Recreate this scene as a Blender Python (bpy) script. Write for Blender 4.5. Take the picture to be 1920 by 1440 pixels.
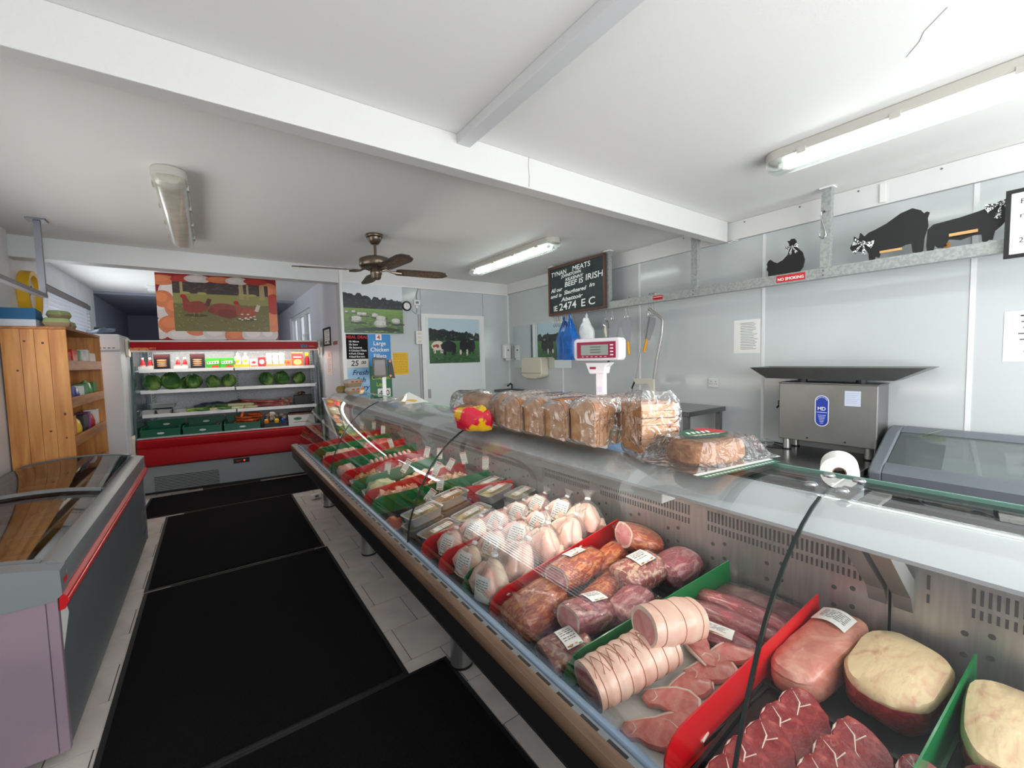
import bpy, math, random
from mathutils import Vector, Matrix, noise, Euler
sc = bpy.context.scene
for _o in list(bpy.data.objects):
    bpy.data.objects.remove(_o)
COL = sc.collection
R = math.radians
PI = math.pi
# ------------------------------------------------------------------ camera
cam = bpy.data.objects.new('camera', bpy.data.cameras.new('camera'))
COL.objects.link(cam)
def _cam_rot(yaw, pitch, roll):
    f = Vector((math.sin(yaw)*math.cos(pitch), math.cos(yaw)*math.cos(pitch), math.sin(pitch)))
    r = Vector((math.cos(yaw), -math.sin(yaw), 0)); d = f.cross(r)
    c, s = math.cos(roll), math.sin(roll)
    r2 = c*r + s*d; d2 = -s*r + c*d
    m = Matrix((r2, -d2, -f)).transposed()
    return m.to_euler()
cam.location = (0, 0, 1.5)
cam.rotation_euler = _cam_rot(R(35.485), R(-3.4945), R(1.3678))
cam.data.sensor_width = 36
cam.data.lens = 36*788.98/1920
cam.data.clip_start = 0.02
sc.camera = cam
# ------------------------------------------------------------------ light
world = bpy.data.worlds.new('world'); sc.world = world; world.use_nodes = True
world.node_tree.nodes['Background'].inputs[0].default_value = (0.82, 0.90, 1.0, 1)
world.node_tree.nodes['Background'].inputs[1].default_value = 1.0
def area(name, loc, rot, sx, sy, power, col):
    l = bpy.data.lights.new(name, 'AREA'); l.shape = 'RECTANGLE'; l.size = sx; l.size_y = sy
    l.energy = power; l.color = col
    o = bpy.data.objects.new(name, l); COL.objects.link(o); o.location = loc; o.rotation_euler = rot
    return o
# daylight entering by the shop front behind the camera, by the side window and the window of the back bay
area('daylight_front', (1.6, -1.36, 1.55), (R(90), 0, 0), 3.6, 1.7, 80, (0.97, 0.985, 1.0))
area('daylight_side', (-1.33, 3.3, 1.65), (0, R(-90), 0), 0.98, 2.1, 13, (1.0, 0.96, 0.90))
area('daylight_bay', (-1.27, 6.9, 1.75), (0, R(-90), 0), 0.85, 1.8, 17, (0.93, 0.97, 1.0))
vs = sc.view_settings
vs.view_transform = 'Standard'; vs.look = 'None'; vs.gamma = 1; vs.use_curve_mapping = False
vs.exposure = 0.7
try:
    sc.cycles.max_bounces = 5; sc.cycles.transparent_max_bounces = 14
    sc.cycles.diffuse_bounces = 3; sc.cycles.glossy_bounces = 2; sc.cycles.transmission_bounces = 2
    sc.cycles.caustics_reflective = False; sc.cycles.caustics_refractive = False
    sc.cycles.sample_clamp_indirect = 6
    sc.cycles.adaptive_threshold = 0.03
except Exception:
    pass
# ------------------------------------------------------------------ materials
def S(r, g, b):
    def f(c):
        c /= 255
        return c/12.92 if c <= 0.04045 else ((c+0.055)/1.055)**2.4
    return (f(r), f(g), f(b), 1)
MATS = {}
def _new(name):
    m = bpy.data.materials.new(name); m.use_nodes = True
    n = m.node_tree.nodes; b = n['Principled BSDF']
    return m, n, m.node_tree.links, b
def mat(name, col, rough=0.5, metal=0.0, col2=None, scale=8.0, lo=0.4, hi=0.6, detail=4, bump=0, bscale=60,
        coat=0, spec=0.5, stretch=None, emit=0, sss=0, dist=0):
    if name in MATS: return MATS[name]
    m, n, L, b = _new(name)
    b.inputs['Base Color'].default_value = col
    b.inputs['Roughness'].default_value = rough
    b.inputs['Metallic'].default_value = metal
    b.inputs['Specular IOR Level'].default_value = spec
    if coat:
        b.inputs['Coat Weight'].default_value = coat; b.inputs['Coat Roughness'].default_value = 0.12
    if sss:
        b.inputs['Subsurface Weight'].default_value = sss; b.inputs['Subsurface Radius'].default_value = (0.01, 0.004, 0.003)
    if emit:
        b.inputs['Emission Color'].default_value = col; b.inputs['Emission Strength'].default_value = emit
    if col2 or bump:
        tc = n.new('ShaderNodeTexCoord'); mp = n.new('ShaderNodeMapping')
        L.new(tc.outputs['Object'], mp.inputs['Vector'])
        if stretch: mp.inputs['Scale'].default_value = stretch
    if col2:
        t = n.new('ShaderNodeTexNoise'); t.inputs['Scale'].default_value = scale; t.inputs['Detail'].default_value = detail
        t.inputs['Distortion'].default_value = dist
        L.new(mp.outputs['Vector'], t.inputs['Vector'])
        r = n.new('ShaderNodeValToRGB'); r.color_ramp.elements[0].position = lo; r.color_ramp.elements[1].position = hi
        r.color_ramp.elements[0].color = col; r.color_ramp.elements[1].color = col2
        L.new(t.outputs['Fac'], r.inputs['Fac']); L.new(r.outputs['Color'], b.inputs['Base Color'])
    if bump:
        t2 = n.new('ShaderNodeTexNoise'); t2.inputs['Scale'].default_value = bscale; t2.inputs['Detail'].default_value = 3
        L.new(mp.outputs['Vector'], t2.inputs['Vector'])
        bp = n.new('ShaderNodeBump'); bp.inputs['Strength'].default_value = bump; bp.inputs['Distance'].default_value = 0.01
        L.new(t2.outputs['Fac'], bp.inputs['Height']); L.new(bp.outputs['Normal'], b.inputs['Normal'])
    MATS[name] = m
    return m
def clear(name, tint=(1, 1, 1, 1), refl=(0.06, 0.75), rough=0.02, bump=0, bscale=30, haze=0.0, hcol=(0.9, 0.9, 0.9, 1), stretch=None):
    """thin clear sheet: transparent with a facing-dependent gloss and an optional milky share"""
    if name in MATS: return MATS[name]
    m, n, L, b = _new(name)
    n.remove(b); out = n['Material Output']
    tr = n.new('ShaderNodeBsdfTransparent'); tr.inputs[0].default_value = tint
    gl = n.new('ShaderNodeBsdfGlossy'); gl.inputs['Roughness'].default_value = rough
    lw = n.new('ShaderNodeLayerWeight'); lw.inputs['Blend'].default_value = 0.25
    mr = n.new('ShaderNodeMapRange'); mr.inputs['To Min'].default_value = refl[0]; mr.inputs['To Max'].default_value = refl[1]
    L.new(lw.outputs['Fresnel'], mr.inputs['Value'])
    mx = n.new('ShaderNodeMixShader'); L.new(mr.outputs['Result'], mx.inputs['Fac'])
    src = tr
    if haze:
        df = n.new('ShaderNodeBsdfDiffuse'); df.inputs[0].default_value = hcol
        mh = n.new('ShaderNodeMixShader'); mh.inputs['Fac'].default_value = haze
        L.new(tr.outputs[0], mh.inputs[1]); L.new(df.outputs[0], mh.inputs[2]); src = mh
    L.new(src.outputs[0], mx.inputs[1]); L.new(gl.outputs[0], mx.inputs[2])
    L.new(mx.outputs[0], out.inputs['Surface'])
    if bump:
        tc = n.new('ShaderNodeTexCoord'); mp = n.new('ShaderNodeMapping'); L.new(tc.outputs['Object'], mp.inputs['Vector'])
        if stretch: mp.inputs['Scale'].default_value = stretch
        t2 = n.new('ShaderNodeTexNoise'); t2.inputs['Scale'].default_value = bscale; t2.inputs['Detail'].default_value = 2
        t2.inputs['Distortion'].default_value = 0.8
        L.new(mp.outputs['Vector'], t2.inputs['Vector'])
        bp = n.new('ShaderNodeBump'); bp.inputs['Strength'].default_value = bump; bp.inputs['Distance'].default_value = 0.02
        L.new(t2.outputs['Fac'], bp.inputs['Height'])
        L.new(bp.outputs['Normal'], gl.inputs['Normal']); L.new(bp.outputs['Normal'], lw.inputs['Normal'])
    MATS[name] = m
    return m
def meatmat(name, lean, fat, scale=10, lo=0.5, hi=0.62, rough=0.3, stretch=None, bump=0.25, bscale=45, coat=0.3, veins=0.0, vscale=12):
    """two-tone flesh with optional pale veins"""
    if name in MATS: return MATS[name]
    m = mat(name, lean, rough, col2=fat, scale=scale, lo=lo, hi=hi, bump=bump, bscale=bscale, coat=coat, stretch=stretch, dist=1.2)
    if veins:
        n = m.node_tree.nodes; L = m.node_tree.links; b = n['Principled BSDF']
        src = b.inputs['Base Color'].links[0].from_socket
        mp = [k for k in n if k.type == 'MAPPING'][0]
        v = n.new('ShaderNodeTexVoronoi'); v.feature = 'DISTANCE_TO_EDGE'; v.inputs['Scale'].default_value = vscale
        nz = n.new('ShaderNodeTexNoise'); nz.inputs['Scale'].default_value = 9
        mxv = n.new('ShaderNodeMix'); mxv.data_type = 'VECTOR'; mxv.inputs['Factor'].default_value = 0.25
        L.new(mp.outputs['Vector'], nz.inputs['Vector']); L.new(mp.outputs['Vector'], mxv.inputs['A']); L.new(nz.outputs['Color'], mxv.inputs['B'])
        L.new(mxv.outputs['Result'], v.inputs['Vector'])
        r = n.new('ShaderNodeValToRGB'); r.color_ramp.elements[0].position = 0.0; r.color_ramp.elements[1].position = 0.05
        r.color_ramp.elements[0].color = (veins,)*3+(1,); r.color_ramp.elements[1].color = (0, 0, 0, 1)
        L.new(v.outputs['Distance'], r.inputs['Fac'])
        mx = n.new('ShaderNodeMix'); mx.data_type = 'RGBA'
        L.new(r.outputs['Color'], mx.inputs['Factor']); L.new(src, mx.inputs['A']); mx.inputs['B'].default_value = fat
        L.new(mx.outputs['Result'], b.inputs['Base Color'])
    return m
def artmat():
    if 'print' in MATS: return MATS['print']
    m, n, L, b = _new('print')
    a = n.new('ShaderNodeVertexColor'); a.layer_name = 'Col'
    L.new(a.outputs['Color'], b.inputs['Base Color']); b.inputs['Roughness'].default_value = 0.35
    MATS['print'] = m
    return m
def pinemat(name, axis, c1, c2, c3):
    if name in MATS: return MATS[name]
    m, n, L, b = _new(name)
    tc = n.new('ShaderNodeTexCoord'); mp = n.new('ShaderNodeMapping'); L.new(tc.outputs['Object'], mp.inputs['Vector'])
    s = [14, 14, 14]; s[axis] = 1.1; mp.inputs['Scale'].default_value = s
    t = n.new('ShaderNodeTexNoise'); t.inputs['Scale'].default_value = 1.6; t.inputs['Detail'].default_value = 5; t.inputs['Distortion'].default_value = 0.6
    L.new(mp.outputs['Vector'], t.inputs['Vector'])
    r = n.new('ShaderNodeValToRGB'); e = r.color_ramp.elements
    e[0].position = 0.32; e[0].color = c2; e[1].position = 0.68; e[1].color = c1
    k = e.new(0.5); k.color = c3
    L.new(t.outputs['Fac'], r.inputs['Fac']); L.new(r.outputs['Color'], b.inputs['Base Color'])
    b.inputs['Roughness'].default_value = 0.38
    MATS[name] = m
    return m
white = mat('white_paint', S(226, 226, 226), 0.55, col2=S(214, 215, 216), scale=3, bump=0.12, bscale=90)
# ------------------------------------------------------------------ geometry helpers
class G:
    def __init__(s): s.v = []; s.f = []; s.c = []
    def add(s, vs, fs, col=None):
        o = len(s.v); s.v += [tuple(p) for p in vs]; s.f += [tuple(i+o for i in f) for f in fs]; s.c += [col]*len(fs); return s
    def box(s, x0, x1, y0, y1, z0, z1, col=None):
        return s.add([(x0,y0,z0),(x1,y0,z0),(x1,y1,z0),(x0,y1,z0),(x0,y0,z1),(x1,y0,z1),(x1,y1,z1),(x0,y1,z1)],
                     [(3,2,1,0),(4,5,6,7),(0,1,5,4),(1,2,6,5),(2,3,7,6),(3,0,4,7)], col)
    def prism(s, pts, axis, a0, a1, col=None):
        def P(p, a):
            return {'x': (a, p[0], p[1]), 'y': (p[0], a, p[1]), 'z': (p[0], p[1], a)}[axis]
        n = len(pts)
        vs = [P(p, a0) for p in pts]+[P(p, a1) for p in pts]
        fs = [tuple(range(n-1, -1, -1)), tuple(range(n, 2*n))]+[(i, (i+1) % n, n+(i+1) % n, n+i) for i in range(n)]
        return s.add(vs, fs, col)
    def loft(s, rings, cap=True, closed=True, col=None):
        n = len(rings[0]); vs = [p for r in rings for p in r]; fs = []
        for k in range(len(rings)-1):
            for i in range(n if closed else n-1):
                j = (i+1) % n
                fs.append((k*n+i, k*n+j, (k+1)*n+j, (k+1)*n+i))
        if cap and closed:
            fs.append(tuple(range(n-1, -1, -1))); fs.append(tuple(range((len(rings)-1)*n, len(rings)*n)))
        return s.add(vs, fs, col)
    def tube(s, p0, p1, r0, r1=None, n=12, cap=True, col=None):
        return s.path([p0, p1], [r0, r0 if r1 is None else r1], n, cap, col)
    def path(s, pts, r, n=8, cap=True, col=None):
        pts = [Vector(p) for p in pts]; rr = r if isinstance(r, (list, tuple)) else [r]*len(pts)
        rings = []; up = None
        for i, p in enumerate(pts):
            t = (pts[min(i+1, len(pts)-1)]-pts[max(i-1, 0)])
            if t.length < 1e-9: t = Vector((0, 0, 1))
            t.normalize()
            if up is None:
                up = Vector((0, 0, 1)) if abs(t.z) < 0.9 else Vector((1, 0, 0))
            a = t.cross(up)
            if a.length < 1e-6: a = t.cross(Vector((0, 1, 0)))
            a.normalize(); b = a.cross(t); up = b
            rings.append([tuple(p+a*math.cos(2*PI*k/n)*rr[i]+b*math.sin(2*PI*k/n)*rr[i]) for k in range(n)])
        return s.loft(rings, cap, True, col)
    def lathe(s, prof, n=24, c=(0, 0), col=None):
        rings = [[(c[0]+r*math.cos(2*PI*k/n), c[1]+r*math.sin(2*PI*k/n), z) for k in range(n)] for r, z in prof]
        return s.loft(rings, True, True, col)
    def grid(s, nu, nv, fn, col=None):
        vs = [fn(i/nu, j/nv) for i in range(nu+1) for j in range(nv+1)]
        fs = [(i*(nv+1)+j, (i+1)*(nv+1)+j, (i+1)*(nv+1)+j+1, i*(nv+1)+j+1) for i in range(nu) for j in range(nv)]
        return s.add(vs, fs, col)
    def poly(s, pts, z, col):
        return s.add([(p[0], p[1], z) for p in pts], [tuple(range(len(pts)))], col)
    def mesh(s, name, smooth=False):
        me = bpy.data.meshes.new(name); me.from_pydata(s.v, [], s.f); me.update()
        if smooth:
            me.polygons.foreach_set('use_smooth', [True]*len(me.polygons)); me.set_sharp_from_angle(angle=R(42))
        if any(c is not None for c in s.c):
            ca = me.color_attributes.new('Col', 'FLOAT_COLOR', 'CORNER')
            for p in me.polygons:
                c = s.c[p.index] or (1, 1, 1, 1)
                for li in p.loop_indices: ca.data[li].color = c
        return me
    def build(s, name, m, parent=None, loc=None, rot=None, smooth=False, bevel=0, seg=2):
        me = s.mesh(name, smooth); me.materials.append(m)
        o = bpy.data.objects.new(name, me); COL.objects.link(o)
        if parent: o.parent = parent
        if loc: o.location = loc
        if rot: o.rotation_euler = rot
        if bevel:
            b = o.modifiers.new('bevel', 'BEVEL'); b.width = bevel; b.segments = seg; b.limit_method = 'ANGLE'; b.angle_limit = R(40)
        return o
def B(x0, x1, y0, y1, z0, z1): return G().box(x0, x1, y0, y1, z0, z1)
def tag(o, label=None, cat=None, group=None, kind=None):
    if label: o['label'] = label
    if cat: o['category'] = cat
    if group: o['group'] = group
    if kind: o['kind'] = kind
    return o
def thing(name, label, cat, loc=(0, 0, 0), rot=(0, 0, 0), group=None):
    o = bpy.data.objects.new(name, None); COL.objects.link(o); o.empty_display_size = 0.05
    o.location = loc; o.rotation_euler = rot if isinstance(rot, (tuple, list, Euler)) else (0, 0, rot)
    return tag(o, label, cat, group)
def struct(o): o['kind'] = 'structure'; return o
def dup(root, loc=None, rot=None, label=None, group=None, scale=None):
    r = root.copy(); COL.objects.link(r)
    if loc is not None: r.location = loc
    if rot is not None: r.rotation_euler = rot if isinstance(rot, (tuple, list, Euler)) else (0, 0, rot)
    if scale is not None: r.scale = scale if isinstance(scale, (tuple, list)) else (scale,)*3
    if label: r['label'] = label
    if group: r['group'] = group
    for ch in root.children:
        c = ch.copy(); COL.objects.link(c); c.parent = r
        for g in ch.children:
            d = g.copy(); COL.objects.link(d); d.parent = c
    return r
WALLB = (R(90), 0, 0)          # flat print facing the shop from the back wall
WALLR = (R(90), 0, R(-90))     # facing the shop from the right wall
_tcache = {}
def text(body, size, m, parent, loc, rot=(0, 0, 0), name='lettering', align='LEFT', shear=0, sx=1, bold=0.0, slant=0):
    key = (body, size, align, shear, bold)
    me = _tcache.get(key)
    if me is None:
        cu = bpy.data.curves.new(name, 'FONT'); cu.body = body; cu.size = size; cu.align_x = align; cu.shear = shear; cu.offset = bold
        cu.resolution_u = 3
        o = bpy.data.objects.new(name, cu); COL.objects.link(o)
        dg = bpy.context.evaluated_depsgraph_get()
        me = bpy.data.meshes.new_from_object(o.evaluated_get(dg), depsgraph=dg)
        bpy.data.objects.remove(o); bpy.data.curves.remove(cu)
        _tcache[key] = me
    me = me.copy(); me.materials.clear(); me.materials.append(m)
    o = bpy.data.objects.new(name, me); COL.objects.link(o); o.parent = parent
    o.location = loc; o.rotation_euler = (rot[0], rot[1], rot[2]+slant); o.scale = (sx, 1, 1)
    return o
def ring(cx, cy, cz, ry, rz, n=20, e=2.0, axis='x', lump=0, seed=0, tw=0):
    pts = []
    for k in range(n):
        a = 2*PI*k/n+tw
        c, s_ = math.cos(a), math.sin(a)
        u = math.copysign(abs(c)**(2/e), c)*ry; w = math.copysign(abs(s_)**(2/e), s_)*rz
        if lump:
            d = 1+lump*noise.noise(Vector((cx*14+seed*7.3, c*1.7+seed, s_*1.7)))
            u *= d; w *= d
        pts.append((cx, cy+u, cz+w) if axis == 'x' else ((cy+u, cx, cz+w) if axis == 'y' else (cy+u, cz+w, cx)))
    return pts
def lumpy(g, scale, amp, seed=0):
    c = Vector((seed*3.1, seed*1.7, seed*5.3)); out = []
    for p in g.v:
        q = Vector(p); d = noise.noise_vector(q*scale+c)*amp
        out.append(tuple(q+d))
    g.v = out
    return g
def ell(cx, cy, rx, ry, n=14, a0=0, wob=0, seed=0):
    out = []
    for k in range(n):
        a = 2*PI*k/n; w = 1+wob*(random.random()-.5)
        x, y = rx*math.cos(a)*w, ry*math.sin(a)*w
        out.append((cx+x*math.cos(a0)-y*math.sin(a0), cy+x*math.sin(a0)+y*math.cos(a0)))
    return out
class Art:
    """flat print: coloured shapes layered a hair apart on a local XY sheet"""
    def __init__(s): s.g = G(); s.z = 0.0006
    def p(s, col, pts):
        s.g.poly(pts, s.z, col); s.z += 0.000012; return s
    def r(s, col, x0, y0, x1, y1): return s.p(col, [(x0, y0), (x1, y0), (x1, y1), (x0, y1)])
    def e(s, col, cx, cy, rx, ry, n=14, a0=0, wob=0): return s.p(col, ell(cx, cy, rx, ry, n, a0, wob))
    def build(s, parent, name='print', loc=None, rot=None): return s.g.build(name, artmat(), parent, loc, rot)
def J(col, a):
    k = 1+random.uniform(-a, a); return (min(1, col[0]*k), min(1, col[1]*k), min(1, col[2]*k), 1)
random.seed(7)
steel = mat('brushed_steel', S(176, 176, 174), 0.34, 0.8, col2=S(164, 164, 162), scale=6, stretch=(1, 12, 1))
steel_dk = mat('dull_steel', S(120, 121, 122), 0.4, 0.8)
galv = mat('galvanised', S(172, 175, 173), 0.5, 0.35, col2=S(152, 156, 155), scale=60, lo=.42, hi=.58)
chrome = mat('chrome', S(200, 200, 202), 0.12, 1.0)
black = mat('black_plastic', S(22, 22, 24), 0.45)
white_pl = mat('white_plastic', S(232, 232, 230), 0.35)
cream_pl = mat('cream_plastic', S(215, 208, 188), 0.45)
grey_pl = mat('grey_plastic', S(112, 116, 120), 0.42)
red_pl = mat('red_plastic', S(190, 22, 30), 0.35)
film = clear('cling_film', refl=(0.02, 0.6), rough=0.08, bump=1.0, bscale=28, haze=0.02)
film_soft = clear('poly_bag', refl=(0.03, 0.75), rough=0.06, bump=1.0, bscale=22, haze=0.04)
paper = mat('paper', S(238, 237, 232), 0.7)
ink = mat('ink_black', S(30, 30, 32), 0.6)
ink_w = mat('ink_white', S(244, 244, 240), 0.6)
ink_r = mat('ink_red', S(205, 40, 40), 0.6)
ZC, YB, XW, XL = 2.6, 5.19, 3.66, -1.25
# ------------------------------------------------------------------ the room
pvc = mat('wall_cladding', S(197, 202, 202), 0.14, spec=0.4)
pvc_gap = mat('cladding_joint', S(228, 230, 230), 0.4)
ceil_m = mat('ceiling_paint', S(238, 237, 234), 0.7, bump=0.06, bscale=160)
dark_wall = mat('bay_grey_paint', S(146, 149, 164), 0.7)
grout = mat('grout', S(92, 86, 80), 0.9)
tile_m = mat('floor_tile', S(214, 206, 198), 0.35, col2=S(200, 192, 186), scale=5, bump=0.05, bscale=20)
fl = struct(B(-1.4, 3.8, -1.5, 11.6, -0.12, -0.004).build('floor', grout))
rows = [1.965+0.2935*k for k in range(-5, 16)]
tmesh = {}
for i, y in enumerate(rows):
    off = 0.741 if (i % 2 == 1) else 0.897
    for k in range(-7, 4):
        x0 = off+0.3*k+0.0025; x1 = off+0.3*(k+1)-0.0025
        if x0 < -1.2 or x1 > 1.75: continue
        if x0 > -0.43 and x1 < 0.68: continue          # wholly under the mats
        if x0 < -0.55 and 2.3 < y < 4.5 and x1 < -0.6: continue
        w = x1-x0
        if 't' not in tmesh: tmesh['t'] = B(0, w, 0, 0.2885, -0.008, 0).mesh('tile'); tmesh['t'].materials.append(tile_m)
        o = bpy.data.objects.new('tile', tmesh['t']); COL.objects.link(o); o.parent = fl
        o.location = (x0, y+0.0025, random.uniform(-0.0006, 0.0006))
ce = struct(B(-1.4, 3.8, -1.5, 8.35, ZC, ZC+0.1).build('ceiling', ceil_m))
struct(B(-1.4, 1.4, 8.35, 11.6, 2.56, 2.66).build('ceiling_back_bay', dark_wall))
# right wall: cladding sheets, joint strips, top board
wr = struct(B(XW+0.012, 3.8, -1.5, 5.3, 0, ZC).build('wall_right', mat('wall_backing', S(190, 192, 194), 0.6)))
ye = [-1.4, -0.75, 0.454, 1.605, 2.815, 4.0, YB]
for a, b in zip(ye, ye[1:]):
    B(XW, XW+0.012, a+0.009, b-0.009, 0, 2.447).build('panel', pvc, wr)
for y in ye[1:-1]:
    B(XW-0.003, XW+0.012, y-0.011, y+0.011, 0, 2.446).build('joint_strip', pvc_gap, wr)
tb = B(XW-0.022, XW+0.012, -1.4, YB-0.02, 2.449, 2.598).build('top_board', mat('board_white', S(222, 222, 221), 0.45), wr)
nailg = mat('nail_head', S(120, 118, 116), 0.5)
for y in (0.6, 1.0, 1.35, 1.75, 2.3, 3.2):
    G().tube((XW-0.0255, y, 2.575), (XW-0.02, y, 2.575), 0.006, n=8).build('nail', nailg, wr)
B(XW-0.034, XW-0.022, 0.855, 0.885, 2.46, 2.58).build('board_batten', white_pl, wr)
# back wall
wb = struct(B(1.262, 3.66, YB+0.012, YB+0.15, 0, ZC).build('wall_back', mat('wall_backing', S(190, 192, 194), 0.6)))
xe = [1.30, 2.262, 3.215, 3.66]
for a, b in zip(xe, xe[1:]):
    B(a+0.006, b-0.006, YB, YB+0.012, 0, 2.435).build('panel', pvc, wb)
B(1.30, XW-0.022, YB-0.022, YB+0.012, 2.437, 2.598).build('top_board', MATS['board_white'], wb)
B(1.30, XW-0.022, YB-0.027, YB-0.002, 2.43, 2.445).build('cornice_bead', white_pl, wb)
B(1.262, 1.302, YB-0.03, YB+0.012, 0, 2.598).build('corner_post', white_pl, wb)
B(XW-0.02, XW, YB-0.02, YB, 0, 2.436).build('corner_bead', pvc_gap, wb)
# header over the back bay, main beam, batten
struct(B(-1.3, 1.262, YB-0.005, YB+0.16, 2.425, ZC).build('trim_1', mat('header_paint', S(214, 215, 214), 0.5, bump=0.08, bscale=70)))
beam = struct(B(-1.25, 3.6, 1.87, 1.955, 2.433, ZC).build('trim_2', mat('beam_paint', S(212, 211, 207), 0.5, bump=0.12, bscale=60), bevel=0.004))
G().path([(1.48, 1.8695, 2.44), (1.483, 1.8695, 2.5), (1.478, 1.8695, 2.55), (1.482, 1.8695, 2.6)], 0.0015, 6).build('crack', mat('crack_line', S(150, 148, 140), 0.8), beam)
G().path([(3.6, 1.862, 2.431), (3.62, 1.86, 2.431), (3.622, 1.83, 2.44), (3.64, 1.80, 2.44)], 0.004, 6).build('cable', white_pl, beam)
struct(B(1.037, 1.11, -1.4, 1.872, 2.552, ZC).build('trim_3', mat('batten_paint', S(216, 216, 216), 0.4), bevel=0.003))
# ceiling crack and conduit
cm = MATS['crack_line']
G().path([(2.0, 0.33, ZC-.001), (2.08, 0.40, ZC-.001), (2.13, 0.42, ZC-.001), (2.2, 0.47, ZC-.001)], 0.0007, 5).build('ceiling_crack', mat('crack_pale', S(186, 184, 178), .8), ce)
# left wall with its side window, left wall of the back bay with the blind window
wl = G()
wl.box(-1.4, XL, -1.5, 2.2, 0, ZC).box(-1.4, XL, 4.4, 5.03, 0, ZC).box(-1.4, XL, 2.2, 4.4, 0, 1.12).box(-1.4, XL, 2.2, 4.4, 2.18, ZC)
struct(wl.build('wall_left', white))
wl2 = G()
wl2.box(-1.4, -1.3, 5.03, 5.8, 0, ZC).box(-1.4, -1.3, 7.98, 8.35, 0, ZC).box(-1.4, -1.3, 5.8, 7.98, 0, 1.3).box(-1.4, -1.3, 5.8, 7.98, 2.36, ZC)
struct(wl2.build('wall_bay_left', white))
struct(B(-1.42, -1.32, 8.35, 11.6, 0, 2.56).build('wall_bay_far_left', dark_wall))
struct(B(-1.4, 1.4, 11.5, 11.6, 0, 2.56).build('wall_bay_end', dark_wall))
wbr = G()
wbr.box(1.262, 1.36, YB+0.15, 7.0, 0, ZC).box(1.262, 1.36, 9.0, 11.6, 0, ZC).box(1.262, 1.36, 7.0, 9.0, 0, 1.0).box(1.262, 1.36, 7.0, 9.0, 2.35, ZC)
struct(wbr.build('wall_bay_right', mat('bay_white', S(214, 214, 222), 0.5)))
# front wall behind the camera with the shop window
wf = G()
wf.box(-1.4, -0.25, -1.5, -1.4, 0, ZC).box(3.45, 3.8, -1.5, -1.4, 0, ZC).box(-0.25, 3.45, -1.5, -1.4, 0, 0.6).box(-0.25, 3.45, -1.5, -1.4, 2.42, ZC)
struct(wf.build('wall_front', white))
pane = clear('window_pane', refl=(0.04, 0.5))
def window(n, axis, a0, a1, z0, z1, pos, depth, mull=1):
    o = G(); t = 0.05
    def bx(g, u0, u1, w0, w1):
        if axis == 'x': g.box(u0, u1, pos, pos+depth, w0, w1)
        else: g.box(pos, pos+depth, u0, u1, w0, w1)
    bx(o, a0, a1, z0, z0+t); bx(o, a0, a1, z1-t, z1); bx(o, a0, a0+t, z0+t, z1-t); bx(o, a1-t, a1, z0+t, z1-t)
    for k in range(1, mull+1):
        u = a0+(a1-a0)*k/(mull+1); bx(o, u-t/2, u+t/2, z0+t, z1-t)
    w = struct(o.build('window_%d' % n, white_pl))
    for k in range(mull+1):
        g = G(); u0 = a0+(a1-a0)*k/(mull+1)+t*.6; u1 = a0+(a1-a0)*(k+1)/(mull+1)-t*.6
        if axis == 'x': g.box(u0, u1, pos+depth*.4, pos+depth*.5, z0+t, z1-t)
        else: g.box(pos+depth*.4, pos+depth*.5, u0, u1, z0+t, z1-t)
        g.build('pane', pane, w)
    return w
window(1, 'y', 5.8, 7.98, 1.3, 2.36, -1.40, 0.06, 1)
window(2, 'y', 2.2, 4.4, 1.12, 2.18, -1.40, 0.06, 1)
window(3, 'x', -0.25, 3.45, 0.6, 2.42, -1.5, 0.06, 2)
window(4, 'y', 7.0, 9.0, 1.0, 2.35, 1.29, 0.06, 2)
# venetian blind in the bay window
bl = thing('window_blind', 'white slatted blind with brown head rail on the window above the pine cabinet', 'blind', (-1.31, 6.88, 1.35))
B(-0.02, 0.035, -1.06, 1.06, 0.93, 0.985).build('head_rail', mat('blind_rail', S(120, 112, 108), 0.5), bl)
slat = G(); slat.prism([(-0.022, -0.012), (0.022, 0.010), (0.0225, 0.013), (-0.022, -0.009)], 'y', -1.04, 1.04)
sm = slat.mesh('slat'); sm.materials.append(mat('blind_slat', S(228, 228, 232), 0.5))
for k in range(21):
    o = bpy.data.objects.new('slat', sm); COL.objects.link(o); o.parent = bl; o.location = (0.005, 0, 0.02+0.0445*k)
for y in (-0.8, 0.8):
    G().tube((0.03, y, 0), (0.03, y, 0.94), 0.0015, n=6).build('ladder_cord', white_pl, bl)
bl2 = thing('window_blind', 'white slatted blind on the side window above the chest freezer', 'blind', (-1.285, 3.3, 1.13))
B(-0.02, 0.03, -1.09, 1.09, 1.0, 1.045).build('head_rail', MATS['blind_rail'], bl2)
sl2_ = G().prism([(-0.02, -0.014), (0.02, 0.012), (0.0205, 0.014), (-0.02, -0.012)], 'y', -1.08, 1.08).mesh('slat'); sl2_.materials.append(MATS['blind_slat'])
for k in range(19):
    o = bpy.data.objects.new('slat', sl2_); COL.objects.link(o); o.parent = bl2; o.location = (0.005, 0, 0.03+0.052*k)
# door in the back wall
dr = struct(B(2.31, 3.155, YB-0.035, YB, 0.02, 2.06).build('door_1', mat('door_white', S(222, 227, 227), 0.3), bevel=0.004))
fr = G(); fr.box(2.255, 2.31, YB-0.03, YB, 0, 2.11).box(3.155, 3.21, YB-0.03, YB, 0, 2.11).box(2.31, 3.155, YB-0.03, YB, 2.06, 2.11)
fr.build('door_frame', white_pl, dr)
B(2.315, 2.35, YB-0.045, YB-0.034, 1.0, 1.12).build('handle_plate', steel, dr)
# conduit running down beside the door
G().box(2.222, 2.245, YB-0.02, YB, 0.9, 2.1).build('door_conduit', mat('conduit_grey', S(176, 174, 180), 0.5), wb)
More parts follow.
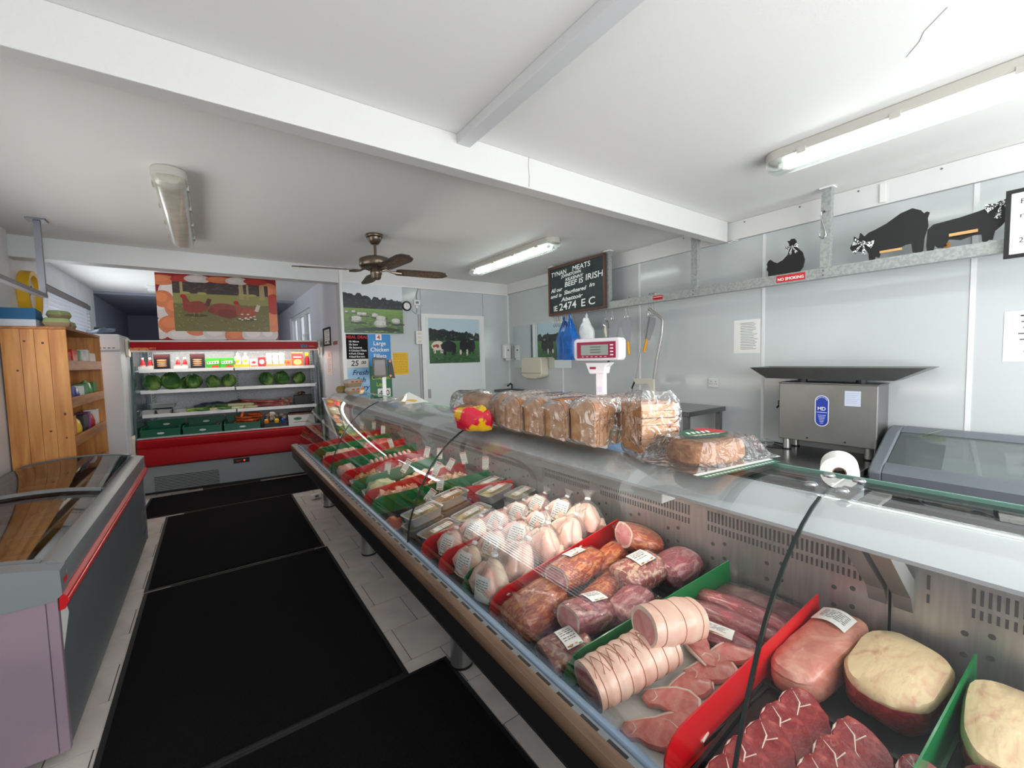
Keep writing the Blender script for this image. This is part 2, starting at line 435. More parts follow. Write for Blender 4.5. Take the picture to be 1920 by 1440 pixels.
# floor mats
matm = mat('mat_pile', S(21, 20, 21), 0.95, spec=0.12, col2=S(14, 14, 15), scale=120, bump=0.6, bscale=400)
rub = mat('mat_rubber', S(16, 16, 17), 0.6)
def floormat(label, x0, x1, y0, y1, rz=0, z=0.001):
    t = thing('floor_mat', label, 'mat', ((x0+x1)/2, (y0+y1)/2, z), rz, 'black floor mats along the shop')
    w, h = (x1-x0)/2, (y1-y0)/2
    B(-w, w, -h, h, 0, 0.004).build('rubber_edge', rub, t, bevel=0.003)
    B(-w+0.022, w-0.022, -h+0.022, h-0.022, 0.004, 0.009).build('pile', matm, t, bevel=0.002)
    return t
floormat('black mat nearest the camera, slid against the near counter leg', -0.9, 0.893, 0.1, 1.872, R(0.4))
floormat('long black mat in the middle of the aisle between freezer and counter', -0.444, 0.692, 1.876, 3.63)
floormat('black mat beyond the pale seam, next to the far half of the freezer', -0.447, 0.68, 3.645, 5.36)
floormat('dark mat lying crosswise at the foot of the red fridge', -0.66, 1.0, 5.385, 6.22, R(-2))
# ------------------------------------------------------------------ serve-over counter
PROF = [(0.708, 0.632), (0.714, 0.68), (0.722, 0.73), (0.737, 0.775), (0.752, 0.815), (0.782, 0.88), (0.812, 0.937), (0.845, 0.988),
        (0.882, 1.032), (0.92, 1.069), (0.962, 1.102), (1.01, 1.133), (1.06, 1.157), (1.105, 1.172), (1.15, 1.181), (1.22, 1.185), (1.272, 1.187)]
Y0C, Y1C = -0.9, 4.9
def deckz(x): return 0.55+(x-0.78)*0.15
ct = thing('display_counter', 'long curved-glass refrigerated meat counter with brown bumper rail on steel legs', 'counter', (0, 0, 0))
wood = mat('bumper_brown', S(112, 88, 68), 0.4, col2=S(92, 70, 54), scale=5, stretch=(8, 0.6, 8))
G().prism([(0.641, 0.602), (0.635, 0.612), (0.635, 0.634), (0.64, 0.645), (0.652, 0.65), (0.668, 0.648), (0.668, 0.602)], 'y', Y0C, Y1C).build('bumper', wood, ct, smooth=True)
G().prism([(0.652, 0.505), (0.643, 0.52), (0.640, 0.6015), (0.70, 0.6015), (0.70, 0.505)], 'y', Y0C, Y1C).build('kick_band', mat('band_black', S(30, 29, 30), 0.35), ct)
B(0.6685, 0.692, Y0C, Y1C, 0.60, 0.638).build('slot_rail', mat('slot_rail_grey', S(128, 134, 138), 0.4, 0.4), ct)
g = G()
y = Y0C+0.1
while y < 4.8:
    g.box(0.676, 0.685, y, y+0.055, 0.632, 0.6385); y += 0.085
o = g.build('slots', black, ct); o['kind'] = 'stuff'
G().prism([(0.6925, 0.60), (0.6925, 0.634), (0.70, 0.643), (0.716, 0.641), (0.722, 0.60)], 'y', Y0C, Y1C).build('glass_channel', mat('channel_blue_grey', S(132, 152, 172), 0.3, 0.35), ct, smooth=True)
B(0.7225, 0.745, Y0C, Y1C, 0.52, 0.60).build('inner_lip', black, ct)
G().prism([(0.745, 0.535), (1.5, 0.535+0.113), (1.5, 0.52), (0.745, 0.49)], 'y', Y0C, Y1C).build('deck', mat('deck_dark', S(44, 46, 48), 0.4, 0.3), ct)
G().prism([(0.70, 0.425), (0.70, 0.51), (1.70, 0.53), (1.70, 0.425)], 'y', Y0C, Y1C).build('tub_base', mat('tub_dark', S(40, 40, 42), 0.6), ct)
# rear inner wall in sections, each with punched slots
slotm = mat('slot_dark', S(62, 62, 62), 0.7)
secs = [(-0.9, 0.315), (0.322, 1.875), (1.882, 3.44), (3.447, 4.88)]
for a, b in secs:
    p = B(1.5, 1.53, a, b, 0.62, 0.925).build('rear_panel', steel, ct)
    g = G(); n = int((b-a-0.12)/0.0135)
    for k in range(n):
        y = a+0.06+k*0.0135
        if (k % 40) > 34: continue
        g.box(1.4985, 1.501, y, y+0.006, 0.868, 0.907)
        g.box(1.4985, 1.501, y, y+0.0055, 0.832, 0.855)
    o = g.build('vent_slots', slotm, p); o['kind'] = 'stuff'
    g = G(); y = a+0.08
    while y < b-0.05:
        for dz, dy in ((0.80, 0), (0.785, 0.045), (0.745, 0), (0.73, 0.045)):
            g.tube((1.4985, y+dy, dz), (1.5005, y+dy, dz), 0.007, n=8)
        y += 0.19
    o = g.build('key_holes', slotm, p); o['kind'] = 'stuff'
    B(1.485, 1.53, a, b, 0.9255, 0.945).build('panel_cap', steel, p)
B(1.53, 1.74, Y0C, Y1C, 0.88, 0.905).build('rear_worktop', steel, ct)
B(1.66, 1.70, Y0C, Y1C, 0.53, 0.88).build('rear_cladding', grey_pl, ct)
# curved front glass, four panes, dark edge seals
glass = clear('curved_glass', tint=(0.985, 0.995, 0.99, 1), refl=(0.010, 0.42), rough=0.01)
gedge = mat('glass_edge', S(24, 34, 33), 0.3)
joints = [(-0.9, 0.355), (0.365, 1.878), (1.888, 3.44), (3.45, 4.885)]
def shell(prof, t):
    ou = []
    for i, p in enumerate(prof):
        a = Vector(prof[max(i-1, 0)]); b = Vector(prof[min(i+1, len(prof)-1)]); d = (b-a).normalized()
        ou.append((p[0]+d.y*t, p[1]-d.x*t))
    return prof+ou[::-1]
for a, b in joints:
    G().prism(shell(PROF, 0.006), 'y', a, b).build('glass_pane', glass, ct, smooth=True)
for a in (0.36, 1.883, 3.445):
    G().prism(shell(PROF[:14], 0.0068), 'y', a-0.0032, a+0.0032).build('edge_seal', gedge, ct, smooth=True)
B(1.2725, 1.2765, Y0C, Y1C-0.015, 1.180, 1.1895).build('rear_glass_edge', mat('glass_green_edge', S(120, 165, 150), 0.2), ct)
# white canopy profile under the glass nose, with its lamp
can = mat('canopy_white', S(232, 236, 238), 0.35)
G().prism([(1.035, 1.108), (1.05, 1.125), (1.09, 1.150), (1.135, 1.164), (1.15, 1.164), (1.15, 1.15), (1.10, 1.135), (1.06, 1.112), (1.04, 1.098)], 'y', Y0C, Y1C-0.03).build('canopy_profile', can, ct, smooth=True)
B(1.055, 1.125, 0.735, 4.6, 1.062, 1.098).build('lamp_housing', mat('lamp_housing', S(206, 204, 198), 0.35), ct, bevel=0.004)
for a, b in ((0.80, 2.2), (2.35, 4.4)):
    G().tube((1.137, a, 1.076), (1.137, b, 1.076), 0.009, n=10).build('lamp_tube', mat('lamp_glow_warm', (1.0, 0.93, 0.85, 1), 0.4, emit=26), ct, smooth=True)
brk = mat('bracket_steel', S(150, 148, 146), 0.4, 0.6)
for yb_ in (0.29, 0.345, 1.85, 1.90, 3.41, 3.47):
    G().prism([(1.10, 1.15), (1.14, 1.15), (1.53, 0.86), (1.53, 0.79), (1.497, 0.79), (1.47, 0.84)], 'y', yb_-0.02, yb_+0.02).build('bracket', brk, ct)
    B(1.14, 1.27, yb_-0.018, yb_+0.018, 1.155, 1.163).build('bracket_arm', brk, ct)
for y in (0.386, 0.326, 1.855, 1.915, 3.415, 3.475):
    for x in (1.13, 1.243):
        G().lathe([(0.0, 1.186), (0.013, 1.186), (0.014, 1.189), (0.011, 1.193), (0.0, 1.194)], 16, (x, y)).build('screw_cap', chrome, ct, smooth=True)
for y in (0.27, 1.79, 3.29, 4.66):
    l = G().tube((0.93, y, 0.012), (0.93, y, 0.43), 0.054, n=24).build('leg', steel, ct, smooth=True)
    G().tube((0.93, y, 0.0), (0.93, y, 0.012), 0.056, n=24).build('foot_ring', black, l)
# far end: curved end panel
ep = [(0.648, 0.515), (0.64, 0.65), (0.70, 0.65)]+[(p[0]+0.004, p[1]-0.004) for p in PROF[:1]]+[(1.74, 0.632), (1.74, 0.43), (0.7, 0.43)]
G().prism(ep, 'y', 4.9, 4.935).build('end_panel', mat('end_panel_grey', S(150, 152, 158), 0.4), ct)
G().prism([(p[0]+0.008, p[1]-0.004) for p in PROF]+[(1.272, 0.95), (1.5, 0.92), (1.5, 0.63)], 'y', 4.889, 4.896).build('end_glass', glass, ct)

st = Art(); random.seed(2)
st.p(S(236, 236, 230), [(0.955, 1.125), (1.125, 1.10), (1.205, 0.74), (1.10, 0.625)])
st.p(S(70, 74, 60), [(0.975, 1.112), (1.11, 1.09), (1.182, 0.752), (1.104, 0.655)])
for k in range(9):
    f = k/9; x = 0.99+0.115*f; y = 1.09-0.40*f
    st.e([S(236, 190, 40), S(226, 60, 40), S(240, 236, 220), S(120, 170, 60)][k % 4], x+0.05, y-0.01, 0.035, 0.018, 10, -0.3, 0.3)
st.build(ct, 'end_sticker', (0, 4.886, 0), (R(90), 0, 0))
# ------------------------------------------------------------------ red multideck fridge
mf = thing('multideck_fridge', 'open red multideck fridge with lit shelves of packets and vegetables', 'fridge', (-0.735, 6.394, 0), R(-6.413))
FW = 1.93
redp = mat('fridge_red', S(172, 12, 22), 0.45, spec=0.25)
gr_body = mat('fridge_grey', S(156, 161, 162), 0.4)
sh_m = mat('shelf_white', S(218, 220, 220), 0.35)
B(0, FW, 0.03, 0.8, 0.03, 0.335).build('base', gr_body, mf)
B(0.02, FW-0.02, 0.05, 0.75, 0.0, 0.03).build('plinth', black, mf)
G().prism([(-0.005, 0.335), (-0.035, 0.36), (-0.04, 0.54), (-0.03, 0.555), (-0.04, 0.57), (-0.035, 0.645), (0.0, 0.66), (0.035, 0.66), (0.035, 0.335)], 'x', 0, FW).build('bumper_panel', redp, mf, smooth=True)
B(0, FW, -0.012, 0.05, 0.661, 0.678).build('lip', mat('lip_silver', S(190, 192, 192), 0.3, 0.4), mf, bevel=0.004)
B(0.02, FW-0.02, 0.05, 0.70, 0.60, 0.645).build('tub_floor', sh_m, mf)
mesh_m = mat('back_mesh', S(188, 188, 190), 0.5, col2=S(172, 172, 175), scale=90, lo=.48, hi=.52, detail=0)
for k in range(2):
    B(0.02+k*0.946, 0.962+k*0.946, 0.63, 0.65, 0.6, 1.70).build('back_panel', mesh_m, mf)
    for z, n in ((0.905, 0), (1.19, 0), (1.44, 0)):
        s_ = B(0.03+k*0.94, 0.955+k*0.94, 0.16, 0.62, z, z+0.02).build('shelf', sh_m, mf)
        G().prism([(0.145, z-0.008), (0.15, z+0.032), (0.16, z+0.032), (0.16, z-0.008)], 'x', 0.03+k*0.94, 0.955+k*0.94).build('price_rail', sh_m, s_)
for u in (0.03, 0.945, 1.87):
    B(u, u+0.03, 0.61, 0.632, 0.6, 1.70).build('upright', steel_dk, mf)
    g = G()
    for k in range(30): g.box(u+0.01, u+0.02, 0.608, 0.611, 0.64+k*0.035, 0.655+k*0.035)
    o = g.build('upright_slots', black, mf); o['kind'] = 'stuff'
side = [(0.0, 0.66), (0.1, 1.66), (0.66, 1.70), (0.8, 1.70), (0.8, 0.33), (0.0, 0.33)]
fglass = clear('fridge_end_glass', tint=(0.9, 0.95, 0.93, 1), refl=(0.05, 0.5))
for u in (-0.012, FW):
    G().prism([(0.0, 0.68), (0.09, 1.68), (0.62, 1.68), (0.62, 0.68)], 'x', u, u+0.012).build('end_glass', fglass, mf)
    G().prism([(0.62, 0.03), (0.62, 1.79), (0.8, 1.79), (0.8, 0.03)], 'x', u, u+0.012).build('end_panel', gr_body, mf)
    G().prism([(-0.004, 0.66), (0.085, 1.68), (0.105, 1.68), (0.02, 0.66)], 'x', u-0.002, u+0.014).build('end_edge', mat('end_edge_green', S(58, 84, 80), 0.3), mf)
    B(u, u+0.012, 0.03, 0.62, 0.03, 0.66).build('lower_end', gr_body, mf)
    s_ = -1 if u < 0 else 1
    e0, e1 = (u-0.028, u) if s_ < 0 else (u+0.012, u+0.04)
    G().prism([(0.005, 1.64), (-0.01, 1.70), (-0.01, 1.80), (0.02, 1.825), (0.09, 1.825), (0.09, 1.62), (0.03, 1.615)], 'x', e0, e1).build('end_cap', cream_pl, mf, bevel=0.006)
    G().prism([(-0.045, 0.50), (-0.05, 0.69), (0.0, 0.72), (0.06, 0.72), (0.06, 0.40), (0.0, 0.40)], 'x', e0, e1).build('end_cap', cream_pl, mf, bevel=0.006)
B(0, FW, 0.02, 0.8, 1.705, 1.80).build('canopy', mat('canopy_grey', S(200, 200, 198), 0.4), mf)
B(0, FW, 0.0, 0.0195, 1.69, 1.787).build('canopy_front', redp, mf, bevel=0.004)
B(0, FW, -0.004, 0.025, 1.787, 1.806).build('canopy_trim', mat('trim_cream', S(226, 222, 214), 0.4), mf)
B(0, FW, -0.004, 0.025, 1.672, 1.69).build('canopy_trim', mat('trim_cream', S(226, 222, 214), 0.4), mf)
for a, b in ((0.1, 0.95), (1.0, 1.85)):
    G().tube((a, 0.12, 1.686), (b, 0.12, 1.686), 0.011, n=10).build('lamp_tube', mat('lamp_glow_fridge', (1.0, 0.95, 0.88, 1), 0.4, emit=30), mf, smooth=True)
g = B(0.12, 0.745, 0.022, 0.0305, 0.035, 0.205).build('grille_back', black, mf)
for k in range(9):
    B(0.12, 0.745, 0.012, 0.026, 0.042+k*0.0185, 0.052+k*0.0185).build('grille_slat', gr_body, mf)
d = B(0.905, 1.075, 0.014, 0.0305, 0.262, 0.318).build('control_panel', black, mf)
G().tube((1.02, 0.008, 0.29), (1.02, 0.0142, 0.29), 0.008, n=10).build('indicator', mat('led_red', S(255, 40, 30), 0.4, emit=4), d)
B(0.93, 0.985, 0.0125, 0.0142, 0.285, 0.296).build('readout', ink_r, d)
B(0.0, 0.23, -0.0065, 0.0, 1.69, 1.722).build('price_strip', mat('price_orange', S(240, 150, 90), 0.4, col2=S(200, 50, 40), scale=22, lo=.5, hi=.55), mf)
B(1.73, 1.81, -0.002, 0.0, 1.71, 1.75).build('badge', mat('badge_blue', S(60, 80, 140), 0.4, col2=S(30, 40, 80), scale=40), mf)
a = Art(); a.r(S(225, 120, 120), 0, 0, .075, .004); a.r(S(225, 120, 120), 0, .008, .06, .011); a.build(mf, 'badge_print', (1.825, -0.0008, 1.722), (R(90), 0, 0))
# loose wires and a cup lying on the canopy
c = thing('paper_cup', 'small clear plastic cup lying on top of the fridge', 'cup', (1.08, 6.33, 1.808))
G().lathe([(0.03, 0.0), (0.038, 0.075), (0.04, 0.078), (0.037, 0.078), (0.029, 0.004)], 18).build('cup_wall', film, c, smooth=True)
G().lathe([(0.041, 0.074), (0.043, 0.078), (0.043, 0.081), (0.041, 0.084)], 18).build('rim', film, c, smooth=True)
# ------------------------------------------------------------------ white upright freezer beside it
wf_ = thing('upright_freezer', 'tall white upright freezer between the pine cabinet and the red fridge', 'freezer', (-1.02, 6.10, 0))
wfm = mat('appliance_white', S(222, 226, 230), 0.3)
B(-0.243, 0.243, 0.06, 0.62, 0.02, 1.855).build('body', wfm, wf_, bevel=0.01)
B(-0.243, 0.243, 0.0, 0.055, 0.06, 1.67).build('door', wfm, wf_, bevel=0.012)
cp = B(-0.243, 0.243, 0.0, 0.055, 1.685, 1.855).build('control_strip', wfm, wf_, bevel=0.012)
for k in range(5): B(0.04+k*0.035, 0.06+k*0.035, -0.003, 0.001, 1.705, 1.716).build('button', grey_pl, cp)
B(-0.22, -0.2, -0.03, 0.0, 0.9, 1.3).build('handle', wfm, wf_, bevel=0.005)
for lx in (-0.2, 0.2): G().tube((lx, 0.3, 0), (lx, 0.3, 0.03), 0.02, n=10).build('foot', black, wf_)
pb = thing('plastic_bag', 'crumpled dark bag on top of the white upright freezer', 'bag', (-0.95, 6.32, 1.872))
lumpy(G().loft([ring(x, 0, 0.03+0.015*math.sin(x*20), 0.06-abs(x)*.3, 0.022-abs(x)*.08, 14) for x in [-0.12+0.024*k for k in range(11)]]), 14, 0.02, 3).build('bag_skin', mat('bag_grey_blue', S(92, 100, 116), 0.4), pb, smooth=True)
g = lumpy(G().loft([ring(x, 0.01, 0.06, 0.03, 0.012, 10) for x in [-0.05, -0.02, 0.02, 0.05]]), 20, 0.01, 5); g.build('bag_knot', black, pb, smooth=True)
# ------------------------------------------------------------------ pine cabinet
pc = thing('pine_cabinet', 'tall orange pine shelf cabinet with grocery packets behind the chest freezer', 'cabinet', (-1.07, 5.285, 0))
PV = pinemat('pine_vertical', 2, S(224, 160, 92), S(190, 122, 62), S(212, 146, 80))
PH = pinemat('pine_horizontal', 1, S(196, 134, 74), S(150, 92, 46), S(178, 116, 60))
knot = mat('pine_knot', S(96, 52, 26), 0.5)
xs = [-0.17, -0.072, 0.0, 0.075, 0.17]
for a, b in zip(xs, xs[1:]):
    p = B(a+0.0008, b-0.0008, -0.615, -0.597, 0, 1.805).build('plank', PV, pc, bevel=0.0015)
    for _ in range(random.choice((1, 2, 2))):
        zz = random.uniform(0.95, 1.75); cx = random.uniform(a+.02, b-.02)
        G().prism(ell(cx, zz, random.uniform(.005, .009), random.uniform(.007, .013), 10), 'y', -0.6158, -0.6145).build('knot', knot, p)
for a, b in zip(xs, xs[1:]):
    B(a+0.0008, b-0.0008, 0.597, 0.615, 0, 1.805).build('plank', PV, pc)
B(-0.17, 0.172, -0.615, 0.615, 1.806, 1.826).build('top_board', PH, pc, bevel=0.002)
for k in range(7):
    B(-0.17, -0.158, -0.595+k*0.1703, -0.4255+k*0.1703, 0.05, 1.80).build('back_board', PV, pc)
for z in (1.492, 1.198, 0.888, 0.58, 0.06):
    B(-0.157, 0.15, -0.596, 0.596, z, z+0.018).build('shelf', PH, pc)
    B(0.151, 0.169, -0.596, 0.596, z-0.005, z+0.075).build('shelf_lip', PH, pc, bevel=0.002)
# ------------------------------------------------------------------ chest freezer on the left
cf = thing('chest_freezer', 'long grey chest freezer with sliding curved glass lids and red bumper strip', 'freezer', (-0.87, 3.445, 0))
fz = mat('freezer_grey', S(104, 108, 112), 0.42, bump=0.03, bscale=30)
fz_end = mat('freezer_end_panel', S(148, 129, 139), 0.4, col2=S(140, 122, 134), scale=3)
fz_rim = mat('freezer_rim', S(128, 132, 134), 0.35)
L2 = 1.215
B(-0.36, 0.355, -L2+0.03, L2-0.03, 0.06, 0.60).build('body', fz, cf)
for s_ in (-1, 1):
    y0, y1 = (-L2, -L2+0.03) if s_ < 0 else (L2-0.03, L2)
    B(-0.36, 0.325, y0, y1, 0.05, 0.70).build('end_panel', fz_end, cf, bevel=0.004)
    B(0.326, 0.357, y0, y1, 0.05, 0.70).build('corner_strip', fz_end, cf, bevel=0.004)
def arch(x, lift=0): return 0.752+0.052*(1-(abs(x)/0.37)**2.2)+lift
axs = [-0.37+0.74*k/16 for k in range(17)]
for y0, y1 in ((-L2-0.005, -L2+0.075), (L2-0.075, L2+0.005)):
    G().prism([(x, arch(x)) for x in axs]+[(0.372, 0.66), (0.35, 0.64), (-0.37, 0.64)], 'y', y0, y1).build('end_rim', fz_rim, cf, smooth=True)
for sx in (-1, 1):
    G().prism([(sx*0.29, 0.64), (sx*0.29, 0.765), (sx*0.33, 0.772), (sx*0.365, 0.752), (sx*0.372, 0.72), (sx*0.362, 0.60)], 'y', -L2+0.076, L2-0.076).build('side_rim', fz_rim, cf, smooth=True)
G().prism([(0.36, 0.598), (0.376, 0.602), (0.385, 0.625), (0.383, 0.65), (0.37, 0.662), (0.362, 0.662)], 'y', -L2, L2).build('bumper_strip', red_pl, cf, smooth=True)
G().prism([(0.384, 0.626), (0.388, 0.63), (0.387, 0.64), (0.383, 0.643)], 'y', -L2, L2).build('bumper_bead', mat('red_bead', S(222, 60, 60), 0.25), cf)
lidg = clear('freezer_lid_glass', tint=(0.95, 0.97, 0.96, 1), refl=(0.10, 0.85), rough=0.01)
lidf = mat('lid_frame', S(122, 126, 128), 0.35)
def lid(y0, y1, lift):
    xs_ = [-0.30+0.6*k/14 for k in range(15)]
    up = [(x, arch(x, lift)) for x in xs_]; dn = [(x, arch(x, lift-0.006)) for x in xs_][::-1]
    l = G().prism(up+dn, 'y', y0, y1).build('glass_lid', lidg, cf, smooth=True)
    for a, b in ((y0-0.014, y0+0.014), (y1-0.014, y1+0.014)):
        up2 = [(x, arch(x, lift+0.005)) for x in xs_]; dn2 = [(x, arch(x, lift-0.010)) for x in xs_][::-1]
        G().prism(up2+dn2, 'y', a, b).build('lid_frame', lidf, l, smooth=True)
    return l
lid(-L2+0.10, 0.06, -0.004); lid(-0.03, L2-0.10, 0.018)
tubm = mat('freezer_liner', S(206, 208, 208), 0.4)
t_ = G(); t_.box(-0.29, 0.29, -L2+0.08, L2-0.08, 0.605, 0.612); t_.box(-0.295, -0.289, -L2+0.08, L2-0.08, 0.612, 0.75); t_.box(0.287, 0.292, -L2+0.08, L2-0.08, 0.612, 0.75)
t_.build('liner', tubm, cf)
g = G()
for k in range(24):
    y = -L2+0.14+k*0.098
    g.path([(-0.27, y, 0.735), (-0.262, y, 0.62), (0.262, y, 0.62), (0.27, y, 0.735)], 0.002, 5)
g.path([(-0.27, -L2+0.12, 0.735), (-0.27, L2-0.12, 0.735)], 0.003, 6); g.path([(0.27, -L2+0.12, 0.735), (0.27, L2-0.12, 0.735)], 0.003, 6)
o = g.build('wire_baskets', chrome, cf); o['kind'] = 'stuff'
B(0.3555, 0.358, 0.93, 1.16, 0.16, 0.34).build('vent_frame', mat('vent_grey', S(84, 88, 92), 0.5), cf)
for k in range(8): B(0.3565, 0.361, 0.95, 1.14, 0.18+k*0.019, 0.188+k*0.019).build('vent_slat', fz, cf)
G().prism([(-1.205, 0.585), (-1.12, 0.598), (-1.09, 0.535), (-1.20, 0.42)], 'x', 0.3555, 0.3567).build('torn_label', paper, cf)
B(0.3725, 0.3735, -1.19, -1.15, 0.69, 0.71).build('maker_plate', ink_r, cf)
for y in (-1.05, 1.05):
    for x in (-0.25, 0.3): G().tube((x, y, 0), (x, y, 0.06), 0.025, n=10).build('castor', black, cf)
# ------------------------------------------------------------------ steel tables, mincer, glass-top freezer behind the counter
def table(label, x0, x1, y0, y1, z, t=0.04):
    o = thing('steel_table', label, 'table', ((x0+x1)/2, (y0+y1)/2, 0))
    w, h = (x1-x0)/2, (y1-y0)/2
    B(-w, w, -h, h, z-t, z).build('table_top', mat('table_steel', S(132, 132, 132), 0.22, 0.9), o, bevel=0.004)
    B(-w+0.05, w-0.05, -h+0.05, h-0.05, 0.2, 0.22).build('undershelf', steel_dk, o)
    for sx in (-1, 1):
        for sy in (-1, 1):
            B(sx*(w-0.04)-0.02, sx*(w-0.04)+0.02, sy*(h-0.04)-0.02, sy*(h-0.04)+0.02, 0, z-t).build('leg', steel_dk, o)
    return o
table('low steel work table carrying the mincer', 2.62, 3.63, 0.80, 1.86, 0.785)
table('taller dark steel table end showing behind the bread', 3.05, 3.62, 1.885, 3.0, 1.04)
mn = thing('meat_mincer', 'square steel meat mincer with wide hopper tray and blue badge', 'mincer', (3.52, 1.095, 0.787))
bz = 0.075
B(-0.11, 0.115, -0.285, 0.285, bz, 0.485).build('housing', mat('mincer_steel', S(146, 146, 144), 0.36, 0.8, col2=S(138, 138, 136), scale=4), mn, bevel=0.006)
B(-0.112, 0.117, -0.287, 0.287, 0.485, 0.492).build('lid_plate', steel_dk, mn)
tr = G(); bot = [(-0.12, -0.36), (0.10, -0.36), (0.10, 0.37), (-0.12, 0.37)]; top = [(-0.19, -0.52), (0.125, -0.52), (0.125, 0.46), (-0.19, 0.46)]
r4 = lambda q, z, k=0: [(x+(k if x < 0 else -k), y+(k if y < 0 else -k), z) for x, y in q]
tr.loft([r4(bot, 0.518), r4(top, 0.60), r4(top, 0.60, 0.006), r4(bot, 0.524, 0.006)])
tr.build('hopper_tray', MATS['mincer_steel'], mn)
for y in (-0.18, 0.16): G().tube((-0.04, y, 0.49), (-0.04, y, 0.52), 0.03, n=14).build('tray_neck', black, mn)
for x in (-0.08, 0.07):
    for y in (-0.24, 0.24):
        l = G().tube((x, y, 0.006), (x, y, bz), 0.024, n=16).build('leg', steel, mn, smooth=True)
        G().tube((x, y, 0), (x, y, 0.006), 0.03, n=16).build('foot_pad', black, l)
k_ = G().tube((-0.02, 0.285, 0.31), (-0.02, 0.315, 0.31), 0.008, n=8).build('knob_shaft', black, mn)
for a in (90, 210, 330):
    G().tube((-0.02, 0.318, 0.31), (-0.02+0.035*math.cos(R(a)), 0.322, 0.31+0.035*math.sin(R(a))), 0.007, n=8).build('knob_wing', black, mn)
for y in (-0.12, 0.1): G().tube((-0.1135, y, 0.10), (-0.1095, y, 0.10), 0.006, n=8).build('bolt', black, mn)
def stadium(w, h, n=10):
    r = w/2; o = []
    for k in range(n+1): a = PI*k/n; o.append((r*math.cos(a), h/2-r+r*math.sin(a)))
    for k in range(n+1): a = PI+PI*k/n; o.append((r*math.cos(a), -h/2+r+r*math.sin(a)))
    return o
a = Art(); a.p(S(240, 242, 244), stadium(0.082, 0.215)); a.p(S(30, 60, 165), stadium(0.072, 0.205))
a.r(S(240, 242, 250), -0.03, -0.012, 0.03, -0.0085)
for k in range(6): w = 0.024-0.003*k; a.r(S(200, 210, 240), -w, -0.032-k*0.011, w, -0.028-k*0.011)
for k in range(9):
    an = R(20+k*17.5); a.e(S(225, 230, 245), 0.03*math.cos(an), 0.066+0.028*math.sin(an), 0.0035, 0.003, 6)
bd = a.build(mn, 'badge', (-0.1105, 0.015, 0.30), WALLR)
text('MD', 0.034, ink_w, bd, (-0.026, 0.004, 0.0012), sx=0.95, bold=0.0006)
a = Art(); a.r(S(206, 214, 232), -0.043, -0.05, 0.043, 0.05)
for k in range(6): a.r(S(180, 188, 210), -0.034, 0.034-k*0.013, 0.034-0.008*(k % 3), 0.037-k*0.013)
a.build(mn, 'notice_sticker', (-0.1105, -0.155, 0.395), WALLR)
G().path([(0.0, 0.30, 0.01), (0.05, 0.38, 0.006), (-0.02, 0.44, 0.006), (-0.10, 0.36, 0.006), (-0.06, 0.22, 0.006)], 0.006, 6).build('power_cable', black, mn)
# glass-top freezer at the right edge
gf = thing('display_freezer', 'grey chest freezer with sloping glass lid against the right wall', 'freezer', (3.36, 0.08, 0))
gfm = mat('display_freezer_grey', S(104, 110, 116), 0.38)
prof = [(-0.24, 0.72), (-0.25, 0.79), (-0.20, 0.83), (0.10, 0.985), (0.20, 1.005), (0.27, 1.005), (0.27, 0.72)]
for y0, y1 in ((-0.72, -0.66), (0.635, 0.70)):
    G().prism(prof, 'y', y0, y1).build('end_frame', gfm, gf, bevel=0.01, smooth=True)
B(-0.22, 0.26, -0.71, 0.69, 0.05, 0.72).build('body', mat('freezer_body_black', S(26, 27, 30), 0.5), gf)
G().prism([(-0.24, 0.721), (-0.25, 0.79), (-0.20, 0.83), (-0.17, 0.838), (-0.17, 0.80), (-0.20, 0.721)], 'y', -0.659, 0.634).build('front_frame', gfm, gf, smooth=True)
G().prism([(0.12, 0.985), (0.20, 1.006), (0.27, 1.005), (0.27, 0.93), (0.14, 0.95)], 'y', -0.659, 0.634).build('rear_frame', gfm, gf, smooth=True)
gl2 = clear('sloped_lid_glass', tint=(0.86, 0.92, 0.90, 1), refl=(0.10, 0.8), haze=0.12, hcol=(0.75, 0.85, 0.83, 1))
for a_, b_, dz in ((-0.65, 0.0, 0.004), (-0.02, 0.63, 0.0)):
    l = G().prism([(-0.175, 0.835+dz), (0.13, 0.985+dz), (0.13, 0.980+dz), (-0.175, 0.830+dz)], 'y', a_, b_).build('glass_lid', gl2, gf)
B(-0.20, 0.25, -0.64, 0.62, 0.722, 0.75).build('liner', mat('liner_pale', S(196, 210, 208), 0.4), gf)
for k in range(3): B(-0.15+k*0.12, -0.06+k*0.12, -0.3, 0.55, 0.751, 0.79+0.03*k).build('frozen_box', mat('frost_box', S(200, 212, 212), 0.5), gf)
a = Art(); a.p(S(210, 225, 140), ell(0, 0, 0.07, 0.02, 14, 0, 0.2)); a.build(gf, 'yellow_sticker', (0.12, 0.5, 0.992), (0, R(-26), R(-90)))
for y in (-0.6, 0.6):
    for x in (-0.18, 0.2): G().tube((x, y, 0), (x, y, 0.05), 0.025, n=10).build('castor', black, gf)
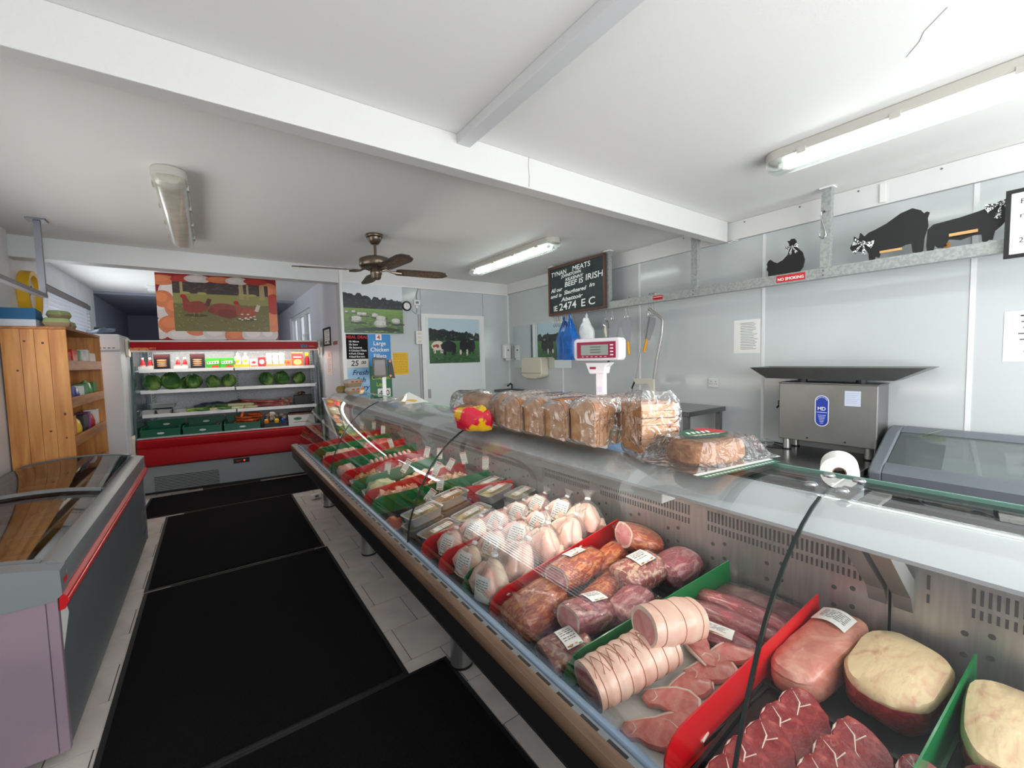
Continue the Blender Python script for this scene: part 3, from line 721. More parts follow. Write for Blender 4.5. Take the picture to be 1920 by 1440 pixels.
# paper roll on its stand on the rear worktop
rs = thing('paper_roll', 'white paper roll end standing above the counter glass', 'paper roll', (1.625, 0.478, 0.906))
B(-0.055, 0.06, -0.05, 0.05, 0, 0.16).build('stand', grey_pl, rs, bevel=0.005)
B(-0.02, 0.02, -0.005, 0.005, 0.16, 0.165).build('stand_lip', grey_pl, rs)
rl = G(); n = 32; dirv = Vector((-0.955, -0.296, 0)); 
def disc(r, off):
    a_ = Vector((-dirv.y, dirv.x, 0)); return [tuple(Vector((0, 0, 0.212))+a_*r*math.cos(2*PI*k/n)+Vector((0, 0, 1))*r*math.sin(2*PI*k/n)+dirv*off) for k in range(n)]
rl.loft([disc(0.018, 0.05), disc(0.05, 0.05), disc(0.05, -0.06), disc(0.018, -0.06), disc(0.018, 0.05)], cap=False)
rl.build('roll', paper, rs, smooth=True)
ri = G(); ri.loft([disc(0.0182, 0.049), disc(0.0145, 0.049), disc(0.0145, -0.059), disc(0.0182, -0.059)], cap=False); ri.build('core', mat('card_core', S(120, 92, 76), 0.7), rs, smooth=True)
# ------------------------------------------------------------------ ceiling lights
lamp_body = mat('lamp_body_grey', S(196, 194, 184), 0.45)
glow = mat('lamp_glow_cool', (0.93, 1.0, 0.97, 1), 0.4, emit=11)
diff_on = clear('diffuser_lit', tint=(0.96, 0.99, 0.97, 1), refl=(0.05, 0.4), rough=0.25, haze=0.15, hcol=(0.95, 1, 0.97, 1))
diff_off = mat('diffuser_clouded', S(190, 188, 176), 0.3, col2=S(168, 166, 150), scale=10, lo=.4, hi=.65, coat=0.5)
def batten(label, x, y0, y1, lit):
    L_ = (y1-y0)/2
    t = thing('fluorescent_light', label, 'light', (x, (y0+y1)/2, ZC-0.11))
    def caps(w, z0, z1, l):
        n = 10; pts = []
        for k in range(n+1): a = PI*k/n; pts.append((w*math.cos(a), l-w+w*math.sin(a)))
        for k in range(n+1): a = PI+PI*k/n; pts.append((w*math.cos(a), -l+w+w*math.sin(a)))
        return G().prism(pts, 'z', z0, z1)
    caps(0.082, 0.06, 0.11, L_).build('housing', lamp_body, t, bevel=0.006, smooth=True)
    w = 0.074
    sec = [(-w, 0.06), (-w*.97, 0.03), (-w*.7, 0.008), (-w*.3, 0.0), (w*.3, 0.0), (w*.7, 0.008), (w*.97, 0.03), (w, 0.06)]
    rings = []
    for yy, k in ((-L_+0.015, 0.72), (-L_+0.035, 0.93), (-L_+0.07, 1), (L_-0.07, 1), (L_-0.035, 0.93), (L_-0.015, 0.72)):
        rings.append([(p[0]*k, yy, 0.06-(0.06-p[1])*k) for p in sec])
    d = G().loft(rings, True, True).build('diffuser', diff_on if lit else diff_off, t, smooth=True)
    if lit:
        for dx in (-0.026, 0.026):
            tb = G().tube((dx, -L_+0.1, 0.035), (dx, L_-0.1, 0.035), 0.013, n=12).build('tube', glow, t, smooth=True)
            for s_ in (-1, 1): G().tube((dx, s_*(L_-0.1), 0.035), (dx, s_*(L_-0.075), 0.035), 0.014, n=12).build('tube_cap', white_pl, tb)
    for k in range(4):
        yy = -L_+0.2+k*(2*L_-0.4)/3
        for sx in (-1, 1): B(sx*0.079-0.006, sx*0.079+0.006, yy-0.02, yy+0.02, 0.045, 0.075).build('clip', lamp_body, t)
    return t
batten('switched-off ceiling light with clouded cover above the freezer aisle', -0.133, 3.0, 4.58, False)
batten('lit ceiling tube light in front of the back wall', 2.63, 2.93, 4.46, True)
batten('large lit ceiling tube light over the mincer at right', 2.645, -0.36, 1.15, True)
# short light in the bay
sl = thing('bay_light', 'small white light fitting on the bay ceiling left of the egg poster', 'light', (-0.53, 7.6, 2.5))
B(-0.12, 0.12, -0.1, 0.1, 0.06, 0.1).build('housing', white_pl, sl, bevel=0.004)
for k in range(3): B(-0.11, 0.11, -0.08+k*0.06, -0.04+k*0.06, 0.03, 0.059).build('louvre', white_pl, sl)
# ------------------------------------------------------------------ ceiling fan
fan = thing('ceiling_fan', 'bronze ceiling fan with four wooden cane-panelled blades', 'fan', (1.217, 3.712, 2.14))
brz = mat('fan_bronze', S(108, 96, 82), 0.32, 0.8)
G().lathe([(0.0, 0.459), (0.072, 0.459), (0.074, 0.445), (0.07, 0.435), (0.06, 0.43), (0.056, 0.41), (0.034, 0.38), (0.028, 0.375), (0.0, 0.375)], 28).build('canopy', brz, fan, smooth=True)
G().tube((0, 0, 0.27), (0, 0, 0.38), 0.012, n=12).build('rod', brz, fan, smooth=True)
G().lathe([(0.0, 0.278), (0.02, 0.278), (0.03, 0.27), (0.10, 0.262), (0.135, 0.245), (0.138, 0.235), (0.138, 0.19), (0.125, 0.175), (0.07, 0.165), (0.0, 0.165)], 36).build('motor', brz, fan, smooth=True)
G().lathe([(0.0, 0.166), (0.045, 0.166), (0.05, 0.14), (0.05, 0.12), (0.042, 0.11), (0.042, 0.09), (0.03, 0.075), (0.0, 0.07)], 24).build('switch_cup', brz, fan, smooth=True)
bw_ = mat('blade_wood', S(84, 66, 46), 0.4, col2=S(62, 46, 32), scale=6, stretch=(1, 8, 8))
cane = mat('blade_cane', S(116, 94, 66), 0.6, col2=S(80, 62, 44), scale=70, lo=.45, hi=.55, detail=0)
for ang in (-8, 80, 168, 274):
    M_ = (0, R(0), R(ang))
    bl_ = G()
    out = [(0.17, -0.045), (0.20, -0.06), (0.55, -0.068), (0.62, -0.05), (0.655, 0.0), (0.62, 0.05), (0.55, 0.068), (0.20, 0.06), (0.17, 0.045)]
    bl_.prism(out, 'z', -0.004, 0.004)
    b_ = bl_.build('blade', bw_, fan, (0, 0, 0.15), (R(-13), 0, R(ang)))
    ci = [(0.24, -0.04), (0.54, -0.045), (0.60, -0.02), (0.60, 0.02), (0.54, 0.045), (0.24, 0.04)]
    G().prism(ci, 'z', -0.0055, 0.0055).build('cane_panel', cane, b_)
    G().path([(0.05, 0, 0.005), (0.09, 0, 0.016), (0.13, 0, -0.004), (0.17, 0, -0.007), (0.22, 0, -0.009)], [0.012, 0.009, 0.009, 0.014, 0.012], 8).build('blade_iron', brz, b_, smooth=True)
# ------------------------------------------------------------------ rail with posts on the right wall
rail = thing('meat_rail', 'galvanised steel hanging rail fixed to the ceiling along the right wall', 'rail', (3.43, 2.0, 1.995))
B(-0.006, 0.0, -2.6, 1.95, 0, 0.07).build('rail_bar', galv, rail)
B(0.0, 0.05, -2.6, 1.95, 0, 0.005).build('rail_flange', galv, rail)
for y in (-0.885, 0.065, 1.045, 1.93):
    p = G().box(-0.008, -0.002, y-0.028, y+0.028, 0.0705, 0.604).box(-0.002, 0.04, y-0.028, y-0.023, 0.0705, 0.604).build('post', galv, rail)
    B(-0.012, 0.055, y-0.04, y+0.04, 0.595, 0.6045).build('ceiling_plate', white_pl, p)
    for z in (0.02, 0.05): G().tube((-0.0085, y+0.01, z), (-0.0055, y+0.01, z), 0.006, n=8).build('bolt', steel_dk, rail)
hk = thing('meat_hook', 'steel S-hook on the rail post above the black hen', 'hook', (3.418, 1.128, 2.36))
G().path([(0, 0.015, -0.06), (0, 0.018, -0.085), (0, 0, -0.10), (0, -0.018, -0.085), (0, -0.014, -0.05), (0, 0.0, 0), (0, 0.014, 0.05), (0, 0.012, 0.075), (0, -0.004, 0.085), (0, -0.018, 0.07)], 0.004, 7).build('hook_wire', chrome, hk, smooth=True)
B(-0.001, 0.006, -0.006, 0.006, 0.07, 0.083).build('hook_stop', steel_dk, hk)
def sticker(label, y, z, w, h, txt, size):
    t = thing('rail_sticker', label, 'sign', (3.4235, y, z), WALLR)
    B(0, w, 0, h, 0, 0.0006).build('plate', mat('sticker_red', S(200, 34, 44), 0.4), t)
    if txt: text(txt, size, ink_w, t, (w/2, h*0.25, 0.0009), align='CENTER', sx=0.95, bold=0.0008)
    else:
        a = Art()
        for k in range(2): a.r(S(240, 220, 220), 0.006, h*.3+k*h*.3, w-0.006, h*.42+k*h*.3)
        a.build(t)
    return t
sticker('red NO SMOKING sticker on the steel rail under the hen', 1.415, 2.006, 0.185, 0.05, 'NO SMOKING', 0.028)
sticker('small red sticker on the rail above the bone saw', 2.48, 2.012, 0.105, 0.04, None, 0)
# chalk board
cb = thing('chalkboard', 'brown framed chalkboard with the butcher\'s name in chalk', 'chalkboard', (3.395, 3.945, 2.0), WALLR)
W_, H_ = 0.905, 0.575
B(0.02, W_-0.02, 0.02, H_-0.02, -0.012, 0.0).build('board', mat('chalk_green', S(26, 38, 39), 0.6, col2=S(36, 52, 52), scale=4), cb)
brn = mat('board_frame_brown', S(84, 54, 42), 0.5)
for x0, x1, y0, y1 in ((0, W_, 0, 0.028), (0, W_, H_-0.028, H_), (0, 0.028, 0.0285, H_-0.0285), (W_-0.028, W_, 0.0285, H_-0.0285)):
    B(x0, x1, y0, y1, -0.014, 0.008).build('frame_bar', brn, cb)
chalk = mat('chalk', S(236, 238, 236), 0.9)
for body, x, x1, y, s_, sh in (('TYNAN', .05, .315, .456, .072, .1), ('MEATS', .41, .69, .472, .078, .1), ('JOHNSTOWN', .23, .56, .424, .046, .15), ('KILKENNY', .295, .59, .378, .046, .2), ('All our', .045, .25, .271, .064, .25),
        ('BEEF IS', .28, .58, .312, .078, .15), ('IRISH', .615, .87, .335, .092, .12), ('and is', .035, .23, .206, .058, .2), ('Slaughtered', .27, .63, .226, .062, .25), ('in', .67, .75, .256, .058, .2), ('Abattoir', .22, .58, .15, .062, .2), ('IE', .085, .15, .048, .09, 0), ('2474', .18, .47, .048, .115, .05), ('E C', .54, .75, .058, .115, .05)):
    o = text(body, s_, chalk, cb, (x, y, 0.0006), shear=sh, slant=R(2), bold=0.0012)
    xs_ = [v.co.x for v in o.data.vertices]; o.scale = ((x1-x)/(max(xs_)-min(xs_)), 1, 1)
# animals standing on the rail
wood_l = mat('peg_wood', S(206, 162, 104), 0.5)
gingham = mat('gingham', S(238, 238, 238), 0.8, col2=S(60, 60, 62), scale=160, lo=.48, hi=.52, detail=0)
fly = mat('cutout_black', S(20, 20, 21), 0.6)
def cutout(name, label, y, z, outline, sc_, cat):
    t = thing(name, label, cat, (3.452, y, z), WALLR, 'black animal cut-outs on the rail')
    G().prism([(p[0]*sc_, p[1]*sc_) for p in outline], 'z', -0.006, 0.006).build('body', fly, t)
    return t
def bow(t, x, y, s_, ang=0):
    kn = G().prism(ell(0, 0, 0.012*s_, 0.014*s_, 10), 'z', 0.009, 0.02).build('bow_knot', gingham, t, (x, y, 0), (0, 0, ang))
    for sx in (-1, 1):
        G().prism([(sx*0.006*s_, 0), (sx*0.05*s_, 0.024*s_), (sx*0.054*s_, 0.0), (sx*0.05*s_, -0.024*s_)], 'z', 0.0065, 0.016).build('bow_loop', gingham, t, (x, y, 0), (0, 0, ang))
    for sx in (-1, 1):
        G().prism([(0, 0), (sx*0.018*s_, -0.07*s_), (sx*0.04*s_, -0.06*s_)], 'z', 0.0065, 0.010).build('bow_tail', gingham, t, (x, y, 0), (0, 0, ang))
hen_o = [(0.02, 0.0), (0.86, 0.0), (0.95, 0.12), (0.99, 0.32), (0.93, 0.55), (0.80, 0.70), (0.76, 0.80), (0.77, 0.90), (0.72, 0.98), (0.64, 0.99), (0.60, 0.94), (0.53, 0.95), (0.58, 0.87), (0.60, 0.72), (0.55, 0.55), (0.42, 0.42), (0.28, 0.36), (0.16, 0.42), (0.08, 0.50), (0.02, 0.47), (-0.02, 0.38), (0.0, 0.30), (-0.03, 0.22), (0.02, 0.14)]
hen = cutout('hen_ornament', 'black wooden hen cut-out with gingham neck bow', 1.487, 2.067, hen_o, 0.245, 'ornament')
bow(hen, 0.165, 0.185, 0.75, R(8))
pig_o = [(0.05, 0.38), (0.0, 0.27), (0.02, 0.22), (0.08, 0.20), (0.16, 0.17), (0.22, 0.20), (0.26, 0.12), (0.27, 0.0), (0.34, 0.0), (0.35, 0.05), (0.40, 0.02), (0.42, 0.1), (0.58, 0.09), (0.72, 0.16), (0.80, 0.17), (0.82, 0.02), (0.90, 0.0), (0.94, 0.02), (0.95, 0.22), (0.99, 0.40), (0.98, 0.52), (1.0, 0.60), (0.97, 0.62), (0.94, 0.60), (0.90, 0.66), (0.80, 0.72), (0.66, 0.68), (0.48, 0.56), (0.34, 0.50), (0.25, 0.47), (0.20, 0.42), (0.14, 0.50), (0.12, 0.40), (0.05, 0.46)]
pig = cutout('pig_ornament', 'black wooden pig cut-out with gingham scarf and wooden peg', 0.985, 2.067, pig_o, 0.372, 'ornament')
bow(pig, 0.07, 0.115, 1.0, R(-20)); B(0.155, 0.258, 0.032, 0.046, 0.0065, 0.02).build('peg', wood_l, pig, rot=None)
cow_o = [(0.0, 0.10), (0.01, 0.0), (0.09, 0.0), (0.10, 0.08), (0.14, 0.03), (0.2, 0.02), (0.27, 0.14), (0.40, 0.10), (0.55, 0.14), (0.63, 0.13), (0.64, 0.02), (0.68, 0.0), (0.71, 0.03), (0.75, 0.02), (0.77, 0.15), (0.84, 0.22), (0.92, 0.36), (0.95, 0.42), (1.05, 0.40), (1.06, 0.48), (0.98, 0.60), (0.96, 0.70), (0.92, 0.62), (0.86, 0.60), (0.80, 0.56), (0.60, 0.50), (0.40, 0.46), (0.20, 0.44), (0.08, 0.43), (0.01, 0.36)]
cow = cutout('cow_ornament', 'black wooden cow cut-out with gingham bow beside the framed notice', 0.622, 2.067, cow_o, 0.345, 'ornament')
bow(cow, 0.285, 0.19, 1.1, R(15)); B(0.095, 0.205, 0.06, 0.076, 0.0065, 0.02).build('peg', wood_l, cow)
wo = thing('wooden_bobbin', 'small round wooden disc standing behind the legs of the black cow', 'ornament', (3.474, 0.545, 2.088))
G().prism(ell(0, 0, 0.02, 0.021, 18), 'x', -0.004, 0.004).build('disc', mat('disc_wood', S(176, 122, 62), 0.5), wo)
G().prism(ell(0, 0, 0.007, 0.007, 10), 'x', -0.006, -0.004).build('disc_hole', brn, wo)
fnr = thing('framed_notice', 'black framed white notice hanging from the rail at the right edge', 'picture', (3.40, 0.318, 1.955), WALLR)
for x0, x1, y0, y1 in ((0, 0.27, 0, 0.018), (0, 0.27, 0.327, 0.345), (0, 0.018, 0.0185, 0.3265), (0.252, 0.27, 0.0185, 0.3265)):
    B(x0, x1, y0, y1, -0.01, 0.008).build('frame_bar', fly, fnr)
B(0.0185, 0.2515, 0.0185, 0.3265, -0.008, 0.0).build('sheet', paper, fnr)
for s_, yy in (('F', .27), ('r', .20), ('2', .075)): text(s_, 0.036, ink, fnr, (0.048, yy, 0.0006))
# paper notices on the cladding
def notice(label, y, z0, z1, w, rows_, m=None, txt=None):
    t = thing('wall_notice', label, 'notice', (XW-0.001, y, z0), WALLR)
    h = z1-z0
    B(0, w, 0, h, 0, 0.0006).build('sheet', m or paper, t)
    a = Art(); random.seed(3)
    for k in range(rows_):
        yy = h-0.03-k*(h-0.05)/rows_
        a.r(S(90, 92, 100), w*.26 if txt is None else w*random.uniform(.26, .4), yy, w*random.uniform(.72, .92), yy+(0.0035 if txt is None else .007))
    a.build(t)
    return t
notice('white printed list taped to the wall below the NO SMOKING sticker', 1.84, 1.496, 1.775, 0.212, 17)
notice('glossy white notice at the right edge of the wall', 0.328, 1.415, 1.695, 0.2, 7, mat('laminate', S(232, 234, 238), 0.15, coat=0.8), True)
so = thing('wall_socket', 'white double wall socket above the steel table', 'socket', (XW-0.001, 2.06, 1.198), WALLR)
B(0, 0.092, 0, 0.078, 0, 0.012).build('plate', mat('socket_white', S(222, 222, 220), 0.4), so, bevel=0.004)
a = Art(); a.z = 0.0124
for dx in (0.025, 0.067):
    a.r(S(60, 60, 60), dx-0.003, 0.045, dx+0.003, 0.055); a.r(S(60, 60, 60), dx-0.012, 0.028, dx-0.005, 0.033); a.r(S(60, 60, 60), dx+0.005, 0.028, dx+0.012, 0.033)
a.build(so, 'socket_holes')
for dx in (0.038, 0.049): B(dx, dx+0.006, 0.056, 0.066, 0.012, 0.015).build('rocker', white_pl, so)
# mirror, soap and towel dispensers near the corner
mi = thing('wall_mirror', 'frameless mirror on the right wall reflecting the back door', 'mirror', (XW-0.002, 5.06, 1.36), WALLR)
B(0, 1.225, 0, 0.60, 0, 0.005).build('mirror_glass', mat('mirror_silver', S(225, 232, 230), 0.02, 1.0), mi)
for x in (0.0, 1.2): B(x, x+0.025, 0.28, 0.32, 0.005, 0.008).build('clip', chrome, mi)
sd = thing('soap_dispenser', 'white wall soap dispenser in the corner by the door', 'dispenser', (3.05, YB-0.1, 1.4))
sd.location = (XW-0.09, 5.13, 1.47)
G().prism([(-0.04, 0.03), (-0.045, 0.21), (-0.03, 0.235), (0.04, 0.235), (0.04, 0.03)], 'x', -0.055, 0.055).build('case', white_pl, sd, bevel=0.012)
B(-0.045, 0.045, -0.055, -0.035, 0.0, 0.03).build('lever', white_pl, sd, bevel=0.004)
a = Art(); a.e(S(90, 90, 95), 0, 0.15, 0.014, 0.012); a.build(sd, 'window', (0, -0.0462, 0), (R(90), 0, 0))
td = thing('towel_dispenser', 'cream paper towel dispenser below the mirror', 'dispenser', (XW-0.002, 4.5, 1.215))
G().prism([(-0.225, 0.06), (-0.215, 0.27), (-0.18, 0.29), (0.18, 0.29), (0.215, 0.27), (0.225, 0.06), (0.20, 0.03), (0.1, 0.0), (-0.1, 0.0), (-0.2, 0.03)], 'x', -0.13, 0).build('case', cream_pl, td, bevel=0.015)
B(-0.136, -0.128, -0.21, 0.21, 0.075, 0.085).build('seam', mat('seam_dark', S(170, 164, 140), 0.5), td)
sk = thing('hand_basin', 'dark steel hand basin with tap under the soap dispenser', 'sink', (3.5, 4.98, 0.90))
B(-0.15, 0.15, -0.17, 0.17, 0.1, 0.15).build('rim', steel_dk, sk, bevel=0.01); B(-0.12, 0.12, -0.13, 0.13, 0.149, 0.152).build('bowl', black, sk)
B(-0.06, 0.12, -0.08, 0.08, -0.90, 0.1).build('pedestal', steel_dk, sk)
G().path([(0.12, 0.1, 0.15), (0.12, 0.1, 0.21), (0.08, 0.08, 0.23), (0.0, 0.04, 0.20)], 0.012, 8).build('tap', black, sk, smooth=True)
# ------------------------------------------------------------------ tools and bags hanging from the rail
def hook(label, y, z0=2.0, drop=0.12, n=1):
    t = thing('s_hook', label, 'hook', (3.435, y, z0-drop), (0, 0, 0), 'S-hooks hanging from the rail')
    d = drop
    G().path([(0.0, 0.012, 0.02), (0, 0.016, 0.0), (0, 0.0, -0.016), (0, -0.014, 0.0), (0, -0.006, d*.4), (0, 0.004, d*.75), (0.0, 0.006, d+0.07), (0.012, 0.006, d+0.088), (0.03, 0.006, d+0.08), (0.032, 0.006, d+0.04)], 0.0032, 6).build('hook_wire', chrome, t, smooth=True)
    G().lathe([(0.0, -0.004), (0.004, 0.0), (0.0, 0.004)], 6, (0.0, 0.012)).build('hook_tip', steel_dk, t, (0, 0, 0.02))
    return t
h0 = hook('steel S-hook carrying the left blue carrier bag', 3.745)
for y, lb in ((3.555, 'steel S-hook carrying the right blue carrier bag'), (3.90, 'leftmost of the empty S-hooks under the chalkboard'), (3.86, 'second empty S-hook from the left under the chalkboard'),
              (3.815, 'third empty S-hook from the left under the chalkboard'), (3.68, 'empty S-hook between the two blue bags'), (3.37, 'S-hook holding the white bag'),
              (3.07, 'S-hook holding the pale tool handle'), (2.985, 'S-hook holding the left grey cleaver'), (2.81, 'S-hook holding the right grey cleaver'), (2.77, 'empty S-hook right of the cleavers'),
              (2.53, 'foremost S-hook in the cluster above the bone saw'), (2.505, 'middle S-hook in the cluster above the bone saw'), (2.48, 'rearmost S-hook in the cluster above the bone saw')):
    dup(h0, (3.435, y, 1.88), None, lb)
def bag(label, y, ztop, w, h, m, seed, depth=0.07, bx=3.43):
    t = thing('carrier_bag', label, 'bag', (bx, y, ztop-h-0.015), (0, 0, 0), 'plastic bags on the rail')
    rings = []
    for k in range(13):
        f = k/12; z = h*f
        ww = w*(1.0-0.05*f if f < .55 else (0.97-0.85*((f-.55)/.45)**0.9)); dd = depth*(0.75+0.25*math.sin(f*PI)) if f < .8 else depth*0.5
        ww = max(ww, 0.018); dd = min(dd, ww)
        rings.append(ring(z, 0, 0, dd, ww, 26, 2.3, 'z'))
    g = G().loft(rings)
    out = []
    for p in g.v:
        f = p[2]/h; q = Vector((p[0]*9, p[1]*9, p[2]*5+seed)); r_ = noise.noise(q)*0.02*(0.4+f)+noise.noise(Vector((math.atan2(p[1], p[0])*3.5, p[2]*2, seed)))*0.016*(0.4+1.2*f)
        v = Vector((p[0], p[1], 0)); v = v*(1+r_/max(v.length, .02)); out.append((v.x, v.y, p[2]))
    g.v = out
    g.build('bag_body', m, t, smooth=True)
    hh = G()
    for s_ in (-1, 1): hh.path([(s_*0.012, s_*0.01, h-0.012), (s_*0.014, s_*0.006, h+0.03), (0, 0.002, h+0.055)], [0.012, 0.008, 0.005], 6)
    hh.build('handles', m, t, smooth=True)
    return t
blue_b = mat('bag_blue', S(14, 104, 190), 0.25, col2=S(8, 84, 168), scale=9, coat=0.3, bump=0.5, bscale=25)
bag('left blue plastic carrier bag under the chalkboard', 3.745, 1.945, 0.135, 0.46, blue_b, 1, 0.05, 3.46)
bag('right blue plastic carrier bag under the chalkboard', 3.555, 1.95, 0.125, 0.47, blue_b, 4, 0.045, 3.37)
bag('crumpled white plastic bag right of the blue bags', 3.37, 1.945, 0.10, 0.30, mat('bag_white', S(232, 234, 234), 0.35, bump=0.8, bscale=22), 8, 0.05, 3.45)
def cleaver(label, y, ztop, tilt, hc, w=0.115, L_=0.23, handle=True):
    t = thing('cleaver', label, 'cleaver', (3.425, y, ztop), (R(tilt), 0, 0), 'cleavers hanging from the rail')
    G().prism([(-w*.42, 0.0), (w*.5, -0.005), (w*.62, -0.06), (w*.2, -L_), (-w*.28, -L_), (-w*.5, -0.06)], 'x', -0.0015, 0.0015).build('blade', mat('blade_steel', S(150, 152, 155), 0.3, 0.85), t)
    if handle:
        G().path([(0, 0.0, -L_+0.01), (0, 0.0, -L_-0.03), (0, 0.003, -L_-0.09), (0, 0.0, -L_-0.12)], [0.012, 0.015, 0.013, 0.015], 10).build('handle', hc, t, smooth=True)
    return t
yel = mat('handle_yellow', S(232, 164, 24), 0.4)
cleaver('grey cleaver with black handle behind the weighing scale', 2.955, 1.83, 6, black)
cleaver('grey cleaver with yellow handle above the weighing scale', 2.80, 1.86, -6, yel)
cleaver('grey cleaver with yellow handle hanging inside the bone saw', 2.50, 1.86, 14, yel, 0.12, 0.22)
th = thing('steel_rod', 'thin black sharpening steel between the cleavers', 'tool', (3.428, 3.035, 1.45))
G().path([(0, 0, 0.0), (0, 0.004, 0.2), (0, 0, 0.40), (0, 0.012, 0.425), (0, 0.024, 0.41)], 0.006, 8).build('rod', steel_dk, th, smooth=True)
G().tube((0, 0, -0.09), (0, 0, 0.0), 0.013, n=10).build('grip', black, th)
tl = thing('hand_tool', 'pale plastic handled tool on a hook left of the cleavers', 'tool', (3.425, 3.06, 1.70), (R(-10), 0, 0))
G().path([(0, 0, 0), (0, 0.004, 0.06), (0, -0.004, 0.12)], [0.012, 0.016, 0.009], 8).build('grip', cream_pl, tl, smooth=True)
G().path([(0, -0.004, 0.118), (0, -0.02, 0.14), (0, -0.02, 0.17)], 0.005, 6).build('prong', chrome, tl, smooth=True)
G().path([(0, -0.002, 0.118), (0, 0.018, 0.14), (0, 0.022, 0.165)], 0.005, 6).build('prong', chrome, tl, smooth=True)
bs = thing('bone_saw', 'long steel bow bone saw hanging from the rail', 'saw', (3.40, 2.50, 1.03))
sawf = mat('saw_frame', S(168, 166, 162), 0.35, 0.5)
G().path([(0, -0.045, 0.24), (0, -0.075, 0.42), (0, -0.13, 0.66), (0, -0.14, 0.78), (0, -0.135, 0.80), (0, 0.0, 0.905), (0, 0.015, 0.90)], 0.0135, 10).build('bow', sawf, bs, smooth=True)
G().prism([(0.17, 0.205), (0.178, 0.205), (0.03, 0.89), (0.022, 0.89)], 'x', -0.001, 0.001).build('saw_blade', steel, bs)
hg = [(0.19, 0.24), (-0.05, 0.25), (-0.055, 0.05), (-0.03, 0.02), (0.02, 0.0), (0.05, 0.03), (0.02, 0.06), (0.0, 0.15), (0.03, 0.19), (0.16, 0.18)]
G().prism(hg, 'x', -0.011, 0.011).build('handle', mat('saw_handle', S(206, 202, 184), 0.4), bs, bevel=0.006)
G().path([(0, 0.18, 0.21), (0, 0.21, 0.15), (0, 0.205, 0.07)], 0.008, 8).build('guard', black, bs)
# ------------------------------------------------------------------ scale on the rear worktop
sca = thing('weighing_scale', 'white shop scale display head on a pole with red surround', 'scale', (1.60, 1.54, 0.906), R(-72))
B(-0.14, 0.14, -0.05, 0.12, 0.0, 0.09).build('base', white_pl, sca, bevel=0.02)
B(-0.13, 0.13, -0.045, 0.08, 0.091, 0.10).build('pan', steel, sca)
B(-0.02, 0.03, 0.10, 0.14, 0.09, 0.545).build('pole', mat('scale_white', S(226, 222, 224), 0.35), sca, bevel=0.006)
G().prism([(-0.075, 0.56), (0.07, 0.56), (0.045, 0.535), (0.038, 0.50), (-0.05, 0.50)], 'y', 0.085, 0.155).build('neck', MATS['scale_white'], sca, bevel=0.006)
hd = G().prism([(-0.125, 0.57), (-0.135, 0.59), (-0.135, 0.675), (-0.125, 0.69), (0.125, 0.69), (0.135, 0.675), (0.135, 0.59), (0.125, 0.57)], 'y', 0.07, 0.15).build('head', MATS['scale_white'], sca, bevel=0.01)
B(-0.11, 0.11, 0.064, 0.0695, 0.585, 0.67).build('surround', mat('scale_red', S(150, 30, 66), 0.4), hd)
B(-0.085, 0.07, 0.0615, 0.0638, 0.60, 0.655).build('screen', mat('lcd', S(150, 158, 150), 0.2), hd)
a = Art()
for k in range(3): a.r(S(100, 108, 102), -0.03, 0.612+k*0.014, 0.03, 0.618+k*0.014)
for k in range(4): a.r(S(240, 220, 228), 0.082, 0.597+k*0.017, 0.1, 0.604+k*0.017)
for k in range(6): a.r(S(240, 220, 228), -0.08+k*0.026, 0.5905, -0.068+k*0.026, 0.5935)
a.build(hd, 'markings', (0, 0.0613, 0), (R(90), 0, 0))
B(-0.045, -0.01, 0.083, 0.0855, 0.525, 0.537).build('badge', MATS['scale_red'], sca)
B(-0.012, 0.018, 0.0985, 0.1005, 0.40, 0.43).build('price_sticker', mat('sticker_lilac', S(214, 206, 226), 0.4), sca)
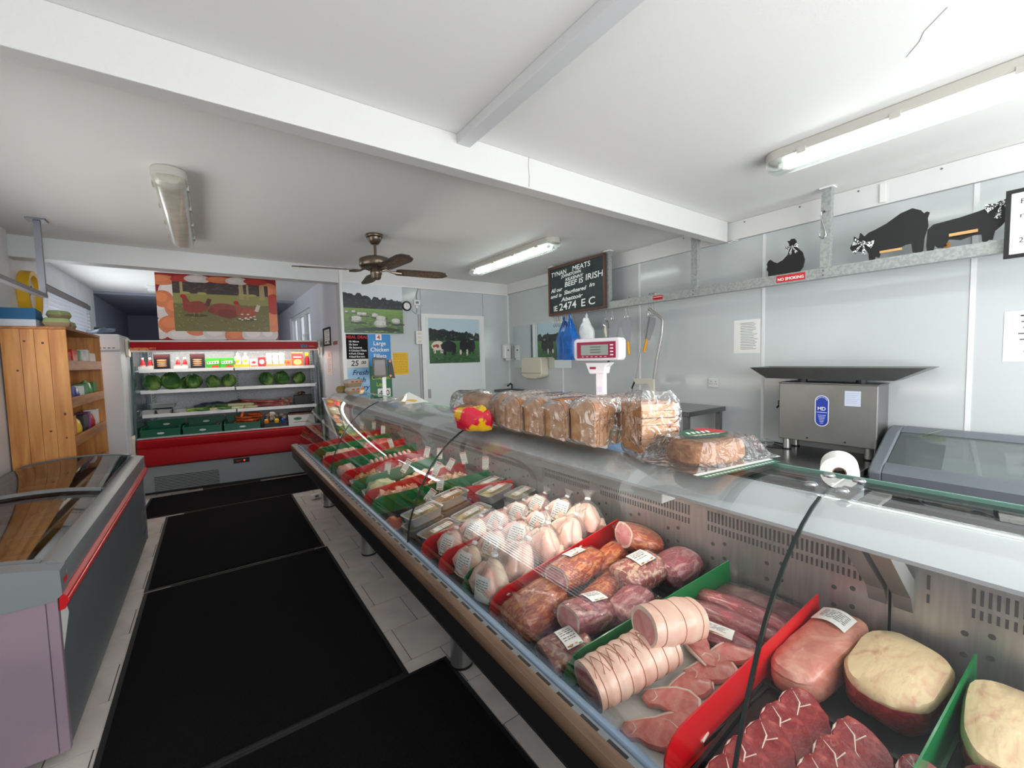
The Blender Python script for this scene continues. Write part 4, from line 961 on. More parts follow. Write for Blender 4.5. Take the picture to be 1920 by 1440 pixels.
# ------------------------------------------------------------------ posters on the back wall
def poster(name, label, cat, loc, rot, w, h, m, t=0.003, group=None):
    p = thing(name, label, cat, loc, rot, group)
    B(0, w, 0, h, -t, 0).build('sheet', m, p)
    return p
def field(a, w, h, hz, seed, tree=(S(34, 44, 40), S(24, 32, 32)), grass=(S(96, 132, 62), S(58, 98, 44)), sky=S(206, 218, 226), th=0.22):
    random.seed(seed)
    a.r(sky, 0, 0, w, h)
    for k in range(7):
        a.e(J(S(222, 228, 232), .04), random.uniform(0, w), random.uniform(hz*h+0.5*(1-hz)*h, h*.97), w*.13, h*.03, 10) if False else None
    # distant hill
    a.p(S(120, 140, 140), [(0, hz*h), (w, hz*h), (w, hz*h+h*.09), (w*.7, hz*h+h*.15), (w*.4, hz*h+h*.10), (0, hz*h+h*.14)])
    top = []
    n = 26
    for k in range(n+1):
        x = w*k/n; top.append((x, hz*h+h*th*(0.75-0.4*x/w+0.35*noise.noise(Vector((k*.55, seed, 0))))+h*.05))
    a.p(tree[1], [(0, hz*h-h*.02), (w, hz*h-h*.02)]+top[::-1])
    for k in range(120):
        x = random.uniform(0.01*w, 0.99*w); i = int(x/w*n); t_ = top[i][1]
        y = random.uniform(hz*h, t_)
        rr = h*random.uniform(.012, .03)
        rr = min(rr, x*.9, (w-x)*.9)
        a.e(J(tree[k % 2], .35), x, min(y, t_-rr*.3), rr, rr*.9, 8, 0, .4)
    strips = 10
    for k in range(strips):
        y1 = hz*h*(1-k/strips); y0 = hz*h*(1-(k+1)/strips)
        f = k/strips; c = tuple(grass[0][i]*(1-f)+grass[1][i]*f for i in range(3))+(1,)
        a.r(c, 0, y0, w, y1)
    for k in range(260):
        y = random.uniform(0.01*h, hz*h*.97); f = 1-y/(hz*h); x = random.uniform(.02*w, .98*w)
        s_ = h*(0.006+0.016*f)
        a.p(J(grass[1] if random.random() < .5 else grass[0], .35), [(max(0, x-s_*2), y), (min(w, x+s_*2), y-s_*.15), (min(w, x+s_*1.2), y+s_*.5), (max(0, x-s_), y+s_*.4)])
def sheep(a, x, y, s_, d=1):
    a.e(S(34, 52, 30), x+0.2*s_, y-0.36*s_, s_*.75, s_*.10, 12)
    for dx in (-.3, -.18, .2, .32): a.r(S(70, 70, 66), x+dx*s_*d-.03*s_, y-.42*s_, x+dx*s_*d+.03*s_, y-.1*s_)
    a.e(S(166, 166, 156), x, y, s_*.52, s_*.30, 14, 0, .12); a.e(S(206, 206, 196), x-.02*s_, y+.07*s_, s_*.44, s_*.20, 12, 0, .15)
    a.e(S(96, 94, 90), x-d*.5*s_, y+.02*s_, s_*.12, s_*.16, 10)
    for _ in range(12): a.e(J(S(186, 186, 176), .2), x+random.uniform(-.36, .36)*s_, y+random.uniform(-.15, .18)*s_, .06*s_, .04*s_, 6)
p = poster('sheep_poster', 'large photo poster of sheep grazing in a green field', 'poster', (1.29, YB-0.032, 1.846), WALLB, 0.718, 0.585, paper)
a = Art(); field(a, 0.718, 0.585, 0.50, 11, tree=(S(44, 54, 54), S(26, 32, 36)), grass=(S(122, 154, 78), S(46, 84, 40)), sky=S(216, 222, 226), th=.34)
for x, y, s_, d in ((.03, .245, .04, 1), (.11, .25, .05, 1), (.18, .225, .07, 1), (.235, .225, .07, -1), (.36, .215, .085, 1), (.14, .165, .13, 1), (.44, .175, .13, -1), (.43, .115, .165, -1), (.625, .15, .12, -1)): sheep(a, x, y, s_, d)
a.p(S(28, 46, 30), ell(.3, .045, .2, .022, 12, 0.05)); a.p(S(30, 50, 32), ell(.56, .04, .12, .02, 12))
a.build(p)
cowp = poster('cow_poster', 'photo poster of cattle in a meadow on the white door', 'poster', (2.348, YB-0.040, 1.456), WALLB, 0.772, 0.60, paper)
a = Art(); field(a, 0.772, 0.60, 0.50, 23, tree=(S(52, 66, 56), S(24, 32, 30)), grass=(S(70, 116, 58), S(38, 78, 44)), sky=S(186, 206, 216), th=.30)
def cowart(x, y, s_, body, patch=None, front=False):
    for dx in ((-.28, -.2, .2, .3) if not front else (-.12, .12)): a.r(J(body, .1), x+dx*s_-.04*s_, y-.48*s_, x+dx*s_+.04*s_, y)
    a.e(body, x, y, s_*(.46 if not front else .26), s_*(.30 if not front else .36), 14, 0, .08)
    if patch:
        for _ in range(5): a.e(patch, x+random.uniform(-.3, .3)*s_, y+random.uniform(-.12, .2)*s_, s_*.11, s_*.09, 8, 0, .3)
cowart(.125, .235, .21, S(218, 204, 190), S(140, 70, 50)); a.e(S(226, 214, 204), .205, .205, .022, .035, 10)
cowart(.285, .225, .25, S(20, 20, 22)); a.e(S(16, 16, 18), .365, .175, .03, .055, 10)
cowart(.515, .235, .26, S(22, 22, 24), None, True); a.e(S(214, 200, 188), .465, .145, .018, .035, 10)
cowart(.635, .235, .25, S(18, 18, 20), None, True); a.e(S(214, 200, 188), .565, .14, .016, .045, 10); a.r(S(220, 220, 220), .62, .318, .67, .325)
for k in range(90):
    x = random.uniform(.02, .75); y = random.uniform(.01, .16); a.p(J(S(36, 74, 40), .4), [(x-.008, y), (x+.008, y), (x+.003, y+.02)])
a.build(cowp)
def card(label, x, z0, w, h, m, lines, dy=0.008):
    t = poster('poster_card', label, 'poster', (x, YB-dy, z0), WALLB, w, h, m)
    for body, cx, cy, s_, mm, sh in lines: text(body, s_, mm, t, (cx, cy, 0.0012), align='CENTER', shear=sh, bold=0.0012)
    return t
W2 = 0.272
md = card('black MEAL DEAL poster under the sheep poster', 1.306, 1.538, 0.255, 0.292, mat('card_black', S(20, 18, 20), 0.7, spec=.2),
     [('MEAL DEAL', .128, .242, .05, ink_r, 0)])
for k, s_ in enumerate(('1lb Mince', '1lb Stew', '1lb Sausages', '4 Chicken Fillets', '4 Pork Chops', '4 Beef Burgers')):
    text(s_, 0.031, ink_w, md, (0.03, 0.196-k*0.036, 0.0012), bold=0.0006)
pc_ = card('white price card reading 25 00 under the meal deal poster', 1.306, 1.433, 0.25, 0.1, paper, [('25', .09, .022, .09, ink, .15), ('00', .195, .042, .055, ink, .15)])
ff = card('pale blue Fresh fish poster above the egg cartons', 1.306, 1.07, 0.265, 0.358, mat('card_sky', S(126, 186, 226), 0.35, col2=S(170, 212, 236), scale=4),
     [('Fresh', .15, .275, .085, mat('ink_navy', S(24, 56, 120), .6), .3), ('fish', .15, .185, .085, MATS['ink_navy'], .3), ('every', .15, .095, .085, MATS['ink_navy'], .3)])
a = Art()
for k in range(5): a.e(S(60, 120, 190), .13+.02*k, .03+.012*(k % 2), .02, .006, 8)
a.build(ff, loc=(0, 0, 0))
cfb = card('blue Large Chicken Fillets poster beside the meal deal', 1.567, 1.53, 0.275, 0.302, mat('card_blue', S(18, 134, 204), 0.35),
     [('Large', .138, .17, .07, ink_w, 0), ('Chicken', .138, .092, .07, ink_w, 0), ('Fillets', .138, .014, .07, ink_w, 0)])
a = Art(); a.r(S(240, 240, 236), .092, .232, .165, .302); a.build(cfb, loc=(0, 0, 0)); text('4', .075, mat('ink_orange', S(206, 74, 30), .6), cfb, (.128, .242, .0016), align='CENTER', bold=.002)
gp = card('green Chicken Legs poster behind the till display pole', 1.567, 1.045, 0.275, 0.482, mat('card_green', S(16, 104, 56), 0.35),
     [('Chicken', .138, .235, .07, mat('ink_lime', S(170, 214, 60), .6), 0), ('Legs', .138, .15, .07, MATS['ink_lime'], 0)])
a = Art(); a.r(S(240, 240, 236), .09, .02, .165, .12); a.r(S(240, 240, 236), .18, .02, .25, .12); a.r(S(18, 134, 204), 0, .40, .275, .482); a.build(gp, loc=(0, 0, 0))
text('4', .1, ink, gp, (.128, .03, .0016), align='CENTER'); text('0', .1, ink, gp, (.215, .03, .0016), align='CENTER'); text('\u20ac', .07, ink_r, gp, (.045, .035, .0016), align='CENTER')
yn = poster('yellow_notice', 'yellow handwritten sheet right of the blue poster', 'notice', (1.868, YB-0.004, 1.327), WALLB, 0.197, 0.28, mat('paper_yellow', S(238, 190, 30), .6))
a = Art(); random.seed(5)
for k in range(14):
    y = .255-.0175*k; x = .012
    a.r(S(170, 60, 30), .008, y, .02, y+.006)
    while x < .17:
        l = random.uniform(.012, .035); a.r(S(110, 84, 40), x+.014, y+.001, min(.188, x+.014+l), y+.004); x += l+.008
a.build(yn)
ck = thing('wall_clock', 'small round black rimmed wall clock beside the sheep poster', 'clock', (2.073, YB-0.002, 2.197), WALLB)
G().lathe([(0.0, 0.0), (0.062, 0.0), (0.064, 0.012), (0.058, 0.022), (0.046, 0.02), (0.044, 0.008), (0.0, 0.008)], 28).build('case', black, ck, smooth=True)
a = Art(); a.e(S(236, 236, 232), 0, 0, .044, .044, 24); a.p(S(40, 40, 40), [(-.002, 0), (.002, 0), (.001, .03), (-.001, .03)]); a.p(S(40, 40, 40), [(0, -.002), (.022, -.012), (.022, -.009), (0, .002)])
for k in range(12): a.e(S(60, 60, 60), .037*math.cos(k*PI/6), .037*math.sin(k*PI/6), .0025, .0025, 6)
a.build(ck, 'dial', (0, 0, .0085))
tb_ = thing('junction_box', 'white thermostat box on the wall right of the clock', 'box', (2.165, YB-0.002, 2.21), WALLB)
B(0, .085, 0, .07, 0, .035).build('case', white_pl, tb_, bevel=.004); B(.02, .06, .02, .05, .035, .038).build('dial_plate', grey_pl, tb_)
B(.03, .055, -.035, 0, 0, .02).build('gland', white_pl, tb_)
G().path([(.05, .07, .01), (.04, .12, .01), (.06, .19, .008), (.075, .225, .006)], .004, 6).build('cable', grey_pl, tb_)
G().path([(.04, -.035, .01), (.045, -.07, .008), (.03, -.11, .006), (-.03, -.06, .006)], .003, 6).build('cable', grey_pl, tb_)
sw = thing('fuse_switch', 'white switch block on the conduit left of the door', 'switch', (2.17, YB-0.022, 1.712), WALLB)
B(0, .085, 0, .17, 0, .03).build('case', white_pl, sw, bevel=.004)
for k in range(3): B(.02, .065, .02+.05*k, .05+.05*k, .03, .036).build('rocker', cream_pl, sw)
# ------------------------------------------------------------------ the bay right wall: framed certificate, red plate, paper
def bay(name, label, cat, y, z0, w, h, m):
    t = thing(name, label, cat, (1.261, y, z0), WALLR); B(0, w, 0, h, 0, .004).build('sheet', m, t); return t
fc = bay('framed_certificate', 'dark framed certificate on the wall right of the red fridge', 'picture', 6.10, 1.72, .42, .235, paper)
for x0, x1, y0, y1 in ((0, .42, 0, .022), (0, .42, .213, .235), (0, .03, .0225, .2125), (.39, .42, .0225, .2125)): B(x0, x1, y0, y1, .004, .016).build('frame_bar', fly, fc)
a = Art()
for k in range(6): a.r(S(120, 120, 128), .1, .18-.024*k, .32-.03*(k % 3), .186-.024*k)
a.e(S(50, 50, 60), .12, .05, .035, .018, 10); a.e(S(50, 50, 60), .3, .05, .035, .018, 10)
a.build(fc, loc=(0, 0, .004))
rp = bay('red_plate', 'small red-brown plate on the wall beside the framed certificate', 'sign', 5.60, 1.72, .21, .042, mat('plate_red', S(140, 66, 60), .5)); B(.01, .2, .018, .022, .004, .0016).build('line', ink_w, rp)
np_ = bay('wall_paper_notice', 'faint pink paper notice on the wall below the framed certificate', 'notice', 5.97, 1.34, .27, .30, mat('paper_pink', S(232, 214, 206), .6))
a = Art(); a.e(S(224, 160, 140), .12, .26, .06, .03, 14)
for k in range(8): a.r(S(160, 150, 150), .04, .2-.022*k, .2-.02*(k % 3), .206-.022*k)
a.build(np_, loc=(0, 0, .0042))
# ------------------------------------------------------------------ egg poster standing on the fridge
ep_ = thing('egg_poster', 'wide poster of three red hens framed by brown and white eggs above the fridge', 'poster', (-0.475, 6.415, 1.812), (R(90), 0, R(-6.4)))
PW, PH_ = 1.225, 0.783
B(0, PW, 0, PH_, -0.006, 0).build('sheet', paper, ep_)
a = Art(); random.seed(9)
a.r(S(150, 20, 30), 0, 0, PW, PH_)
eg = [(.03, .40, .11, .15, 0), (.02, .13, .09, .12, 0), (.14, .56, .12, .14, 0), (.05, .70, .16, .06, 1), (.06, .48, .1, .1, 1), (.17, .38, .1, .12, 1), (.13, .18, .13, .11, 1), (.24, .06, .17, .07, 0), (.42, .03, .11, .05, 0), (.36, .11, .1, .06, 1),
      (.56, .08, .14, .10, 0), (.76, .06, .12, .10, 1), (.96, .07, .14, .11, 0), (1.12, .08, .1, .12, 0), (1.17, .24, .1, .14, 1), (1.13, .60, .13, .13, 1), (1.19, .46, .1, .13, 2), (.26, .72, .12, .05, 2), (.40, .73, .13, .05, 0), (.62, .735, .14, .04, 1), (.8, .73, .12, .05, 0), (1.0, .735, .13, .04, 2)]
ec = [S(222, 212, 206), S(222, 130, 84), S(178, 50, 40)]
def clipell(cx, cy, rx, ry): return [(min(max(x, 0.001), PW-.001), min(max(y, 0.001), PH_-.001)) for x, y in ell(cx, cy, rx, ry, 22)]
for cx, cy, rx, ry, k in eg:
    a.p(J(ec[k], .06), clipell(cx, cy, rx, ry)); a.p(J(tuple(min(1, c*1.15) for c in ec[k][:3])+(1,), .03), clipell(cx-rx*.15, cy+ry*.2, rx*.6, ry*.55))
ox, oy, ow, oh = .155, .105, .975, .585
a.r(S(118, 112, 62), ox, oy, ox+ow, oy+oh); a.r(S(150, 146, 84), ox, oy+.33, ox+ow, oy+.45); a.r(S(66, 56, 52), ox, oy+.45, ox+ow, oy+oh)
for k in range(70): a.e(J(S(84, 70, 66), .4), ox+random.uniform(.02, ow-.02), oy+random.uniform(.465, oh-.012), .022, .007, 8, random.uniform(-.6, .6))
for x, w_ in ((.07, .03), (.66, .05), (.74, .025), (.88, .06)): a.p(S(176, 156, 110), [(ox+x, oy+.40), (ox+x+w_, oy+.40), (ox+x+w_*.9, oy+oh), (ox+x, oy+oh)])
for x in (.12, .28, .7, .8): a.e(S(176, 166, 96), ox+x, oy+.455, .05, .016, 10)
for k in range(320):
    x = ox+random.uniform(.01, ow-.03); y = oy+random.uniform(.004, .33); a.p(J(S(112, 108, 52) if random.random() < .6 else S(150, 138, 76), .35), [(x, y), (x+.02, y+.002), (x+.012, y+.012)])
def hen_a(x, y, s_, c, tail):
    a.e(S(76, 74, 40), x, y-.5*s_, s_*.6, s_*.08, 12)
    a.e(c, x, y, s_*.62, s_*.36, 16, .1, .1); a.e(J(c, .2), x+.1*s_, y+.05*s_, s_*.42, s_*.2, 12, .1, .15)
    a.p(c, [(x-.58*s_, y+.02*s_), (x-.25*s_, y+.3*s_), (x-.42*s_, y+.62*s_), (x-.62*s_, y+.6*s_)]); a.e(S(176, 24, 36), x-.56*s_, y+.62*s_, s_*.15, s_*.12, 10)
    a.p(tail, [(x+.45*s_, y+.1*s_), (x+.62*s_, y+.55*s_), (x+.82*s_, y+.48*s_), (x+.66*s_, y+.05*s_)])
    for dx in (-.1, .15): a.r(S(170, 130, 80), x+dx*s_, y-.52*s_, x+dx*s_+.03*s_, y-.3*s_)
    for _ in range(24): a.e(J(c, .35), x+random.uniform(-.45, .5)*s_, y+random.uniform(-.2, .22)*s_, .05*s_, .02*s_, 6, random.uniform(-.4, .4))
hen_a(ox+.21, oy+.29, .20, S(150, 60, 46), S(96, 44, 40)); 
a.e(S(146, 64, 50), ox+.50, oy+.26, .155, .085, 18, -.1, .06); a.e(S(128, 50, 44), ox+.53, oy+.22, .11, .055, 14, -.1); a.e(S(132, 50, 42), ox+.365, oy+.25, .035, .03, 10)
hen_a(ox+.73, oy+.24, .19, S(166, 78, 52), S(214, 200, 186))
for k in range(10): a.e(J(S(226, 206, 190), .1), ox+.73+random.uniform(-.08, .09), oy+.17+random.uniform(-.03, .05), .016, .01, 8)
a.build(ep_)
# ------------------------------------------------------------------ left: hanging grey frame, yellow ring, things on the cabinet
lf = thing('hanging_rail', 'grey steel rail hung from the ceiling at the left edge', 'rail', (-0.98, 4.571, 2.03))
gsl = mat('grey_steel_paint', S(140, 142, 150), .45, .3)
B(-.02, .02, -3.0, .02, 0, .028).build('rail_bar', gsl, lf); B(-.018, .018, -.016, .016, .028, .565).build('post', gsl, lf)
B(-.05, .05, -.05, .05, .556, .569).build('ceiling_plate', gsl, lf)
yr = thing('yellow_clock', 'yellow rimmed round wall clock left of the window blind', 'clock', (-1.298, 5.52, 2.155))
rg = [ring(0, 0, 0, 0, 0)]
g = G(); n = 40; rings = []
for k in range(n+1):
    a_ = 2*PI*k/n; cy_, cz_ = math.cos(a_), math.sin(a_)
    rings.append([(0.0, cy_*r_, cz_*r_*1.12) if False else (dx, cy_*r_, cz_*r_*1.12) for dx, r_ in ((0.0, .19), (.07, .19), (.07, .155), (0.0, .155))])
g.loft(rings, cap=False); g.build('rim', mat('ring_yellow', S(226, 178, 30), .4), yr, smooth=True)
G().prism(ell(0, 0, .156, .175, 32), 'x', .004, .03).build('dial', mat('ring_back', S(222, 222, 224), .4), yr)
for an in (60, 200): G().path([(.034, 0, 0), (.034, .1*math.cos(R(an)), .1*math.sin(R(an)))], .004, 6).build('hand', black, yr)
bb = thing('blue_box', 'blue and white carton at the left end on top of the pine cabinet', 'box', (-1.145, 4.78, 1.827))
B(-.09, .09, -.1, .1, 0, .05).build('carton', mat('carton_pale', S(196, 202, 210), .5), bb); G().prism([(-.1, .05), (-.09, .135), (.05, .12), (.1, .05)], 'x', -.09, .09).build('lid_flap', mat('carton_blue', S(22, 92, 134), .45), bb)
eggc = mat('egg_carton_brown', S(176, 152, 122), .85, bump=.4, bscale=80); eggl = mat('egg_carton_green', S(160, 178, 118), .8, bump=.3, bscale=80)
eggm = mat('egg_shell', S(206, 150, 112), .5)
def eggcarton(label, loc, rz, lidm, eggs=True, n=3, closed=True, wl=.15):
    t = thing('egg_carton', label, 'egg carton', loc, rz, 'egg cartons')
    g = G(); rows = []
    def sec(z, s_, wob):
        pts = []; N = 40
        for k in range(N):
            a_ = 2*PI*k/N; c, s__ = math.cos(a_), math.sin(a_)
            x = math.copysign(abs(c)**.35, c)*wl*.5*s_; y = math.copysign(abs(s__)**.35, s__)*.052*s_
            w_ = 1-wob*(.5-.5*math.cos(2*PI*(x/wl+.5)*n)); pts.append((x, y*w_, z))
        return pts
    g.loft([sec(0, .8, .25), sec(.004, .86, .22), sec(.03, 1, .12), sec(.036, 1.03, 0), sec(.039, 1.03, 0)]); g.build('tray', eggc, t, smooth=True)
    if closed:
        g = G(); g.loft([sec(.0392, 1.02, 0), sec(.045, 1.0, .03), sec(.066, .92, .12), sec(.072, .8, .2), sec(.073, .5, .2)]); g.build('lid', lidm, t, smooth=True)
    if eggs:
        for i in range(n):
            for j in (-1, 1):
                e = G().lathe([(0, -.002)]+[(.021*math.sin(PI*q/10)*(1-.12*q/10), .027-.027*math.cos(PI*q/10)) for q in range(1, 10)]+[(0, .054)], 14, ((i-(n-1)/2)*wl/n*.9, j*.024))
                e.build('egg', eggm, t, (0, 0, .012), smooth=True)
    return t
eggcarton('leftmost egg carton on the pine cabinet with a pale green lid', (-0.965, 4.78, 1.827), R(8), eggl, False)
e2 = eggcarton('middle egg carton of the stack on the pine cabinet', (-0.985, 4.96, 1.827), R(80), eggl, False)
dup(e2, (-0.985, 4.955, 1.90), R(74), 'uppermost pale green egg carton on the pine cabinet')
dup(e2, (-0.985, 5.16, 1.827), R(90), 'rear egg carton on the pine cabinet, farthest from the camera')
# cartons at the far end of the counter top
eggcarton('brown egg carton with green lid at the far end of the counter top', (1.09, 4.47, 1.189), R(35), mat('carton_olive', S(150, 132, 58), .8), False)
gt = eggcarton('grey egg carton showing red eggs at the far end of the counter top', (1.12, 4.20, 1.189), R(20), mat('carton_grey', S(178, 172, 162), .85), False, 3, True, .17)
a = Art()
for k in range(3): a.e(S(196, 96, 66), -.05+.05*k, .05, .018, .009, 12)
a.build(gt, 'print', (0, -.0535, 0), (R(90), 0, 0))
dup(gt, (1.115, 4.23, 1.262), R(26), 'grey egg carton stacked upper-most at the far end of the counter top')
# till customer display on its pole behind the counter
td_ = thing('till_display', 'black customer display on a white pole near the far end of the counter', 'display', (1.58, 4.70, 0.906), R(-14))
B(-.07, .07, -.06, .06, 0, .02).build('base', black, td_); B(-.02, .02, -.012, .012, .02, .45).build('pole', white_pl, td_)
G().prism([(-.115, .41), (-.12, .625), (-.105, .64), (.03, .63), (.035, .42)], 'y', -.03, .0).build('screen_housing', mat('till_brown', S(74, 66, 60), .4), td_, bevel=.006)
B(-.10, .015, -.0325, -.0305, .44, .61).build('screen', mat('till_screen', S(104, 96, 88), .25), td_)
G().prism([(.045, .61), (.09, .61), (.12, .40), (.055, .41)], 'y', -.02, .03).build('side_arm', black, td_)
for z in (.595, .43): G().tube((.07, -.028, z), (.07, -.0205, z), .014, n=12).build('knob', mat('knob_orange', S(220, 130, 50), .4), td_)
# folded white price card on the counter top
wp = thing('folded_card', 'folded white card with yellow print lying on the counter top', 'card', (1.17, 2.98, 1.192), R(20))
G().add([(-.10, -.09, 0), (.10, -.11, 0), (.02, 0, .075), (.0, 0, .07), (-.10, .10, 0), (.12, .08, 0)], [(0, 1, 2, 3), (3, 2, 5, 4)]).build('card_sheet', paper, wp)
a = Art(); a.e(S(226, 186, 80), 0, 0, .05, .018, 12, 0, .2); a.build(wp, 'print', (-.03, -.075, .016), (R(40), 0, R(-8)))
# ------------------------------------------------------------------ goods in the fridge
FA = R(-6.413)
def FP(u, v, z): return (-0.735+u*math.cos(FA)-v*math.sin(FA), 6.394+u*math.sin(FA)+v*math.cos(FA), z)
Z1, Z2, Z3, Z4 = 1.461, 1.211, 0.926, 0.646
def carton(label, u, v, z, w, d, h, m, art=None, name='food_packet', cat='packet', group='packets on the lit top shelf', rz=0):
    t = thing(name, label, cat, FP(u, v, z), FA+rz, group)
    B(-w/2, w/2, 0, d, 0, h).build('box', m, t, bevel=0.003)
    if art:
        a = Art(); art(a, w, h); a.build(t, 'print', (0, -0.0002, 0), (R(90), 0, 0))
    return t
blk = mat('pack_black', S(26, 24, 26), .3); pw = mat('pack_white', S(232, 230, 226), .4); rdm = mat('pack_red', S(180, 26, 30), .3)
def sauce(label, u, n, base):
    t = thing('sauce_pack', label, 'sauce', FP(u, .17, Z1), FA, 'packets on the lit top shelf')
    B(-.07, .07, 0, .09, 0, .045).build('tray', base, t)
    for dx in (-.034, .034):
        b = G().lathe([(0, .006), (.024, .006), (.026, .02), (.026, .07), (.015, .11), (.008, .125), (.008, .14), (.0, .14)], 16, (dx, .045)).build('bottle', rdm, t, smooth=True)
        G().lathe([(.012, .126), (.012, .15), (0, .15)], 12, (dx, .045)).build('cap', white_pl if base is pw else red_pl, b)
        G().lathe([(.0268, .025), (.0268, .06)], 16, (dx, .045)).build('label', mat('sauce_label', S(214, 160, 150), .4), b)
def art_sausage(a, w, h):
    for k in range(4): a.e(J(S(206, 150, 110), .1), 0, h*.25+k*h*.12, w*.32, h*.04, 12)
    a.r(S(60, 20, 24), -w*.45, h*.72, w*.45, h*.95)
def art_green(a, w, h):
    a.r(S(60, 170, 40), -w/2, 0, w/2, h); a.p(S(236, 236, 226), [(-w*.42, h*.42), (w*.42, h*.48), (w*.42, h*.75), (-w*.42, h*.68)])
    for k in range(4): a.r(S(60, 150, 40), -w*.36+k*w*.19, h*.5, -w*.26+k*w*.19, h*.66)
    a.r(S(214, 60, 40), -w*.1, h*.1, w*.42, h*.3)
def art_white(a, w, h):
    a.e(S(206, 60, 60), 0, h*.6, w*.28, h*.16, 14); a.r(S(214, 120, 60), -w*.4, h*.1, w*.4, h*.26)
sauce('leftmost pair of dark red sauce bottles in a white tray on the top shelf', .09, 2, pw)
carton('black sausage pack right of the dark red sauce bottles', .24, .18, Z1, .15, .05, .19, blk, art_sausage)
sauce('second pair of bright red sauce bottles on the top shelf', .42, 2, pw)
carton('black pack of burgers right of the bright red bottles', .585, .18, Z1, .145, .05, .19, blk, art_sausage)
gm = mat('pack_green', S(56, 160, 40), .35)
carton('left green packet on the top shelf', .742, .17, Z1, .145, .06, .13, gm, art_green)
carton('right green packet on the top shelf', .89, .17, Z1, .14, .06, .13, gm, art_green)
mt = thing('mustard_tray', 'yellow tray holding two white and yellow squeezy bottles', 'sauce', FP(1.045, .17, Z1), FA)
ylm = mat('pack_yellow', S(240, 196, 20), .35)
B(-.085, .085, 0, .08, 0, .045).build('tray', ylm, mt)
for dx in (-.043, .043):
    b = G().loft([ring(z, dx, .04, rx, ry, 18, 2.2, 'z') for z, rx, ry in ((.006, .032, .022), (.02, .036, .026), (.10, .039, .028), (.14, .03, .022), (.155, .016, .014))]).build('bottle', pw, mt, smooth=True)
    G().lathe([(.014, .155), (.014, .19), (.008, .195), (0, .195)], 12, (dx, .04)).build('cap', pw, b)
    a = Art(); a.e(S(242, 200, 30), dx, .10, .022, .032, 14); a.e(S(250, 250, 240), dx, .11, .014, .012, 10); a.build(b, 'label', (0, .0105, 0), (R(90), 0, 0))
carton('small white and orange packet right of the mustard tray', 1.18, .18, Z1, .085, .05, .11, pw, art_white)
carton('small red and white packet left of the mayonnaise jars', 1.27, .18, Z1, .085, .05, .13, rdm, lambda a, w, h: a.e(S(236, 226, 220), 0, h*.55, w*.35, h*.25, 14))
mj = thing('mayonnaise_tray', 'card tray of three white mayonnaise jars on the top shelf', 'sauce', FP(1.43, .17, Z1), FA)
B(-.115, .115, 0, .09, 0, .04).build('tray', mat('card_tan', S(206, 170, 110), .7), mj)
for k in range(3):
    j = G().loft([ring(z, -.074+.074*k, .045, r_, r_, 18, 2.4, 'z') for z, r_ in ((.006, .032), (.02, .035), (.12, .035), (.14, .03), (.15, .03), (.152, .034), (.185, .033), (.187, .02))]).build('jar', mat('mayo_cream', S(240, 236, 214), .35), mj, smooth=True)
    a = Art()
    for q in range(2): a.r(S(214, 206, 170), -.074+.074*k-.016, .075+q*.03, -.074+.074*k+.016, .085+q*.03)
    a.build(j, 'label', (0, .0085, 0), (R(90), 0, 0))
carton('small orange lidded tub right of the mayonnaise jars', 1.575, .18, Z1, .07, .06, .09, mat('pack_orange', S(226, 120, 50), .4), art_white)
carton('tall red and yellow packet near the right end of the top shelf', 1.69, .18, Z1, .14, .05, .19, mat('pack_red_orange', S(224, 96, 40), .4), lambda a, w, h: (a.r(S(206, 40, 36), -w/2, h*.55, w/2, h*.92), a.e(S(240, 220, 120), 0, h*.3, w*.35, h*.2, 14), a.r(S(244, 230, 210), -w*.35, h*.62, w*.35, h*.7)))
rj = thing('sauce_jar', 'yellow capped red bottle at the right end of the top shelf', 'sauce', FP(1.81, .21, Z1), FA)
G().lathe([(0, 0), (.026, 0), (.028, .01), (.028, .10), (.02, .13), (.02, .14)], 16).build('bottle', rdm, rj, smooth=True); G().lathe([(.023, .141), (.024, .185), (0, .187)], 16).build('cap', ylm, rj, smooth=True)
# cabbages
cab1 = mat('cabbage_leaf', S(84, 120, 52), .6, spec=.25, col2=S(136, 166, 94), scale=7, lo=.45, hi=.62, bump=.5, bscale=26)
cab2 = mat('cabbage_leaf_dark', S(54, 94, 44), .6, spec=.25, col2=S(88, 130, 66), scale=8, lo=.45, hi=.62, bump=.5, bscale=26)
def cabbage(seed):
    t = thing('cabbage', 'x', 'cabbage', (0, 0, 0), 0, 'cabbages on the second shelf')
    rings = [ring(-.085+.017*k, 0, 0, .088*math.sqrt(max(.002, 1-((k-5)/5.02)**2)), .08*math.sqrt(max(.002, 1-((k-5)/5.02)**2)), 18) for k in range(11)]
    g = lumpy(G().loft(rings), 12, .008, seed); g.v = [(x, y, z+.078) for x, y, z in g.v]; g.build('heart', cab1, t, smooth=True)
    random.seed(seed)
    for k in range(8):
        an = 2*PI*k/8+random.uniform(-.3, .3); el = random.uniform(-.1, .75); s_ = random.uniform(.85, 1.1)
        def leaf(u, v):
            a1 = (u-.5)*1.5; b1 = el-.9+v*1.75
            r_ = .086*s_*(1+.10*v)+.011*math.sin(u*19+seed)*v+.022*v*v*v
            x = r_*math.cos(b1)*math.cos(a1); y = r_*math.cos(b1)*math.sin(a1); z = r_*math.sin(b1)*.92
            return (x*math.cos(an)-y*math.sin(an), x*math.sin(an)+y*math.cos(an), max(z+.078, .002))
        G().grid(8, 6, leaf).build('leaf', cab2 if k % 3 else cab1, t, smooth=True)
    return t
cb1, cb2 = cabbage(3), cabbage(11)
